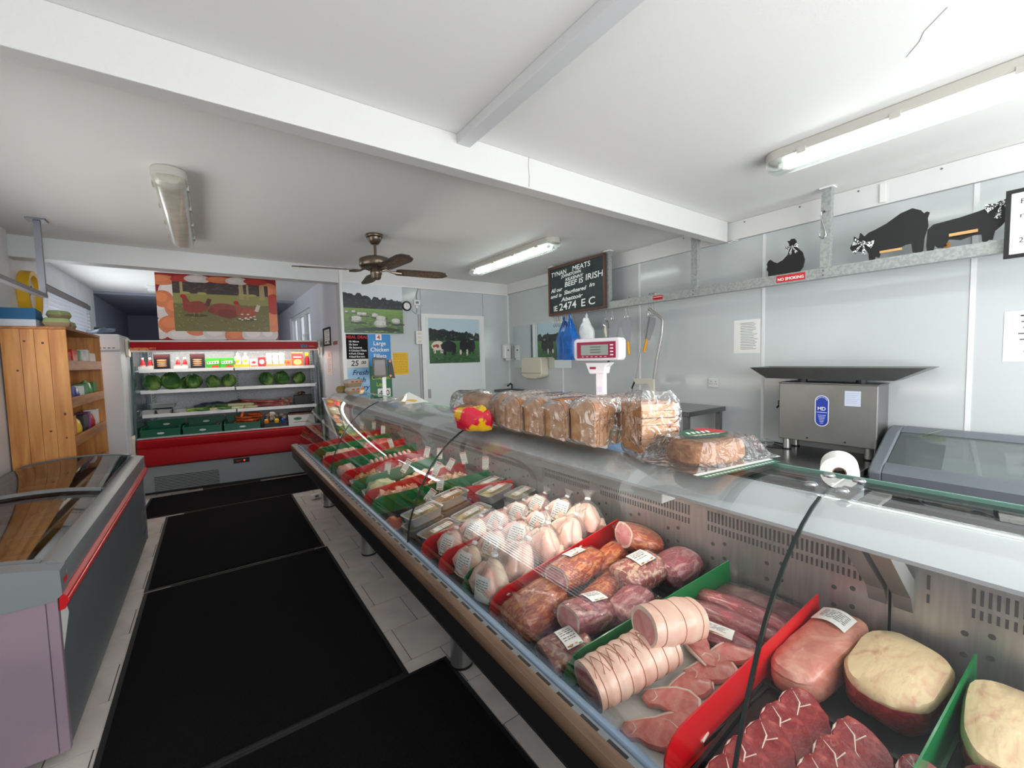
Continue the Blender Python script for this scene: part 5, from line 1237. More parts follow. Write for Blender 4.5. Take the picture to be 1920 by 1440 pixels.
cl = [(.124, 'first cabbage from the left on the second fridge shelf', 1.0), (.30, 'second cabbage from the left on the second fridge shelf', 1.12), (.41, 'third cabbage from the left, tucked behind the second', .8), (.521, 'fourth cabbage from the left on the second fridge shelf', .95), (.722, 'loose dark cabbage left of the fridge centre upright', .86), (.888, 'cabbage in front of the fridge centre upright', .88), (1.312, 'cabbage right of the bare part of the second shelf', .95), (1.498, 'second cabbage from the right on the second fridge shelf', .98), (1.70, 'rightmost cabbage on the second fridge shelf', .88)]
for i, (u, lb, s_) in enumerate(cl):
    src = (cb1, cb2)[i % 2]; v = .28 if i != 2 else .47
    if i < 2:
        src.location = FP(u, v, Z2+.004); src.rotation_euler = (0, 0, i*1.3); src.scale = (s_,)*3; src['label'] = lb
    else: dup(src, FP(u, v, Z2+.004), (0, 0, i*1.1), lb, None, s_)
# third shelf
foil = mat('foil', S(214, 215, 214), .32, .55, bump=.2, bscale=60)
def foiltray(label, loc, rz, w=.13, d=.10, h=.03, food=None, lidf=True, group='foil trays', name='foil_tray', scale=None):
    t = thing(name, label, 'tray', loc, rz, group)
    def rr(s_, z, inset=0):
        pts = []; n = 6; rx, ry = w/2*s_-inset, d/2*s_-inset; c = min(rx, ry)*.35
        for qx, qy, a0 in ((1, 1, 0), (-1, 1, 90), (-1, -1, 180), (1, -1, 270)):
            for k in range(n): a_ = R(a0+90*k/(n-1)); pts.append((qx*(rx-c)+c*math.cos(a_), qy*(ry-c)+c*math.sin(a_), z))
        return pts
    G().loft([rr(.86, 0), rr(.97, h*.9), rr(1.06, h), rr(1.06, h+.002), rr(.96, h), rr(.84, .002)], cap=True).build('dish', foil, t, smooth=True)
    if food is not None:
        g = G().grid(14, 10, lambda u, v: ((u-.5)*w*.88, (v-.5)*d*.86, h*.72+.007*noise.noise(Vector((u*7+w*50, v*6, h*90)))+.004*noise.noise(Vector((u*17, v*15, 3)))))
        g.build('food', food, t, smooth=True)
    if lidf:
        G().grid(6, 5, lambda u, v: ((u-.5)*w*1.03, (v-.5)*d*1.03, h+.004+.004*math.sin(u*PI)*math.sin(v*PI))).build('film', film, t, smooth=True)
    return t
slaw = mat('food_slaw', S(206, 198, 160), .5, col2=S(170, 160, 110), scale=45); curry = mat('food_yellow', S(206, 160, 62), .45, col2=S(150, 110, 50), scale=40)
f0 = foiltray('leftmost small foil tray on the third fridge shelf', FP(.075, .22, Z3), FA, .12, .1, .035, slaw)
f0.scale = (1.15, 1.15, 1.5)
dup(f0, FP(.225, .21, Z3), FA, 'second small foil tray on the third fridge shelf')
foiltray('long foil tray lying across the two small trays', FP(.19, .38, Z3+.07), FA+R(4), .26, .14, .05, slaw)
foiltray('foil tray of yellow food beside the celery', FP(.385, .22, Z3), FA, .13, .11, .05, curry)
B(-.08, .08, -.05, .05, 0, .069).build('riser', black, thing('shelf_riser', 'low dark riser block under the long foil tray', 'block', FP(.19, .38, Z3), FA))
nb_scale = 1.25
cel = mat('celery_green', S(150, 180, 84), .45, col2=S(98, 142, 48), scale=12)
cl_ = thing('celery', 'celery bunch with bright green leaves on the third shelf', 'celery', FP(.58, .22, Z3), FA)
random.seed(4)
for k in range(6):
    G().path([(-.13, .02*(k % 3)-.02, .012+.016*(k//3)), (-.02, .018*(k % 3)-.018, .014+.016*(k//3)), (.06, .03*(k % 3)-.03, .02+.016*(k//3))], [.012, .010, .006], 8).build('stalk', cel, cl_, smooth=True)
for k in range(16):
    x, y, z = random.uniform(.02, .11), random.uniform(-.05, .04), random.uniform(.01, .055)
    G().add([(x-.018, y, z), (x, y-.016, z+.004), (x+.022, y, z+.002), (x, y+.016, z+.008)], [(0, 1, 2, 3)]).build('leaf', mat('celery_leaf', S(132, 172, 50), .5), cl_, rot=None)
cl_.scale = (1.3,)*3
nb = thing('vegetable_net', 'dark blue netted vegetables behind the celery', 'vegetables', FP(.70, .36, Z3), FA)
lumpy(G().loft([ring(x, 0, .05, .06*math.sin(PI*(x+.22)/.46)**.5+.01, .05*math.sin(PI*(x+.22)/.46)**.5+.006, 16) for x in [-.2+.04*k for k in range(11)]]), 12, .022, 6).build('net', mat('net_navy', S(40, 52, 84), .5, col2=S(80, 92, 110), scale=30), nb, smooth=True)
lumpy(G().loft([ring(x, .05, .06, .05*math.sin(PI*(x+.06)/.3)**.5+.004, .045*math.sin(PI*(x+.06)/.3)**.5+.004, 14) for x in [-.05+.03*k for k in range(9)]]), 14, .015, 2).build('net', mat('net_brown', S(86, 62, 52), .5), nb, smooth=True, loc=(.18, 0, 0))
leekm = mat('leek_white', S(222, 220, 178), .4, col2=S(186, 196, 120), scale=8); leekg = mat('leek_green', S(74, 112, 58), .5)
lk0 = thing('leek', 'leftmost pale leek on the third fridge shelf', 'leek', FP(.78, .2, Z3+.001), FA+R(8), 'leeks on the third shelf')
G().path([(-.13, 0, .018), (-.05, 0, .017), (.06, 0, .017), (.10, .0, .018)], [.012, .016, .017, .017], 12).build('stem', leekm, lk0, smooth=True)
G().path([(.10, 0, .018), (.16, .01, .02), (.22, .025, .03)], [.017, .016, .006], 10).build('leaves', leekg, lk0, smooth=True)
lk0.scale = (1.25,)*3; lk0.rotation_euler = (0, 0, FA+R(188)); lk0.location = FP(.80, .20, Z3+.001)
for u, v, dz, an, lb in ((.84, .24, .0, 182, 'second leek on the third fridge shelf'), (.93, .20, .0, 176, 'middle leek in front of the centre upright'), (.99, .24, .034, 172, 'leek lying on top of the other leeks'), (1.03, .2, 0, 185, 'rightmost leek beside the rhubarb')):
    dup(lk0, FP(u, v, Z3+.001+dz), FA+R(an), lb)
rh = thing('rhubarb_bunch', 'bunch of long red rhubarb stalks on the third fridge shelf', 'rhubarb', FP(1.27, .24, Z3), FA)
rhm = mat('rhubarb_red', S(140, 46, 50), .4, col2=S(196, 120, 110), scale=9, stretch=(1, 6, 6)); random.seed(6)
for k in range(16):
    y0 = random.uniform(-.07, .1); z0 = .012+.018*(k//6)+random.uniform(0, .006)
    G().path([(-.20+random.uniform(-.02, .04), y0*.5+.04, z0+.03), (-.05, y0, z0+.008), (.18+random.uniform(-.03, .03), y0+random.uniform(-.02, .02), z0)], [.006, .010, .011], 8).build('stalk', rhm, rh, smooth=True)
rh.scale = (1.2, 1.2, 1.35)
gn = thing('garlic_net', 'net of pale brown garlic bulbs right of the rhubarb', 'garlic', FP(1.53, .24, Z3), FA)
gm_ = mat('garlic_skin', S(196, 160, 130), .5, col2=S(150, 96, 80), scale=14); random.seed(8)
for k in range(14):
    x, y, z = random.uniform(-.06, .06), random.uniform(-.04, .04), .026+.036*(k//6)
    b = G().lathe([(0, -.024)]+[(.026*math.sin(PI*q/8), -.024*math.cos(PI*q/8)) for q in range(1, 8)]+[(.004, .032), (0, .036)], 10); b.build('bulb', gm_, gn, (x, y, z), (random.uniform(-1, 1), random.uniform(-1, 1), 0), smooth=True)
bc = thing('black_crate', 'black plastic crate at the right end of the third fridge shelf', 'crate', FP(1.74, .22, Z3), FA)
g = G(); g.box(-.11, .11, 0, .012, 0, .13).box(-.11, .11, .218, .23, 0, .13).box(-.11, -.098, .012, .218, 0, .13).box(.098, .11, .012, .218, 0, .13); g.build('walls', black, bc)
B(-.098, .098, .012, .218, 0.001, .01).build('base', black, bc)
for k in range(4): B(-.085+.048*k, -.065+.048*k, -.006, -.0005, .02, .11).build('rib', black, bc)
mus = thing('mushroom_heap', 'brown vegetables heaped in the black crate', 'vegetables', FP(1.74, .33, Z3+.012), FA)
brv = mat('veg_brown', S(84, 52, 40), .55, col2=S(130, 92, 70), scale=10); random.seed(10)
for k in range(12):
    G().path([(-.03, 0, 0), (.0, .01, .008), (.035, 0, .004)], [.012, .022, .010], 9).build('root', brv, mus, (random.uniform(-.05, .05), random.uniform(-.06, .06), .03+.055*(k//4)), (0, random.uniform(-.5, .5), random.uniform(0, 6)), smooth=True)
# bottom tub: green crates, carrots, mushrooms, carton
crm = mat('crate_green', S(10, 96, 66), .4)
def crate(label, u, w):
    t = thing('green_crate', label, 'crate', FP(u, .075, Z4), FA, 'green crates in the bottom of the fridge')
    h, d = .135, .34
    B(-w/2, w/2, 0, d, 0, .01).build('base', crm, t)
    B(-w/2, w/2, 0, .012, .0102, h*.86).build('front_wall', crm, t); B(-w/2, w/2, d-.012, d, .0102, h+.06).build('rear_wall', crm, t)
    for sx in (-1, 1): B(sx*(w/2-.006)-.006, sx*(w/2-.006)+.006, .0122, d-.0122, .0102, h).build('side_wall', crm, t)
    a = Art(); a.e(S(222, 224, 222), 0, h*.5, .035, .012, 14); a.build(t, 'hand_slot', (0, -.0003, 0), (R(90), 0, 0))
    a = Art(); a.e(S(222, 224, 222), 0, h*.5+.07, .035, .012, 14); a.build(t, 'hand_slot', (0, d-.0125, 0), (R(90), 0, 0))
    B(-w/2-.004, w/2+.004, -.006, -.0005, h*.72, h*.86).build('rim', crm, t)
    return t
crate('left empty green crate in the bottom of the fridge', .20, .37); crate('middle green crate with a few parsnips', .605, .39); crate('right green crate heaped with carrots', 1.02, .39)
car = mat('carrot_orange', S(222, 104, 44), .45, col2=S(200, 82, 34), scale=20, stretch=(6, 1, 1))
c0 = thing('carrot', 'x', 'carrot', (0, 0, 0), 0, 'carrots in the green crate')
G().path([(-.075, 0, 0), (-.07, 0, 0), (-.02, .002, 0), (.04, -.002, 0), (.075, 0, 0), (.09, 0, 0)], [.006, .017, .017, .012, .006, .001], 12).build('root', car, c0, smooth=True)
G().path([(-.088, 0, 0), (-.074, 0, 0)], [.004, .006], 8).build('crown', mat('carrot_top', S(120, 110, 50), .6), c0)
random.seed(12); n = 0
for layer, (cnt, zz) in enumerate(((8, .03), (8, .068), (7, .105), (5, .142), (3, .175))):
    for k in range(cnt):
        u = 1.02+random.uniform(-.13, .14)*(1-.12*layer)+(.02*layer if layer else 0); v = .09+.04+k*.27/max(cnt-1, 1)*(1-.18*layer)+.02*layer; rz = FA+random.uniform(-.7, .7)+(PI if random.random() < .5 else 0)
        loc = FP(u, v, Z4+.035+zz-.01)
        if n == 0: c0.location = loc; c0.rotation_euler = (0, 0, rz); c0['label'] = 'orange carrot in the heap in the right green crate'
        else: dup(c0, loc, (0, random.uniform(-.12, .12), rz), 'orange carrot in the heap in the right green crate')
        n += 1
uc = dup(c0, FP(1.03, .16, Z4+.25), (0, R(-72), FA+R(15)), 'carrot standing upright on top of the carrot heap')
parm = mat('parsnip_cream', S(224, 200, 140), .5, col2=S(200, 168, 104), scale=12)
pn0 = thing('parsnip', 'parsnip lying flat at the middle of the green crate', 'parsnip', FP(.57, .2, Z4+.034), FA+R(170), 'parsnips in the middle crate')
G().path([(-.08, 0, 0), (-.07, 0, 0), (0, 0, 0), (.08, 0, 0), (.11, 0, 0)], [.01, .024, .018, .008, .002], 12).build('root', parm, pn0, smooth=True)
G().lathe([(.0, 0), (.012, 0), (.008, .006), (0, .006)], 10).build('crown', mat('parsnip_top', S(130, 110, 60), .6), pn0, (-.08, 0, 0), (0, R(-90), 0))
for u, v, an, dz, lb in ((.52, .3, 30, 0, 'parsnip at the back left of the middle crate'), (.64, .17, 200, .0, 'parsnip near the front of the middle crate'), (.59, .25, 120, .045, 'parsnip lying across the others in the middle crate'), (.74, .34, 262, .06, 'parsnip with its round end showing at the back right of the middle crate')):
    dup(pn0, FP(u, v, Z4+.034+dz), FA+R(an), lb)
ms = mat('mushroom_pale', S(206, 190, 172), .6, col2=S(150, 128, 110), scale=12)
m0 = thing('mushroom', 'x', 'mushroom', (0, 0, 0), 0, 'mushrooms right of the carrots')
G().lathe([(0, .034), (.012, .033), (.024, .026), (.031, .014), (.032, .006), (.028, .002), (.012, .004)], 16).build('cap', ms, m0, smooth=True); G().lathe([(.011, .004), (.010, -.012), (.012, -.02), (0, -.021)], 12).build('stem', ms, m0, smooth=True)
random.seed(14)
B(-.13, .13, 0, .34, 0, .10).build('case', black, thing('veg_case', 'low dark case under the mushrooms in the fridge bottom', 'case', FP(1.39, .075, Z4), FA))
for k in range(18):
    loc = FP(1.39+random.uniform(-.11, .11), .11+random.uniform(0, .26), Z4+.123+.032*(k//8)); rt = (random.uniform(-.8, .8), random.uniform(-.8, .8), random.uniform(0, 6))
    if k == 0: m0.location = loc; m0.rotation_euler = rt; m0['label'] = 'pale mushroom in the heap right of the carrots'
    else: dup(m0, loc, rt, 'pale mushroom in the heap right of the carrots')
pp = mat('pepper_yellow', S(232, 190, 30), .3, coat=.4)
for u, m_, lb in ((1.285, mat('pepper_orange', S(230, 140, 30), .3, coat=.4), 'orange pepper below the mushrooms at the fridge front'), (1.40, pp, 'yellow pepper in front of the mushrooms'), (1.475, mat('pepper_blue', S(40, 70, 160), .4), 'blue wrapped vegetable beside the yellow pepper')):
    t = thing('pepper', lb, 'pepper', FP(u, .06, Z4+.078), FA)
    rg_ = [[(r_*math.cos(2*PI*k/24)*(1+.1*math.cos(3*2*PI*k/24)), r_*math.sin(2*PI*k/24)*(1+.1*math.cos(3*2*PI*k/24)), z) for k in range(24)] for z, r_ in ((0.001, .012), (.006, .022), (.03, .028), (.05, .026), (.058, .016), (.054, .006))]
    G().loft(rg_).build('flesh', m_, t, smooth=True); G().tube((0, 0, .052), (.004, 0, .07), .004, n=8).build('stalk', leekg, t)
wc = thing('vegetable_carton', 'white printed carton at the right end of the fridge bottom', 'carton', FP(1.70, .08, Z4), FA)
B(-.16, .16, 0, .3, 0, .16).build('box', pw, wc); a = Art(); a.e(S(60, 110, 80), -.05, .11, .05, .02, 14); a.r(S(150, 160, 150), -.1, .06, .08, .07); a.build(wc, 'print', (0, -.0003, 0), (R(90), 0, 0))
B(-.15, .15, .01, .29, .161, .175).build('contents', brv, wc)
# ------------------------------------------------------------------ grocery packets in the pine cabinet
cols = [S(206, 60, 40), S(226, 226, 220), S(60, 130, 70), S(40, 56, 140), S(230, 190, 60), S(120, 40, 110), S(190, 40, 60), S(90, 150, 90), S(210, 130, 60), S(240, 236, 230), S(40, 40, 44), S(176, 30, 36)]
random.seed(21)
names = ['red', 'white', 'green', 'navy', 'yellow', 'purple', 'crimson', 'pale green', 'tan', 'cream', 'black', 'dark red']
shelf_names = {1.51: 'top', 1.216: 'middle', 0.906: 'lower'}
ordw = ['nearest', 'second', 'third', 'fourth', 'fifth', 'sixth', 'seventh', 'eighth']
pk = {}
for z, picks in ((1.51, [11, 0, 0, 7, 1, 1, 1]), (1.216, [5, 3, 3, 9, 2, 7, 2]), (0.906, [6, 8, 4, 10, 5, 11, 1])):
    for i, ci in enumerate(picks):
        y = -.50+i*.165; w = random.uniform(.11, .14); h = random.uniform(.13, .175) if z > 1 else random.uniform(.16, .21); d = .09
        t = thing('grocery_packet', '%s grocery packet, %s from the camera on the %s cabinet shelf' % (names[ci], ordw[i], shelf_names[z]), 'packet', (-1.07+.085, 5.285+y, z), R(-90)+random.uniform(-.15, .15), 'packets in the pine cabinet')
        key = ci
        mm = mat('grocery_%d' % ci, cols[ci], .35)
        if i % 3 == 2 and z < 1.5:
            G().loft([ring(zz, 0, .0, rx, ry, 18, 2.2, 'z', .08, i) for zz, rx, ry in ((0, .035, .04), (.01, .05, .045), (h*.5, .055, .05), (h*.85, .05, .035), (h, .05, .008))]).build('pouch', mm, t, smooth=True)
        else:
            B(-w/2, w/2, -d/2, d/2, 0, h).build('box', mm, t, bevel=.003)
        a = Art(); c2 = cols[(ci*5+i+3) % len(cols)]
        a.r(c2, -w*.38, h*.5, w*.38, h*.72); a.e(cols[(ci+4+i) % len(cols)], random.uniform(-.02, .02), h*.28, w*.25, h*.14, 12); a.r(S(240, 238, 230), -w*.3, h*.56, w*.3, h*.62)
        a.build(t, 'print', (0, -d/2-.0006 if not (i % 3 == 2 and z < 1.5) else -.052, 0), (R(90), 0, 0))
# frozen goods under the freezer lids
random.seed(31)
ft = [S(196, 160, 110), S(214, 206, 196), S(150, 60, 70), S(206, 170, 120), S(120, 70, 60), S(180, 120, 80), S(220, 214, 200), S(170, 70, 60)]
fn = ['tan', 'white', 'dark red', 'beige', 'brown', 'caramel', 'cream', 'red']
pos = ['against the near end', 'just behind the near end', 'before the lid overlap', 'under the lid overlap', 'just past the lid overlap', 'in the far half', 'near the far end', 'against the far end']
for i in range(8):
    for j, side in ((-1, 'wall side'), (1, 'aisle side')):
        ci = (i*3+(j > 0)*2) % 8
        t = thing('frozen_pack', '%s frozen pack %s of the chest freezer, %s' % (fn[ci], pos[i], side), 'frozen pack', (-.87+j*.135, 2.43+i*.282, .613), random.uniform(-.15, .15), 'frozen packs in the chest freezer')
        h = random.uniform(.06, .10); m_ = mat('frozen_%d' % ci, ft[ci], .4, col2=tuple(min(1, c*1.3) for c in ft[ci][:3])+(1,), scale=12)
        g = G().loft([ring(z, 0, 0, .115*k_, .115*k_, 20, 4, 'z') for z, k_ in ((0.001, .9), (.008, 1), (h*.8, 1), (h, .85))]); lumpy(g, 10, .006, i*2+j); g.v = [(x, y, max(z, .0125)) for x, y, z in g.v]; g.build('pack', m_, t, smooth=True)
        a = Art(); a.p(S(236, 234, 226), [(-.06, -.04), (.05, -.05), (.06, .03), (-.05, .045)])
        for k in range(3): a.r(J(S(170, 60, 60), .3), -.04, -.02+.018*k, .04, -.012+.018*k)
        a.build(t, 'label', (0, 0, h+.006))
# ------------------------------------------------------------------ meat display inside the counter
TILT = math.atan(0.15)
def DR(rz=0, rx=0, ry=0):
    return (Matrix.Rotation(-TILT, 3, 'Y') @ Matrix.Rotation(rz, 3, 'Z') @ Matrix.Rotation(ry, 3, 'Y') @ Matrix.Rotation(rx, 3, 'X')).to_euler()
def DL(x, y, h=0.0): return (x-0.15*h*.99, y, deckz(x)+h*.99)
dred = mat('divider_red', S(204, 22, 30), .28, coat=.3); dgrn = mat('divider_green', S(10, 116, 58), .28, coat=.3)
def divider(label, yf, yb, m, xf=.765, xb=1.492):
    L_ = math.hypot(xb-xf, yb-yf); t = thing('divider', label, 'divider', DL(xf, yf, 0.001), DR(math.atan2(yb-yf, xb-xf)), 'red and green tray dividers')
    pts = [(0, 0), (0.0, .045)]+[(.075-.075*math.cos(R(a)), .045+.065*math.sin(R(a))) for a in (20, 40, 60, 75, 90)]+[(L_/1.011, .11), (L_/1.011, 0)]
    G().prism(pts, 'y', -.002, .002).build('plate', m, t)
    B(0.02, L_-.02, -.009, .009, 0, .003).build('foot', m, t)
divider('green divider at the right edge between the yellow-fat beef joints', .20, .15, dgrn)
divider('red divider between the pork tray and the beef', .525, .475, dred)
divider('green divider between the bacon joints and the pork tray', .845, .745, dgrn)
divider('red divider between the large chickens and the bacon joints', 1.235, 1.245, dred)
divider('green divider between the front two rows of chickens', 1.435, 1.43, dgrn)
divider('red divider between the middle and rear rows of chickens', 1.65, 1.595, dred)
divider('red divider between the rear chickens and the foil trays', 1.835, 1.75, dred)
divider('short red divider showing behind the foil trays', 2.30, 2.06, dred, 1.1, 1.48)
divider('green divider left of the foil trays', 2.585, 2.335, dgrn)
divider('red divider two left of the foil trays', 2.755, 2.665, dred)
divider('green divider in front of the marinated pieces', 3.06, 3.0, dgrn)
divider('red divider beside the second glass joint', 3.36, 3.28, dred)
divider('green divider just past the second glass joint', 3.74, 3.56, dgrn)
divider('red divider in the far third of the counter', 4.02, 3.84, dred)
divider('green divider near the far end of the counter', 4.42, 4.25, dgrn)
divider('red divider nearest the far end of the counter', 4.72, 4.56, dred)
lab_w = S(240, 239, 232)
def labelart(a, w, h, red=True, food=True, rows=6, seed=0):
    random.seed(seed)
    a.r(lab_w, 0, 0, w, h)
    if red: a.r(S(196, 30, 40), w*.05, h*.88, w*.95, h*.95)
    for k in range(rows):
        y = h*(.78-.1*k); x = w*.12
        while x < w*.8:
            l = random.uniform(.08, .25)*w; a.r(S(60, 58, 60), x, y, min(x+l, w*.88), y+h*.03); x += l+.05*w
    if food:
        for k in range(6): a.e([S(190, 60, 40), S(120, 150, 60), S(214, 150, 90)][k % 3], w*random.uniform(.15, .85), h*random.uniform(.05, .13), w*.1, h*.035, 8)
def drape(parent, surf, w, h, art_seed, name='label', red=True, food=True, rows=6):
    """flat label art bent over a surface function (u,v)->(x,y,z)"""
    a = Art(); labelart(a, w, h, red, food, rows, art_seed); g = G()
    bm_v = []
    # subdivide the sheet itself, lay the marks on top
    sheet = G().grid(6, 8, lambda u, v: surf(u, v, .0), col=lab_w)
    g.v, g.f, g.c = sheet.v, sheet.f, sheet.c
    n = 0
    for f, c in zip(a.g.f[1:], a.g.c[1:]):
        n += 1
        g.add([surf(a.g.v[i][0]/w, a.g.v[i][1]/h, .0005+.00002*n) for i in f], [tuple(range(len(f)))], c)
    return g.build(name, artmat(), parent)
# ---- whole chickens in bags
skin = meatmat('chicken_skin', S(246, 210, 182), S(250, 232, 204), 9, .42, .62, .35, bump=.3, bscale=40, coat=.5)
skin2 = meatmat('chicken_skin_pink', S(242, 190, 174), S(250, 224, 200), 9, .42, .62, .35, bump=.3, bscale=40, coat=.5)
bagf = clear('chicken_bag', refl=(.02, .5), rough=.10, bump=1.0, bscale=26, haze=.10, hcol=(.97, .93, .88, 1))
def chicken(seed, big, lab):
    t = thing('whole_chicken', 'x', 'chicken', (0, 0, 0), 0, 'wrapped whole chickens')
    s = 1.12 if big else 1.0
    prof = [(.0, .02), (.008, .05), (.03, .072), (.06, .08), (.09, .076), (.12, .062), (.145, .044), (.158, .026), (.164, .01)]
    g = G().loft([ring(z*s, 0, 0, .66*r_*s, 1.02*r_*s, 22, 2.1, 'z') for z, r_ in prof])
    out = []
    for p in g.v:   # breast ridge and hollow between the thighs
        a_ = math.atan2(p[1], p[0]); r_ = 1+.10*math.cos(3*a_+PI)*math.sin(min(1, p[2]/.1)*PI*.9)+.06*noise.noise(Vector((p[0]*16+seed, p[1]*16, p[2]*16)))
        out.append((p[0]*r_, p[1]*r_, p[2]))
    g.v = out; g.build('body', skin if seed % 2 else skin2, t, smooth=True)
    for sy in (-1, 1):
        lg = G().path([(-.035*s, sy*.05*s, .03*s), (-.046*s, sy*.052*s, .07*s), (-.044*s, sy*.036*s, .115*s), (-.03*s, sy*.02*s, .15*s)], [.026*s, .034*s, .024*s, .009*s], 12)
        lumpy(lg, 18, .006, seed+sy).build('leg', skin2, t, smooth=True)
        wg = G().path([(.02*s, sy*.078*s, .04*s), (.0, sy*.09*s, .07*s), (.015*s, sy*.078*s, .10*s)], [.014*s, .018*s, .010*s], 10); wg.build('wing', skin, t, smooth=True)
    bp = [(.0, .055), (.01, .08), (.04, .095), (.08, .10), (.115, .088), (.15, .06), (.172, .028), (.182, .013), (.20, .016), (.218, .03), (.226, .036)]
    b = G().loft([ring(z*s, 0, 0, .76*r_*s, 1.0*r_*s, 26, 2, 'z') for z, r_ in bp], cap=False)
    b.v = [(p[0]*(1+.10*noise.noise(Vector((math.atan2(p[1], p[0])*3, p[2]*14, seed)))), p[1]*(1+.10*noise.noise(Vector((math.atan2(p[1], p[0])*3, p[2]*14, seed+5)))), p[2]) for p in b.v]
    b.build('bag', bagf, t, smooth=True)
    G().lathe([(.0, .178*s), (.014*s, .178*s), (.015*s, .184*s), (.014*s, .19*s), (0, .19*s)], 12).build('clip', white_pl, t)
    if lab == 1:
        def sf(u, v, o):
            an = R(206)+(.5-u)*1.0; z = (.025+.125*v)*s; r_ = (.098-.018*max(0, v-.55)*2)*s+.004+o
            return (.80*r_*math.cos(an), 1.02*r_*math.sin(an), z)
        drape(t, sf, .06, .13, seed)
    elif lab == 2:
        def sf(u, v, o):
            an = R(200)+(.5-u)*.75; z = (.03+.10*v)*s; r_ = .102*s+.004+o
            return (.80*r_*math.cos(an), 1.02*r_*math.sin(an), z)
        drape(t, sf, .07, .1, seed, 'label', False, False, 5)
    return t
chA0, chA1, chB, chB2 = chicken(1, True, 2), chicken(2, True, 0), chicken(3, False, 1), chicken(4, False, 1)
used = set()
def put(src, loc, rot, label, scale=None):
    if src.name in used: return dup(src, loc, rot, label, None, scale)
    used.add(src.name); src.location = loc; src.rotation_euler = rot; src['label'] = label
    if scale: src.scale = (scale,)*3
    return src
rowA = [(.835, 1.335, .012, 12, 'front large chicken with a square white label beside the red divider'), (.955, 1.35, .03, 20, 'second large wrapped chicken in the row left of the bacon'), (1.08, 1.335, .035, 25, 'third large wrapped chicken in the row left of the bacon'),
        (1.205, 1.345, .035, 28, 'fourth large wrapped chicken in the row left of the bacon'), (1.335, 1.34, .045, 30, 'rearmost large wrapped chicken, against the steel grille')]
for i, (x, y, h, tl, lb) in enumerate(rowA): put(chA0 if i == 0 else chA1, DL(x, y, h), DR((-.35, .3, -.2, .4, -.3)[i-1] if i else 0, 0, R(tl+(8 if i else 2))), lb, .86)
rowB = [(.845, 1.54, .014, 14, 'front chicken of the middle row, red-topped label'), (.965, 1.54, .03, 22, 'second chicken of the middle row'), (1.085, 1.525, .032, 26, 'third chicken of the middle row'), (1.21, 1.53, .034, 28, 'fourth chicken of the middle row'), (1.335, 1.51, .05, 28, 'rearmost chicken of the middle row, raised at the back')]
for i, (x, y, h, tl, lb) in enumerate(rowB): put((chB, chB2)[i % 2], DL(x, y, h), DR(.12*(i % 3-1), 0, R(tl+8)), lb, .80)
rowC = [(.86, 1.735, .016, 16, 'front chicken of the row next to the foil trays'), (.975, 1.725, .032, 26, 'second chicken of the row next to the foil trays'), (1.09, 1.71, .036, 32, 'third chicken of the row next to the foil trays'), (1.205, 1.70, .036, 34, 'fourth chicken of the row next to the foil trays'), (1.325, 1.69, .036, 34, 'rearmost chicken of the row next to the foil trays')]
for i, (x, y, h, tl, lb) in enumerate(rowC): put((chB2, chB)[i % 2], DL(x, y, h), DR(.14*(i % 2)-.05, 0, R(tl+8)), lb, .77)
# ---- joints of bacon and pork
smoked = meatmat('bacon_smoked', S(176, 66, 34), S(222, 142, 78), 22, .46, .62, .32, stretch=(1, 2.4, 2.4), bump=.35, bscale=60, coat=.5)
cured = meatmat('bacon_cured', S(164, 78, 88), S(214, 160, 152), 12, .5, .64, .3, stretch=(1, 2, 2), bump=.3, coat=.5, veins=.5, vscale=14)
cutp = meatmat('cut_pink', S(214, 132, 134), S(226, 166, 160), 18, .45, .65, .3, coat=.4, bump=.1)
fatm = meatmat('fat_white', S(236, 206, 190), S(240, 224, 210), 8, .4, .6, .4, bump=.15, coat=.3)
rind = meatmat('pork_rind', S(232, 186, 164), S(238, 206, 186), 7, .4, .62, .4, bump=.2, bscale=30, coat=.25)
netted = meatmat('bacon_netted', S(172, 96, 90), S(220, 176, 150), 40, .5, .56, .35, bump=.5, bscale=70, coat=.4)
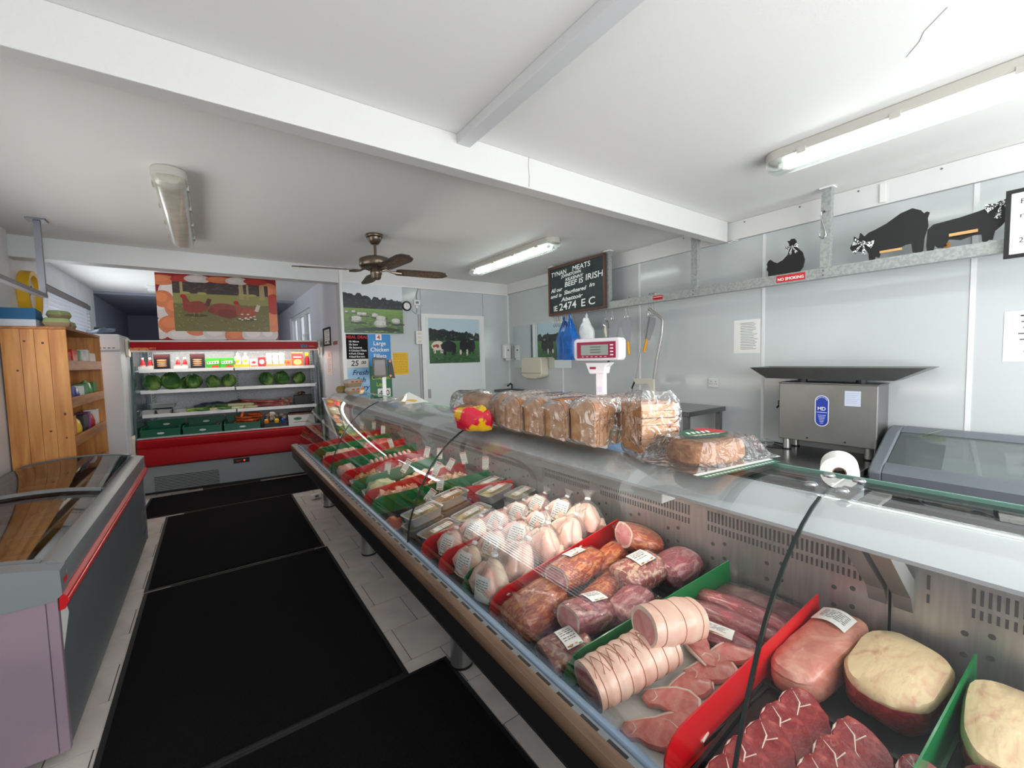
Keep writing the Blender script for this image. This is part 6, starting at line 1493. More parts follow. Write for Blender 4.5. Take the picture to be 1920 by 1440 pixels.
def joint(name, label, cat, x, y, rz, L_, ry, rzz, m, lift=0, e=2.5, lump=.08, seed=1, cut=None, wrap=True, lab=None, group='bacon and pork joints', pitch=0, rx=0, strings=0, taper=.12):
    t = thing(name, label, cat, DL(x, y, lift), DR(rz, rx, pitch), group)
    rings = []; N = 14 if not strings else strings*6
    for k in range(N+1):
        f = k/N; xx = -L_/2+L_*f; sh = 1-taper*abs(2*f-1)**3
        if cut is None and k == 0 or k == N: sh *= .72
        if strings:
            sh *= 1+.03*math.cos(2*PI*f*strings)
        rings.append(ring(xx, 0, rzz, ry*sh, rzz*sh, 26, e, 'x', lump, seed))
    g = G().loft(rings); body = g.build('meat', m, t, smooth=True)
    if cut is not None:
        r0 = [(p[0]-.0012, p[1], p[2]) for p in rings[0]]
        def scl(k, dx, dz=0): return [(p[0]-dx, p[1]*k, (p[2]-rzz)*k+rzz+dz) for p in r0]
        G().add([p for p in r0], [tuple(range(25, -1, -1))]).build('cut_fat', fatm, t)
        G().add(scl(.84, .0008, -.06*rzz if cut == 'top' else 0), [tuple(range(25, -1, -1))]).build('cut_face', cutp, t)
    for k in range(strings):
        f = (k+.5)/strings; xx = -L_/2+L_*f; sh = (1-taper*abs(2*f-1)**3)*.972
        pts = ring(xx, 0, rzz, ry*sh, rzz*sh, 26, e, 'x', lump, seed); G().path(pts+pts[:1], .0016, 5).build('string', mat('twine', S(190, 128, 104), .7), t, smooth=True)
    if wrap:
        wr = [ring(-L_*.64, 0, rzz*1.1, ry*.95, rzz*.10, 26, 2, 'x'), ring(-L_*.58, 0, rzz, ry*.95, rzz*.35, 26, 2.2, 'x')]+[[(p[0]*1.03, p[1]*1.05, (p[2]-rzz)*1.05+rzz) for p in r_] for r_ in rings]+[ring(L_*.58, 0, rzz, ry*.9, rzz*.3, 26, 2.2, 'x'), ring(L_*.65, 0, rzz*.9, ry*.95, rzz*.08, 26, 2, 'x')]
        w = lumpy(G().loft(wr, cap=False), 22, .007, seed+3); w.v = [(p[0], p[1], max(p[2], .001)) for p in w.v]
        w.build('film', film, t, smooth=True)
    if lab:
        lw, lh, lx, la, red = lab
        def sf(u, v, o):
            an = R(la)+(.5-v)*lh/rzz*.55; xx = lx+(u-.5)*lw; q = 1.08
            c, s_ = math.cos(an), math.sin(an)
            return (xx, math.copysign(abs(c)**(2/e), c)*(ry*q+o+.004), rzz+math.copysign(abs(s_)**(2/e), s_)*(rzz*q+o+.004))
        drape(t, sf, lw, lh, seed, 'label', red, True, 5)
    return t
joint('bacon_joint', 'red-brown smoked bacon joint at the front left of the bacon section', 'bacon', .885, 1.12, R(6), .22, .08, .058, smoked, seed=2, lab=None, e=3.4)
joint('bacon_joint', 'pink bacon joint with pale oval cut face and white label, front of the bacon section', 'bacon', .965, .955, R(-4), .17, .065, .045, cured, seed=4, cut=True, lab=(.07, .06, .03, 80, False), lift=.03, pitch=R(16))
joint('bacon_joint', 'netted gammon joint with price label at the front right of the bacon section', 'bacon', .845, .92, R(-12), .15, .07, .042, netted, seed=5, cut=True, lab=(.055, .07, .01, 92, False), lift=.0)
joint('bacon_joint', 'golden smoked bacon joint with round cut face and label beside the red divider', 'bacon', 1.10, 1.135, R(8), .24, .062, .05, smoked, lift=.05, seed=6, cut=True, pitch=R(10), lab=(.09, .05, .0, 78, False))
joint('bacon_joint', 'dark red smoked bacon joint lying under the golden one', 'bacon', 1.10, 1.03, R(8), .26, .05, .035, smoked, seed=7)
joint('bacon_joint', 'dark pink bacon joint beside the green divider', 'bacon', 1.12, .905, R(4), .17, .06, .045, cured, seed=8)
joint('bacon_joint', 'wrapped bacon joint with a big printed label in the middle of the section', 'bacon', 1.275, .985, R(-8), .20, .075, .05, netted, seed=9, lab=(.075, .075, .02, 88, False), lift=.01)
joint('bacon_joint', 'orange smoked bacon joint behind the golden one', 'bacon', 1.27, 1.13, R(6), .18, .05, .045, smoked, seed=10, lift=.01)
joint('bacon_joint', 'back bacon piece with large pale oval face at the rear of the section', 'bacon', 1.40, 1.10, R(-25), .15, .08, .05, smoked, seed=11, cut=True, lift=.05, pitch=R(28))
joint('bacon_joint', 'plain dark pink bacon joint at the rear by the green divider', 'bacon', 1.41, .915, R(-4), .16, .075, .05, cured, seed=12, lift=.0)
# white tray with the pork
pt = thing('pork_tray', 'white plastic tray with black edge under the pork roll and chops', 'tray', DL(.985, .66, .001), DR(R(-8)))
B(-.215, .20, -.145, .145, 0, .008).build('base', mat('tray_white', S(230, 230, 222), .35), pt, bevel=.003)
for x0, x1, y0, y1 in ((-.228, -.216, -.155, .155), (.201, .213, -.155, .155), (-.2155, .2005, -.157, -.146), (-.2155, .2005, .146, .157)): B(x0, x1, y0, y1, 0, .016).build('edge', black, pt, bevel=.003)
joint('pork_roll', 'large rolled pork joint tied with string and scored rind', 'pork', .915, .735, R(-12), .28, .068, .06, rind, lift=.016, e=2.1, lump=.04, seed=14, cut=True, wrap=False, strings=7, taper=.06)
sr = [o for o in bpy.data.objects if o.name.startswith('pork_roll')][-1]
for k in range(9):   # scored criss-cross cuts
    for s_ in (-1, 1):
        pts = [((-.11+.026*k)+s_*.022*f, .0695*math.cos(R(50+55*f+20)), .06+.0615*math.sin(R(50+55*f+20))) for f in (0, .25, .5, .75, 1)]
        G().path(pts, .0009, 4).build('score', mat('score_line', S(178, 110, 90), .6), sr)
joint('pork_loin', 'pork loin piece with pink cut face resting on the pork roll', 'pork', 1.05, .70, R(-16), .19, .062, .055, rind, lift=.085, e=2.3, lump=.06, seed=15, cut='top', wrap=False, strings=3, pitch=R(14))
chopm = meatmat('chop_lean', S(214, 118, 108), S(230, 160, 146), 14, .42, .64, .3, coat=.4, bump=.25, bscale=50, veins=.2, vscale=13)
chop_o = [(-.085, -.005), (-.075, .022), (-.045, .03), (-.02, .038), (.02, .046), (.058, .042), (.085, .02), (.088, -.01), (.07, -.034), (.035, -.042), (.0, -.036), (-.03, -.022), (-.06, -.026)]
def chop(seed):
    t = thing('pork_chop', 'x', 'pork chop', (0, 0, 0), 0, 'pork chops on the white tray')
    def outl(k, z): return [(x*k+.004*noise.noise(Vector((x*30, y*30, seed))), y*k, z) for x, y in chop_o]
    G().loft([outl(.95, .001), outl(1, .006), outl(.99, .014), outl(.90, .019)]).build('lean', chopm, t, smooth=True)
    G().path([(x*1.0, y*1.0, .010) for x, y in chop_o[1:9]], [.004, .006, .007, .007, .007, .007, .006, .004], 8).build('fat_rim', fatm, t, smooth=True)
    G().path([(-.062, -.02, .0165), (-.045, -.012, .0185), (-.036, .003, .019), (-.044, .018, .0185), (-.05, .026, .016)], [.001, .002, .0026, .002, .001], 6).build('seam_fat', fatm, t, smooth=True)
    return t
cp0, cp1 = chop(1), chop(2)
for i, (x, y, rz_, h, lb) in enumerate(((1.125, .655, 60, .035, 'pork chop at the rear of the tray beside the loin'), (1.075, .60, -35, .02, 'pork chop lying against the red divider'), (.995, .615, -20, .012, 'pork chop in the middle of the white tray'), (.925, .62, -60, .022, 'pork chop overlapping the middle one'), (.875, .575, -48, .016, 'pork chop under the front one near the red divider'), (.825, .61, -55, .012, 'front pork chop in the corner of the white tray'), (1.16, .585, -30, .03, 'rear pork chop with broad white fat rim'))):
    put((cp0, cp1)[i % 2], DL(x, y, h), DR(R(rz_), R(6), R(-4)), lb, .84)
tendm = meatmat('tenderloin', S(170, 80, 86), S(208, 150, 146), 14, .52, .66, .28, stretch=(1, 3, 3), coat=.6, bump=.35, veins=.3, vscale=16)
for i, (x, y, rz_, L_, h, lb) in enumerate(((1.335, .635, -86, .30, .015, 'rear wrapped pork fillet of the three behind the tray'), (1.27, .64, -82, .30, .015, 'middle wrapped pork fillet of the three behind the tray'), (1.205, .66, -80, .25, .002, 'front wrapped pork fillet with a long printed label'))):
    joint('pork_fillet', lb, 'pork', x, y, R(rz_), L_, .037, .032, tendm, lift=h, e=2, lump=.16, seed=20+i, taper=.5, lab=(.13, .045, .0, 110, False) if i == 2 else None, group='wrapped pork fillets')
vp = thing('vacuum_pack', 'flat vacuum pack of dark pork slices at the back of the section', 'vacuum pack', DL(1.42, .635, .002), DR(R(-84)))
lumpy(G().loft([ring(x, 0, .02, .06, .018*(1-abs(x/.15)**4)+.002, 22, 3, 'x') for x in [-.145+.029*k for k in range(11)]]), 16, .008, 2).build('meat', meatmat('vac_meat', S(126, 72, 74), S(160, 110, 106), 8, .45, .6, .25, coat=.7, veins=.3, vscale=8), vp, smooth=True)
g = lumpy(G().loft([ring(x, 0, .022, .075, .022*(1-abs(x/.19)**3)+.001, 26, 3, 'x') for x in [-.185+.037*k for k in range(11)]], cap=False), 24, .007, 5); g.build('film', film, vp, smooth=True)
# ---- beef at the right
ytat = meatmat('beef_fat_yellow', S(230, 202, 158), S(212, 156, 126), 14, .5, .75, .42, bump=.25, bscale=30, coat=.25, stretch=(1, 1.8, 1))
pinkr = meatmat('beef_pink', S(204, 128, 110), S(228, 172, 150), 11, .4, .66, .38, bump=.5, bscale=34, coat=.3)
redm = meatmat('beef_red', S(136, 30, 32), S(178, 72, 66), 20, .48, .68, .3, coat=.4, bump=.5, bscale=60, veins=.3, vscale=22)
def slab(name, label, x, y, rz_, w, d, h, top, seed, lift=0, side=None, rx=0, ry=0):
    t = thing(name, label, 'beef', DL(x, y, lift), DR(R(rz_), R(rx), R(ry)), 'beef joints at the right')
    def rg(k, z, l=.07): return ring(z, 0, 0, w/2*k, d/2*k, 30, 3.2, 'z', l, seed)
    G().loft([rg(.9, .0), rg(1.0, h*.2), rg(1.02, h*.55), rg(.99, h*.72)]).build('lean', side or redm, t, smooth=True)
    tp = G().loft([rg(.995, h*.725), rg(1.0, h*.80), rg(.93, h*.95), rg(.6, h*1.04), rg(.2, h*1.06)])
    lumpy(tp, 14, .006, seed).build('fat_cap', top, t, smooth=True)
    return t
sl1 = slab('beef_joint', 'pale pink beef joint with a curled price label beside the red divider', 1.32, .415, -8, .34, .125, .085, pinkr, 3, 0, pinkr, -4)
drape(sl1, lambda u, v, o: (.085+(v-.5)*.07+.02*math.cos((u-.5)*2), .01+(u-.5)*.085, .092+.008*math.sin(u*PI)+o), .085, .06, 77, 'label', False, False, 6)
slab('beef_joint', 'broad beef joint with yellow fat cap in the middle of the beef section', 1.345, .265, -6, .25, .175, .095, ytat, 5, .004)
sl3 = slab('beef_joint', 'yellow fat beef joint at the right edge beyond the green divider', 1.31, .065, 4, .26, .17, .10, ytat, 8)
drape(sl3, lambda u, v, o: (-.02+(v-.5)*.09, -.04+(u-.5)*.05, .109+o), .05, .08, 79, 'label', False, False, 6)
rng_o = ell(0, 0, .075, .052, 26)
def steak(seed):
    t = thing('beef_steak', 'x', 'beef', (0, 0, 0), 0, 'overlapping beef steaks in the front tray')
    def outl(k, z): return [(x*k*(1+.10*noise.noise(Vector((x*60, y*60, seed)))), y*k*(1+.10*noise.noise(Vector((x*60, y*60, seed+4)))), z) for x, y in rng_o]
    G().loft([outl(.97, 0.0005), outl(1.0, .004), outl(1.0, .011), outl(.95, .014)]).build('lean', redm, t, smooth=True)
    G().path([(-.07, .0, .0130), (-.045, .012, .0142), (-.02, .006+.006*(seed % 3), .0145), (.01, .014, .0145), (.04, .004, .0142), (.07, .016, .0130)], [.0006, .0014, .002, .0012, .002, .0006], 6).build('fat_seam', fatm, t, smooth=True)
    G().path([(.03, .006, .0148), (.042, -.018, .0148)], [.0008, .0014], 5).build('fat_seam', fatm, t, smooth=True)
    G().path([(p[0]*.99, p[1]*.99, .008) for p in rng_o[2:12]], [.001]+[.003]*8+[.001], 6).build('fat_edge', fatm, t, smooth=True)
    return t
s0, s1 = steak(1), steak(6)
bt = thing('beef_tray', 'black tray under the overlapping beef steaks', 'tray', DL(.95, .29, .001), DR(0))
B(-.19, .20, -.17, .20, 0, .008).build('base', black, bt, bevel=.003)
for x0, x1, y0, y1 in ((-.202, -.191, -.18, .21), (.201, .212, -.18, .21)): B(x0, x1, y0, y1, 0, .02).build('edge', black, bt)
for x0, x1, y0, y1 in ((-.19, .20, -.18, -.171), (-.19, .20, .201, .21)): B(x0, x1, y0, y1, 0, .02).build('edge', black, bt)
n = 0
for cidx, yy in enumerate((.42, .31, .20)):
    for k in range(5):
        col = ('next to the red divider', 'in the middle', 'nearest the right edge')[cidx]
        put((s0, s1)[(k+cidx) % 2], DL(.835+.062*k, yy-.012*k, .012+.006*k), DR(R(30+9*cidx+((k*37) % 23-11)), R(4), R(-20)), 'dark red beef steak, %s in the column %s' % (('front', 'second', 'third', 'fourth', 'rear')[k], col))
bm2 = meatmat('beef_dark', S(112, 34, 38), S(150, 70, 70), 10, .5, .66, .3, coat=.5, bump=.3)
joint('beef_piece', 'dark red beef piece at the lower right corner of the counter', 'beef', 1.12, .05, R(30), .17, .06, .05, bm2, seed=31, wrap=False, group='beef joints at the right')
# ---- foil trays of ready meals
veg = mat('food_veg_cream', S(206, 190, 120), .45, col2=S(150, 150, 84), scale=38); veg2 = mat('food_stew', S(196, 168, 110), .45, col2=S(160, 110, 60), scale=34); pot = mat('food_potato', S(226, 206, 140), .5, col2=S(196, 176, 96), scale=24)
def meal(label, x, y, h, rz_, food, L_=.20, W_=.125, H_=.05, lab=True):
    t = foiltray(label, DL(x, y, h), DR(R(rz_)), L_, W_, H_, food, True, 'foil trays of ready meals in the counter', 'meal_tray')
    if lab:
        drape(t, lambda u, v, o: ((v-.45)*.12, -.012+(u-.5)*.045, H_+.0095+o), .045, .11, int(x*100), 'label', True, True, 5)
    return t
meal('front upper foil meal tray with vegetables, by the glass joint', .915, 2.14, .06, 6, veg); meal('foil tray under the front upper meal tray', .905, 2.13, .004, 4, veg)
meal('large foil meal tray second from the front, standing higher than its neighbours', 1.115, 2.20, .06, 6, veg2, .20, .13); meal('foil tray below the second meal tray', 1.115, 2.19, .004, 6, veg2, lab=False)
meal('front foil meal tray beside the chickens', .925, 1.965, .008, 10, veg2); meal('foil meal tray behind it, half hidden by the red divider', 1.13, 1.985, .012, 8, pot)
meal('foil meal tray with a big white label in the third place from the front', 1.335, 2.06, .05, 10, pot, .19, .13); meal('foil meal tray at the rear with potato topping', 1.40, 2.235, .03, 4, pot, .17, .12); meal('rearmost foil meal tray against the grille', 1.415, 1.92, .035, 6, veg, .15, .12)
rt = thing('marinated_tray', 'small dish of orange marinated meat in front of the foil trays', 'tray', DL(.80, 2.31, .001), DR(0))
G().loft([ring(z, 0, 0, .045*k, .075*k, 20, 3, 'z') for z, k in ((0, .85), (.02, 1), (.021, 1.05), (.019, .95), (.004, .8))]).build('dish', white_pl, rt, smooth=True)
lumpy(G().loft([ring(z, 0, 0, .042*k, .07*k, 22, 2.4, 'z') for z, k in ((.008, 1), (.03, .92), (.048, .6), (.054, .2))]), 40, .016, 4).build('meat', mat('marinade_orange', S(206, 90, 36), .35, col2=S(150, 30, 24), scale=26, coat=.4), rt, smooth=True)
# ---- trays of prepared meat in the far half
def pile(label, x, y, L_, W_, kind, col, col2, seed, rz_=0, tray=None, n=None):
    t = thing('meat_tray', label, 'tray', DL(x, y, .016), DR(R(rz_)), 'trays of prepared meat in the far half of the counter')
    tm = tray or white_pl
    B(-L_/2, L_/2, -W_/2, W_/2, 0, .006).build('base', tm, t)
    for x0, x1, y0, y1 in ((-L_/2-.006, -L_/2, -W_/2, W_/2), (L_/2, L_/2+.006, -W_/2, W_/2), (-L_/2, L_/2, -W_/2-.006, -W_/2), (-L_/2, L_/2, W_/2, W_/2+.006)): B(x0, x1, y0, y1, 0, .022).build('rim', tm, t)
    m = meatmat('pile_%d' % seed, col, col2, 22, .45, .6, .35, coat=.4, bump=.2)
    random.seed(seed); t.scale = (1, 1, 1.5)
    if kind == 'dice':
        g = G()
        for k in range(n or 70):
            c = Vector((random.uniform(-L_/2+.02, L_/2-.02), random.uniform(-W_/2+.015, W_/2-.015), .012)); c.z += random.uniform(0, .035)*(1-abs(c.x)/(L_/2))**.3*(1-abs(c.y)/(W_/2))**.3
            s_ = random.uniform(.010, .017); q = Matrix.Rotation(random.uniform(0, 3), 3, random.choice('XYZ')) @ Matrix.Rotation(random.uniform(0, 3), 3, 'Z')
            pts = [q @ Vector((a*s_, b*s_*random.uniform(.7, 1.2), c_*s_*.8)) for a, b, c_ in ((-1, -1, -1), (1, -1, -1), (1, 1, -1), (-1, 1, -1), (-1, -1, 1), (1, -1, 1), (1, 1, 1), (-1, 1, 1))]
            g.add([tuple(c+p) for p in pts], [(3, 2, 1, 0), (4, 5, 6, 7), (0, 1, 5, 4), (1, 2, 6, 5), (2, 3, 7, 6), (3, 0, 4, 7)])
        g.v = [(p[0], p[1], max(p[2], .0065)) for p in g.v]
        o = g.build('pieces', m, t); o['kind'] = 'stuff'
    elif kind == 'mound':
        lumpy(G().loft([ring(z, 0, 0, L_/2*k*.95, W_/2*k*.95, 30, 3, 'z', .06, seed) for z, k in ((.007, 1), (.03, .97), (.05, .75), (.058, .35), (.06, .1))]), 34, .014, seed).build('meat', m, t, smooth=True)
    elif kind == 'sausage':
        cnt = n or 9
        for k in range(cnt):
            xx = -L_/2+.03+(L_-.06)*(k % cnt)/max(cnt-1, 1)
            G().path([(xx, -W_/2+.012, .022), (xx+.004, -W_*.2, .024), (xx-.003, W_*.2, .024), (xx, W_/2-.012, .022)], [.008, .0145, .0145, .008], 10).build('sausage', m, t, smooth=True)
        for k in range(cnt-2):
            xx = -L_/2+.055+(L_-.11)*k/max(cnt-3, 1)
            G().path([(xx, -W_/2+.02, .046), (xx-.004, 0, .049), (xx, W_/2-.02, .046)], [.008, .0145, .008], 10).build('sausage', m, t, smooth=True)
    elif kind == 'fillet':
        cnt = n or 5
        for k in range(cnt):
            xx = -L_/2+.05+(L_-.1)*k/max(cnt-1, 1)
            g = lumpy(G().loft([ring(yy, xx, .026, .038*q, .02*q, 14, 2.2, 'y') for yy, q in ((-W_*.45, .3), (-W_*.3, .8), (0, 1), (W_*.25, .9), (W_*.43, .3))]), 20, .008, seed+k)
            g.v = [(p[0], p[1], max(p[2], .007)) for p in g.v]; g.build('fillet', m, t, (0, 0, 0), smooth=True)
    elif kind == 'burger':
        for k in range(n or 6):
            xx = -L_/2+.06+(L_-.12)*(k % 6)/5
            G().lathe([(0, .008+.0), (.046, .008), (.05, .016), (.046, .026), (0, .027)], 22, (xx, 0)).build('patty', m, t, (0, 0, .010*(k % 2)), smooth=True)
    return t
pile('tray of raw pink stir-fry strips just left of the long green divider', .96, 2.66, .30, .10, 'dice', S(222, 150, 130), S(236, 190, 160), 41, -12, black)
pile('tray of creamy coated chicken behind the stir-fry strips', 1.27, 2.55, .28, .13, 'dice', S(226, 196, 150), S(206, 120, 100), 42, -12, white_pl)
pile('tray of pale green herb chicken between red and green dividers', .92, 2.88, .22, .17, 'mound', S(206, 206, 150), S(150, 176, 100), 43, -6, white_pl)
pile('tray of raw chicken fillets behind the herb chicken', 1.24, 2.83, .34, .15, 'fillet', S(234, 192, 160), S(240, 214, 180), 44, -6, white_pl)
pile('tray of olive and pepper kebab meat beside the red divider', .92, 3.19, .22, .18, 'dice', S(196, 150, 80), S(120, 60, 50), 45, -5, white_pl)
pile('tray of diced red and white mix behind the kebab meat', 1.26, 3.14, .34, .16, 'dice', S(206, 110, 90), S(232, 196, 170), 46, -5, black)
pile('tray of pale pink meat balls in the counter middle', .86, 3.53, .16, .22, 'mound', S(222, 170, 156), S(236, 206, 190), 47, -8, black)
pile('tray of raw pork sausages behind the meat balls', 1.2, 3.44, .42, .16, 'sausage', S(222, 150, 134), S(232, 180, 160), 48, -8, black, 11)
pile('dark tray of black pudding rings past the glass joint', .95, 3.855, .26, .15, 'burger', S(70, 40, 40), S(110, 60, 56), 49, -10, black)
pile('tray of red beef burgers behind the black pudding', 1.29, 3.76, .32, .15, 'burger', S(170, 60, 52), S(206, 110, 96), 50, -10, white_pl)
pile('tray of white coated fillets near the far end', .97, 4.20, .30, .2, 'fillet', S(236, 206, 180), S(226, 180, 150), 51, -10, white_pl)
pile('tray of lean red mince at the rear near the far end', 1.31, 4.10, .30, .2, 'mound', S(170, 52, 48), S(206, 120, 110), 52, -10, black)
pile('tray of brown breaded pieces near the far end', .96, 4.53, .28, .16, 'fillet', S(206, 160, 90), S(180, 130, 66), 53, -10, white_pl)
pile('tray of orange and green kebabs at the far end rear', 1.30, 4.42, .30, .20, 'dice', S(214, 130, 60), S(120, 130, 60), 54, -10, black)
pile('tray of mixed vegetable salad at the far end corner', 1.26, 4.75, .36, .16, 'mound', S(206, 190, 90), S(196, 90, 50), 55, -4, red_pl)
bx = thing('stick_tray', 'tray of thin wrapped beef sticks at the far front corner of the counter', 'tray', DL(.86, 4.80, .001), DR(R(-10)))
B(-.09, .09, -.06, .06, 0, .02).build('base', white_pl, bx)
random.seed(66)
for k in range(12): G().path([(-.07+.012*k, -.05, .03), (-.075+.012*k+random.uniform(-.01, .01), .0, .045), (-.07+.012*k, .05, .06)], .006, 7).build('stick', mat('stick_brown', S(150, 80, 60), .4, col2=S(206, 160, 120), scale=30), bx, smooth=True)
# ---- butter packets beside the rear trays
for i, (x, y, h) in enumerate(((1.40, 2.39, .002), (1.43, 2.42, .028), (1.33, 2.40, .002))):
    t = thing('wrapped_cheese', ('front cream wrapped block', 'upper cream wrapped block', 'rear cream wrapped block')[i]+' beside the end of the green divider', 'cheese', DL(x, y, h), DR(R(-20+14*i)), 'cream wrapped blocks')
    B(-.035, .035, -.025, .025, 0, .024).build('block', mat('wrap_cream', S(226, 206, 176), .5), t, bevel=.003); B(-.0352, .0352, -.004, .004, 0.0005, .0245).build('wrap_fold', mat('wrap_fold', S(206, 184, 150), .5), t)
# ---- price tags on spikes
def ptag(label, x, y, h, lean, w=.042, hh=.085, seed=1, yaw=-38):
    t = thing('price_tag', label, 'price tag', DL(x, y, h), (0, 0, R(yaw)), 'price tags standing in the meat')
    rot = (R(90-8), 0, 0)
    c = B(-w/2, w/2, 0, hh, -.0008, 0).build('card', paper, t, (0, 0, .035), (R(90), R(lean), 0))
    a = Art(); labelart(a, w, hh, True, True, 6, seed); a.build(c, 'print', (-w/2, 0, -.0004))
    G().tube((0, .001, 0), (math.sin(R(-lean))*.0, .001, .05), .0016, n=6).build('spike', mat('spike_clear', S(206, 196, 180), .4), t)
    return t
TG = [(1.36, 4.86, .07, 12, 'farthest price tag, in the vegetable salad'), (1.44, 4.66, .07, 2, 'thin price tag second from the far end'), (1.42, 4.30, .07, 3, 'upright price tag above the red mince'), (1.30, 3.70, .06, -16, 'tilted price tag in the red burgers'),
      (1.36, 3.10, .06, 14, 'rear price tag beside the second glass joint'), (1.42, 2.98, .05, 4, 'price tag partly behind another one near the glass joint'), (1.10, 2.93, .06, 32, 'long tilted price tag over the chicken fillets'), (1.20, 2.62, .06, 24, 'large tilted price tag over the creamy chicken'),
      (1.33, 2.66, .06, 28, 'slanted price tag behind the large tilted one'), (1.45, 2.62, .07, -12, 'price tag leaning left in front of the steel grille'), (1.46, 2.36, .08, 2, 'upright price tag beside the cream wrapped blocks'), (1.12, 2.36, .06, 8, 'price tag in front of the green divider'), (1.0, 2.30, .05, 38, 'steeply tilted price tag beside the front foil tray'), (1.02, 3.04, .05, 10, 'pale price tag reflected by the glass in the kebab meat')]
for i, (x, y, h, ln, lb) in enumerate(TG): ptag(lb, x, y, h, ln, seed=100+i, hh=.11 if i in (6, 7) else .085)
# ------------------------------------------------------------------ bread on top of the counter
crust = mat('bread_crust', S(176, 118, 74), .6, col2=S(206, 156, 112), scale=9, lo=.35, hi=.65, bump=.35, bscale=60)
crumb = mat('bread_side', S(206, 160, 118), .75, col2=S(186, 136, 94), scale=30, bump=.3, bscale=120)
crumb_w = mat('bread_slice_face', S(226, 196, 156), .8, col2=S(210, 176, 134), scale=40)
def loaf(label, x, y, rz_, L_=.25, w=.115, h=.14, n=14, seed=1, neck=True):
    t = thing('bread_loaf', label, 'bread', (x, y, 1.190), R(rz_), 'bagged loaves on top of the counter')
    # slices: shared cross-section mesh, dome-topped
    sec = [(-w/2, 0), (-w/2-.002, h*.55), (-w/2-.006, h*.72), (-w/2+.006, h*.88), (-w*.25, h*.985), (0, h), (w*.25, h*.985), (w/2-.006, h*.88), (w/2+.006, h*.72), (w/2+.002, h*.55), (w/2, 0)]
    th = L_/n; me = G().prism([(p[0], p[1]) for p in sec], 'x', -th*.47, th*.47).mesh('slice'); me.materials.append(crust)
    random.seed(seed)
    for k in range(n):
        o = bpy.data.objects.new('slice', me); COL.objects.link(o); o.parent = t
        o.location = (-L_/2+th*(k+.5), random.uniform(-.0015, .0015), .003); o.rotation_euler = (random.uniform(-.02, .02), 0, random.uniform(-.02, .02)); o.scale = (1, 1+random.uniform(-.012, .012), 1+random.uniform(-.012, .012))
    heel = G().prism([(p[0]*.97, p[1]*.97+.002) for p in sec], 'x', -L_/2-.004, -L_/2+.0005).build('heel', crumb, t)
    b = []
    for xx, q in ((-L_/2-.05, .62), (-L_/2-.022, .9), (-L_/2-.006, 1.03), (-L_*.3, 1.06), (0, 1.05), (L_*.3, 1.06), (L_/2+.006, 1.03), (L_/2+.04, .7), (L_/2+.075, .25), (L_/2+.09, .16), (L_/2+.14, .55))[:11 if neck else 8]:
        b.append([(xx, p[0]*q*1.02, max(.001, (p[1]-h*.45)*q*1.03+h*.45)) for p in sec])
    g = G().loft(b, cap=False); lumpy(g, 20, .009, seed); g.v = [(p[0], p[1], max(.001, p[2])) for p in g.v]
    g.build('bag', film_soft, t, smooth=True)
    return t
nl = loaf('nearest bagged loaf, laid so its slices stack up flat', 1.245, 0.87, 50, .15, .14, .15, 7, 1, False); nl.rotation_euler = (0, R(-90), R(155)); nl.location = (1.10, .885, 1.272)
loaf('second bagged loaf from the near end, tallest brown loaf', 1.175, 1.040, -4, .25, .125, .165, 14, 2)
loaf('third bagged loaf from the near end', 1.17, 1.180, -6, .25, .12, .15, 14, 3)
loaf('fourth bagged loaf from the near end', 1.17, 1.315, -3, .25, .12, .15, 14, 4)
loaf('fifth bagged loaf from the near end, pale cut side', 1.17, 1.450, -7, .25, .12, .145, 14, 5)
loaf('sixth bagged loaf, beside the bread rolls', 1.19, 1.585, -4, .24, .12, .15, 14, 6)
rollm = mat('roll_crust', S(190, 136, 92), .55, col2=S(222, 190, 156), scale=12, lo=.4, hi=.65)
rb = thing('roll_bag', 'clear bag of brown bread rolls at the far end of the bread row', 'bread', (1.11, 1.83, 1.190), R(80)); rb.scale = (1.1, 1.1, 1.15)
for i, (x, y, z) in enumerate(((-.10, -.04, .032), (0, -.045, .034), (.10, -.04, .032), (-.10, .05, .032), (0, .05, .034), (.10, .05, .032), (-.06, 0, .088), (.04, .0, .09), (.12, .0, .086))):
    G().lathe([(0, -.03), (.03, -.03), (.046, -.015), (.048, .0), (.042, .018), (.024, .03), (0, .033)], 18).build('roll', rollm, rb, (x, y, z), (random.uniform(-.2, .2), random.uniform(-.2, .2), 0), smooth=True)
g = lumpy(G().loft([ring(x, 0, .065, .105*q, .062*q, 26, 3, 'x') for x, q in ((-.22, .3), (-.18, .8), (-.15, 1), (0, 1.03), (.15, 1), (.18, .8), (.20, .4), (.24, .3))], cap=False), 18, .01, 7); g.v = [(p[0], p[1], max(.001, p[2])) for p in g.v]; g.build('bag', film_soft, rb, smooth=True)
sn = thing('sweet_bag', 'bright red and yellow printed sweet bag in front of the loaves', 'packet', (.99, 1.70, 1.16), (R(-14), 0, R(-62))); sn.scale = (1.3, 1.3, 1.2)
def puff(w, h, t_, seed):
    return lumpy(G().loft([ring(x, 0, h/2, t_*q+.001, h/2*(.75+.25*q), 24, 2.4, 'x') for x, q in [(-w/2+w*k/10, math.sin(PI*min(max(k/10, .02), .98))**.6) for k in range(11)]]), 24, .008, seed)
sw_m = mat('sweet_print', S(220, 30, 60), .25, col2=S(240, 190, 30), scale=18, lo=.5, hi=.56, coat=.6)
g = puff(.15, .10, .028, 3); g.build('pouch', sw_m, sn, (0, 0, .0), (R(20), 0, 0), smooth=True)
a = Art(); a.e(S(240, 196, 30), .02, .075, .045, .018, 14, .3, .2); a.e(S(230, 240, 240), -.03, .045, .02, .016, 10, 0, .3); a.e(S(210, 24, 36), .03, .045, .03, .016, 12)
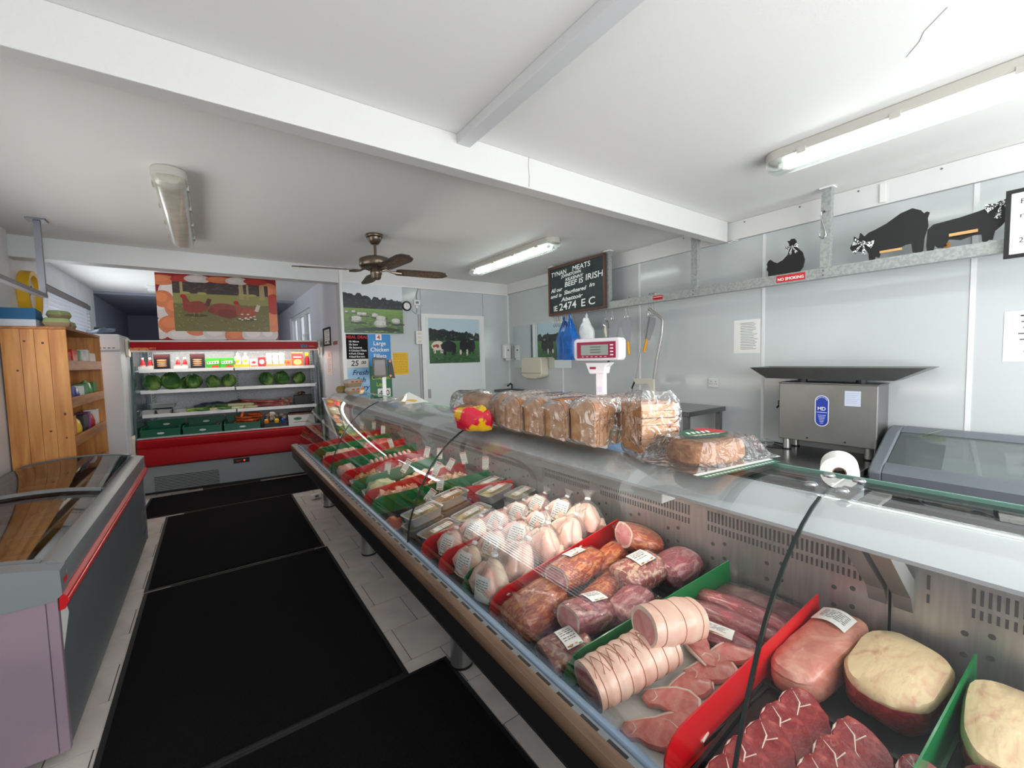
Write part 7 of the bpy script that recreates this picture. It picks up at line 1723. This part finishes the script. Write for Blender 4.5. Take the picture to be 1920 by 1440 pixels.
a.build(sn, 'print', (0, -.033, .004), (R(95), 0, 0))
s2 = thing('sweet_bag', 'pink and clear twisted sweet wrapper under the bread rolls', 'packet', (.985, 1.86, 1.175), R(70))
g = puff(.14, .07, .024, 8); g.build('pouch', mat('sweet_pink', S(232, 130, 160), .25, col2=S(240, 220, 226), scale=26, lo=.45, hi=.55, coat=.6), s2, (0, 0, 0), (R(15), 0, 0), smooth=True)
G().path([(-.07, 0, .035), (-.10, .004, .04)], [.01, .022], 8).build('twist', film_soft, s2, smooth=True)
# wrapped brown soda bread at the near end
bb_ = thing('brown_bread_pack', 'flat bagged brown soda bread with green and red oval label', 'bread', (1.165, .665, 1.190), R(-8))
lumpy(G().loft([ring(z, 0, 0, .115*k, .075*k, 26, 3, 'z') for z, k in ((.003, .9), (.012, 1), (.04, 1), (.058, .92), (.066, .6), (.068, .2))]), 40, .004, 2).build('loaf', mat('soda_crust', S(150, 96, 58), .75, col2=S(176, 124, 82), scale=50, bump=.5, bscale=90), bb_, smooth=True)
a = Art(); a.e(S(16, 86, 58), .0, .012, .082, .046, 26); a.p(S(190, 30, 44), [(.0, .058), (.04, .056), (.082, .022), (.076, -.002), (.03, .014), (.005, .03)]); a.e(S(226, 200, 150), .0, .0, .07, .002, 8)
random.seed(3)
for k in range(5): a.p(S(236, 236, 230), [(-.055+.018*k, .012), (-.045+.018*k, .012), (-.04+.018*k, .03), (-.05+.018*k, .032)])
for k in range(6): a.r(S(220, 226, 216), -.05+.016*k, -.008, -.038+.016*k, -.004)
a.build(bb_, 'label', (.01, .005, .0735), (R(6), 0, R(-8)))
def sk_(q, z0, z1): return None
g = lumpy(G().loft([[(-.17, -.10, .002), (.20, -.10, .002), (.20, .11, .002), (-.17, .11, .002)], [(-.15, -.095, .02), (.15, -.095, .02), (.16, .10, .02), (-.15, .10, .02)], [(-.11, -.075, .072), (.11, -.075, .072), (.12, .08, .072), (-.11, .08, .072)]]), 10, .004, 1)
g.build('bag', film_soft, bb_)
a = Art(); a.p(S(236, 238, 236), [(-.175, -.112), (.14, -.112), (.14, -.098), (-.175, -.098)]); a.p(S(20, 104, 76), [(-.178, -.138), (.135, -.138), (.14, -.112), (-.175, -.112)])
for k in range(20): a.r(S(226, 232, 226), -.165+.0145*k, -.13, -.156+.0145*k, -.122)
a.build(bb_, 'seal_band', (0, 0, .004))
G().grid(6, 4, lambda u, v: (.15+.14*u, -.06+.14*v*(1-.4*u)+.02*u, .012+.03*noise.noise(Vector((u*4, v*4, 1)))+.015)).build('bag_tail', film_soft, bb_, smooth=True)
# blue carrier and green plastic lying behind the bread
bn = thing('blue_tray', 'blue plastic tray edge showing behind the loaves', 'tray', (1.62, 1.30, .906), R(3)); bn.scale = (1, .48, 1)
B(-.07, .07, -.14, .14, 0, .02).build('base', mat('tray_blue', S(30, 110, 160), .4), bn)
for x0, x1, y0, y1 in ((-.082, -.071, -.14, .14), (.071, .082, -.14, .14), (-.082, .082, -.152, -.141), (-.082, .082, .141, .152)): B(x0, x1, y0, y1, 0, .36).build('wall', MATS['tray_blue'], bn)
cbx = thing('card_box', 'brown cardboard edge showing left of the scale pole', 'box', (1.60, 1.84, .906), R(4))
B(-.06, .06, -.10, .10, 0, .36).build('box', mat('card_brown', S(160, 132, 84), .8), cbx); B(-.058, .058, -.05, .05, .3601, .366).build('flap', mat('card_brown', S(160, 132, 84), .8), cbx)

# socket block and cable lying under the far end of the counter
pl = thing('socket_block', 'white socket block with a looped cable on the floor under the far counter end', 'socket', (.86, 5.0, .012), R(20))
B(-.05, .05, -.03, .03, 0, .045).build('block', white_pl, pl, bevel=.004); B(-.02, .02, -.034, -.03, .012, .034).build('socket_face', grey_pl, pl)
G().path([(.05, 0, .012), (.10, -.03, .008), (.13, .02, .008), (.08, .08, .008), (0, .07, .008), (-.06, .09, .008)], .006, 7).build('cable', white_pl, pl, smooth=True)
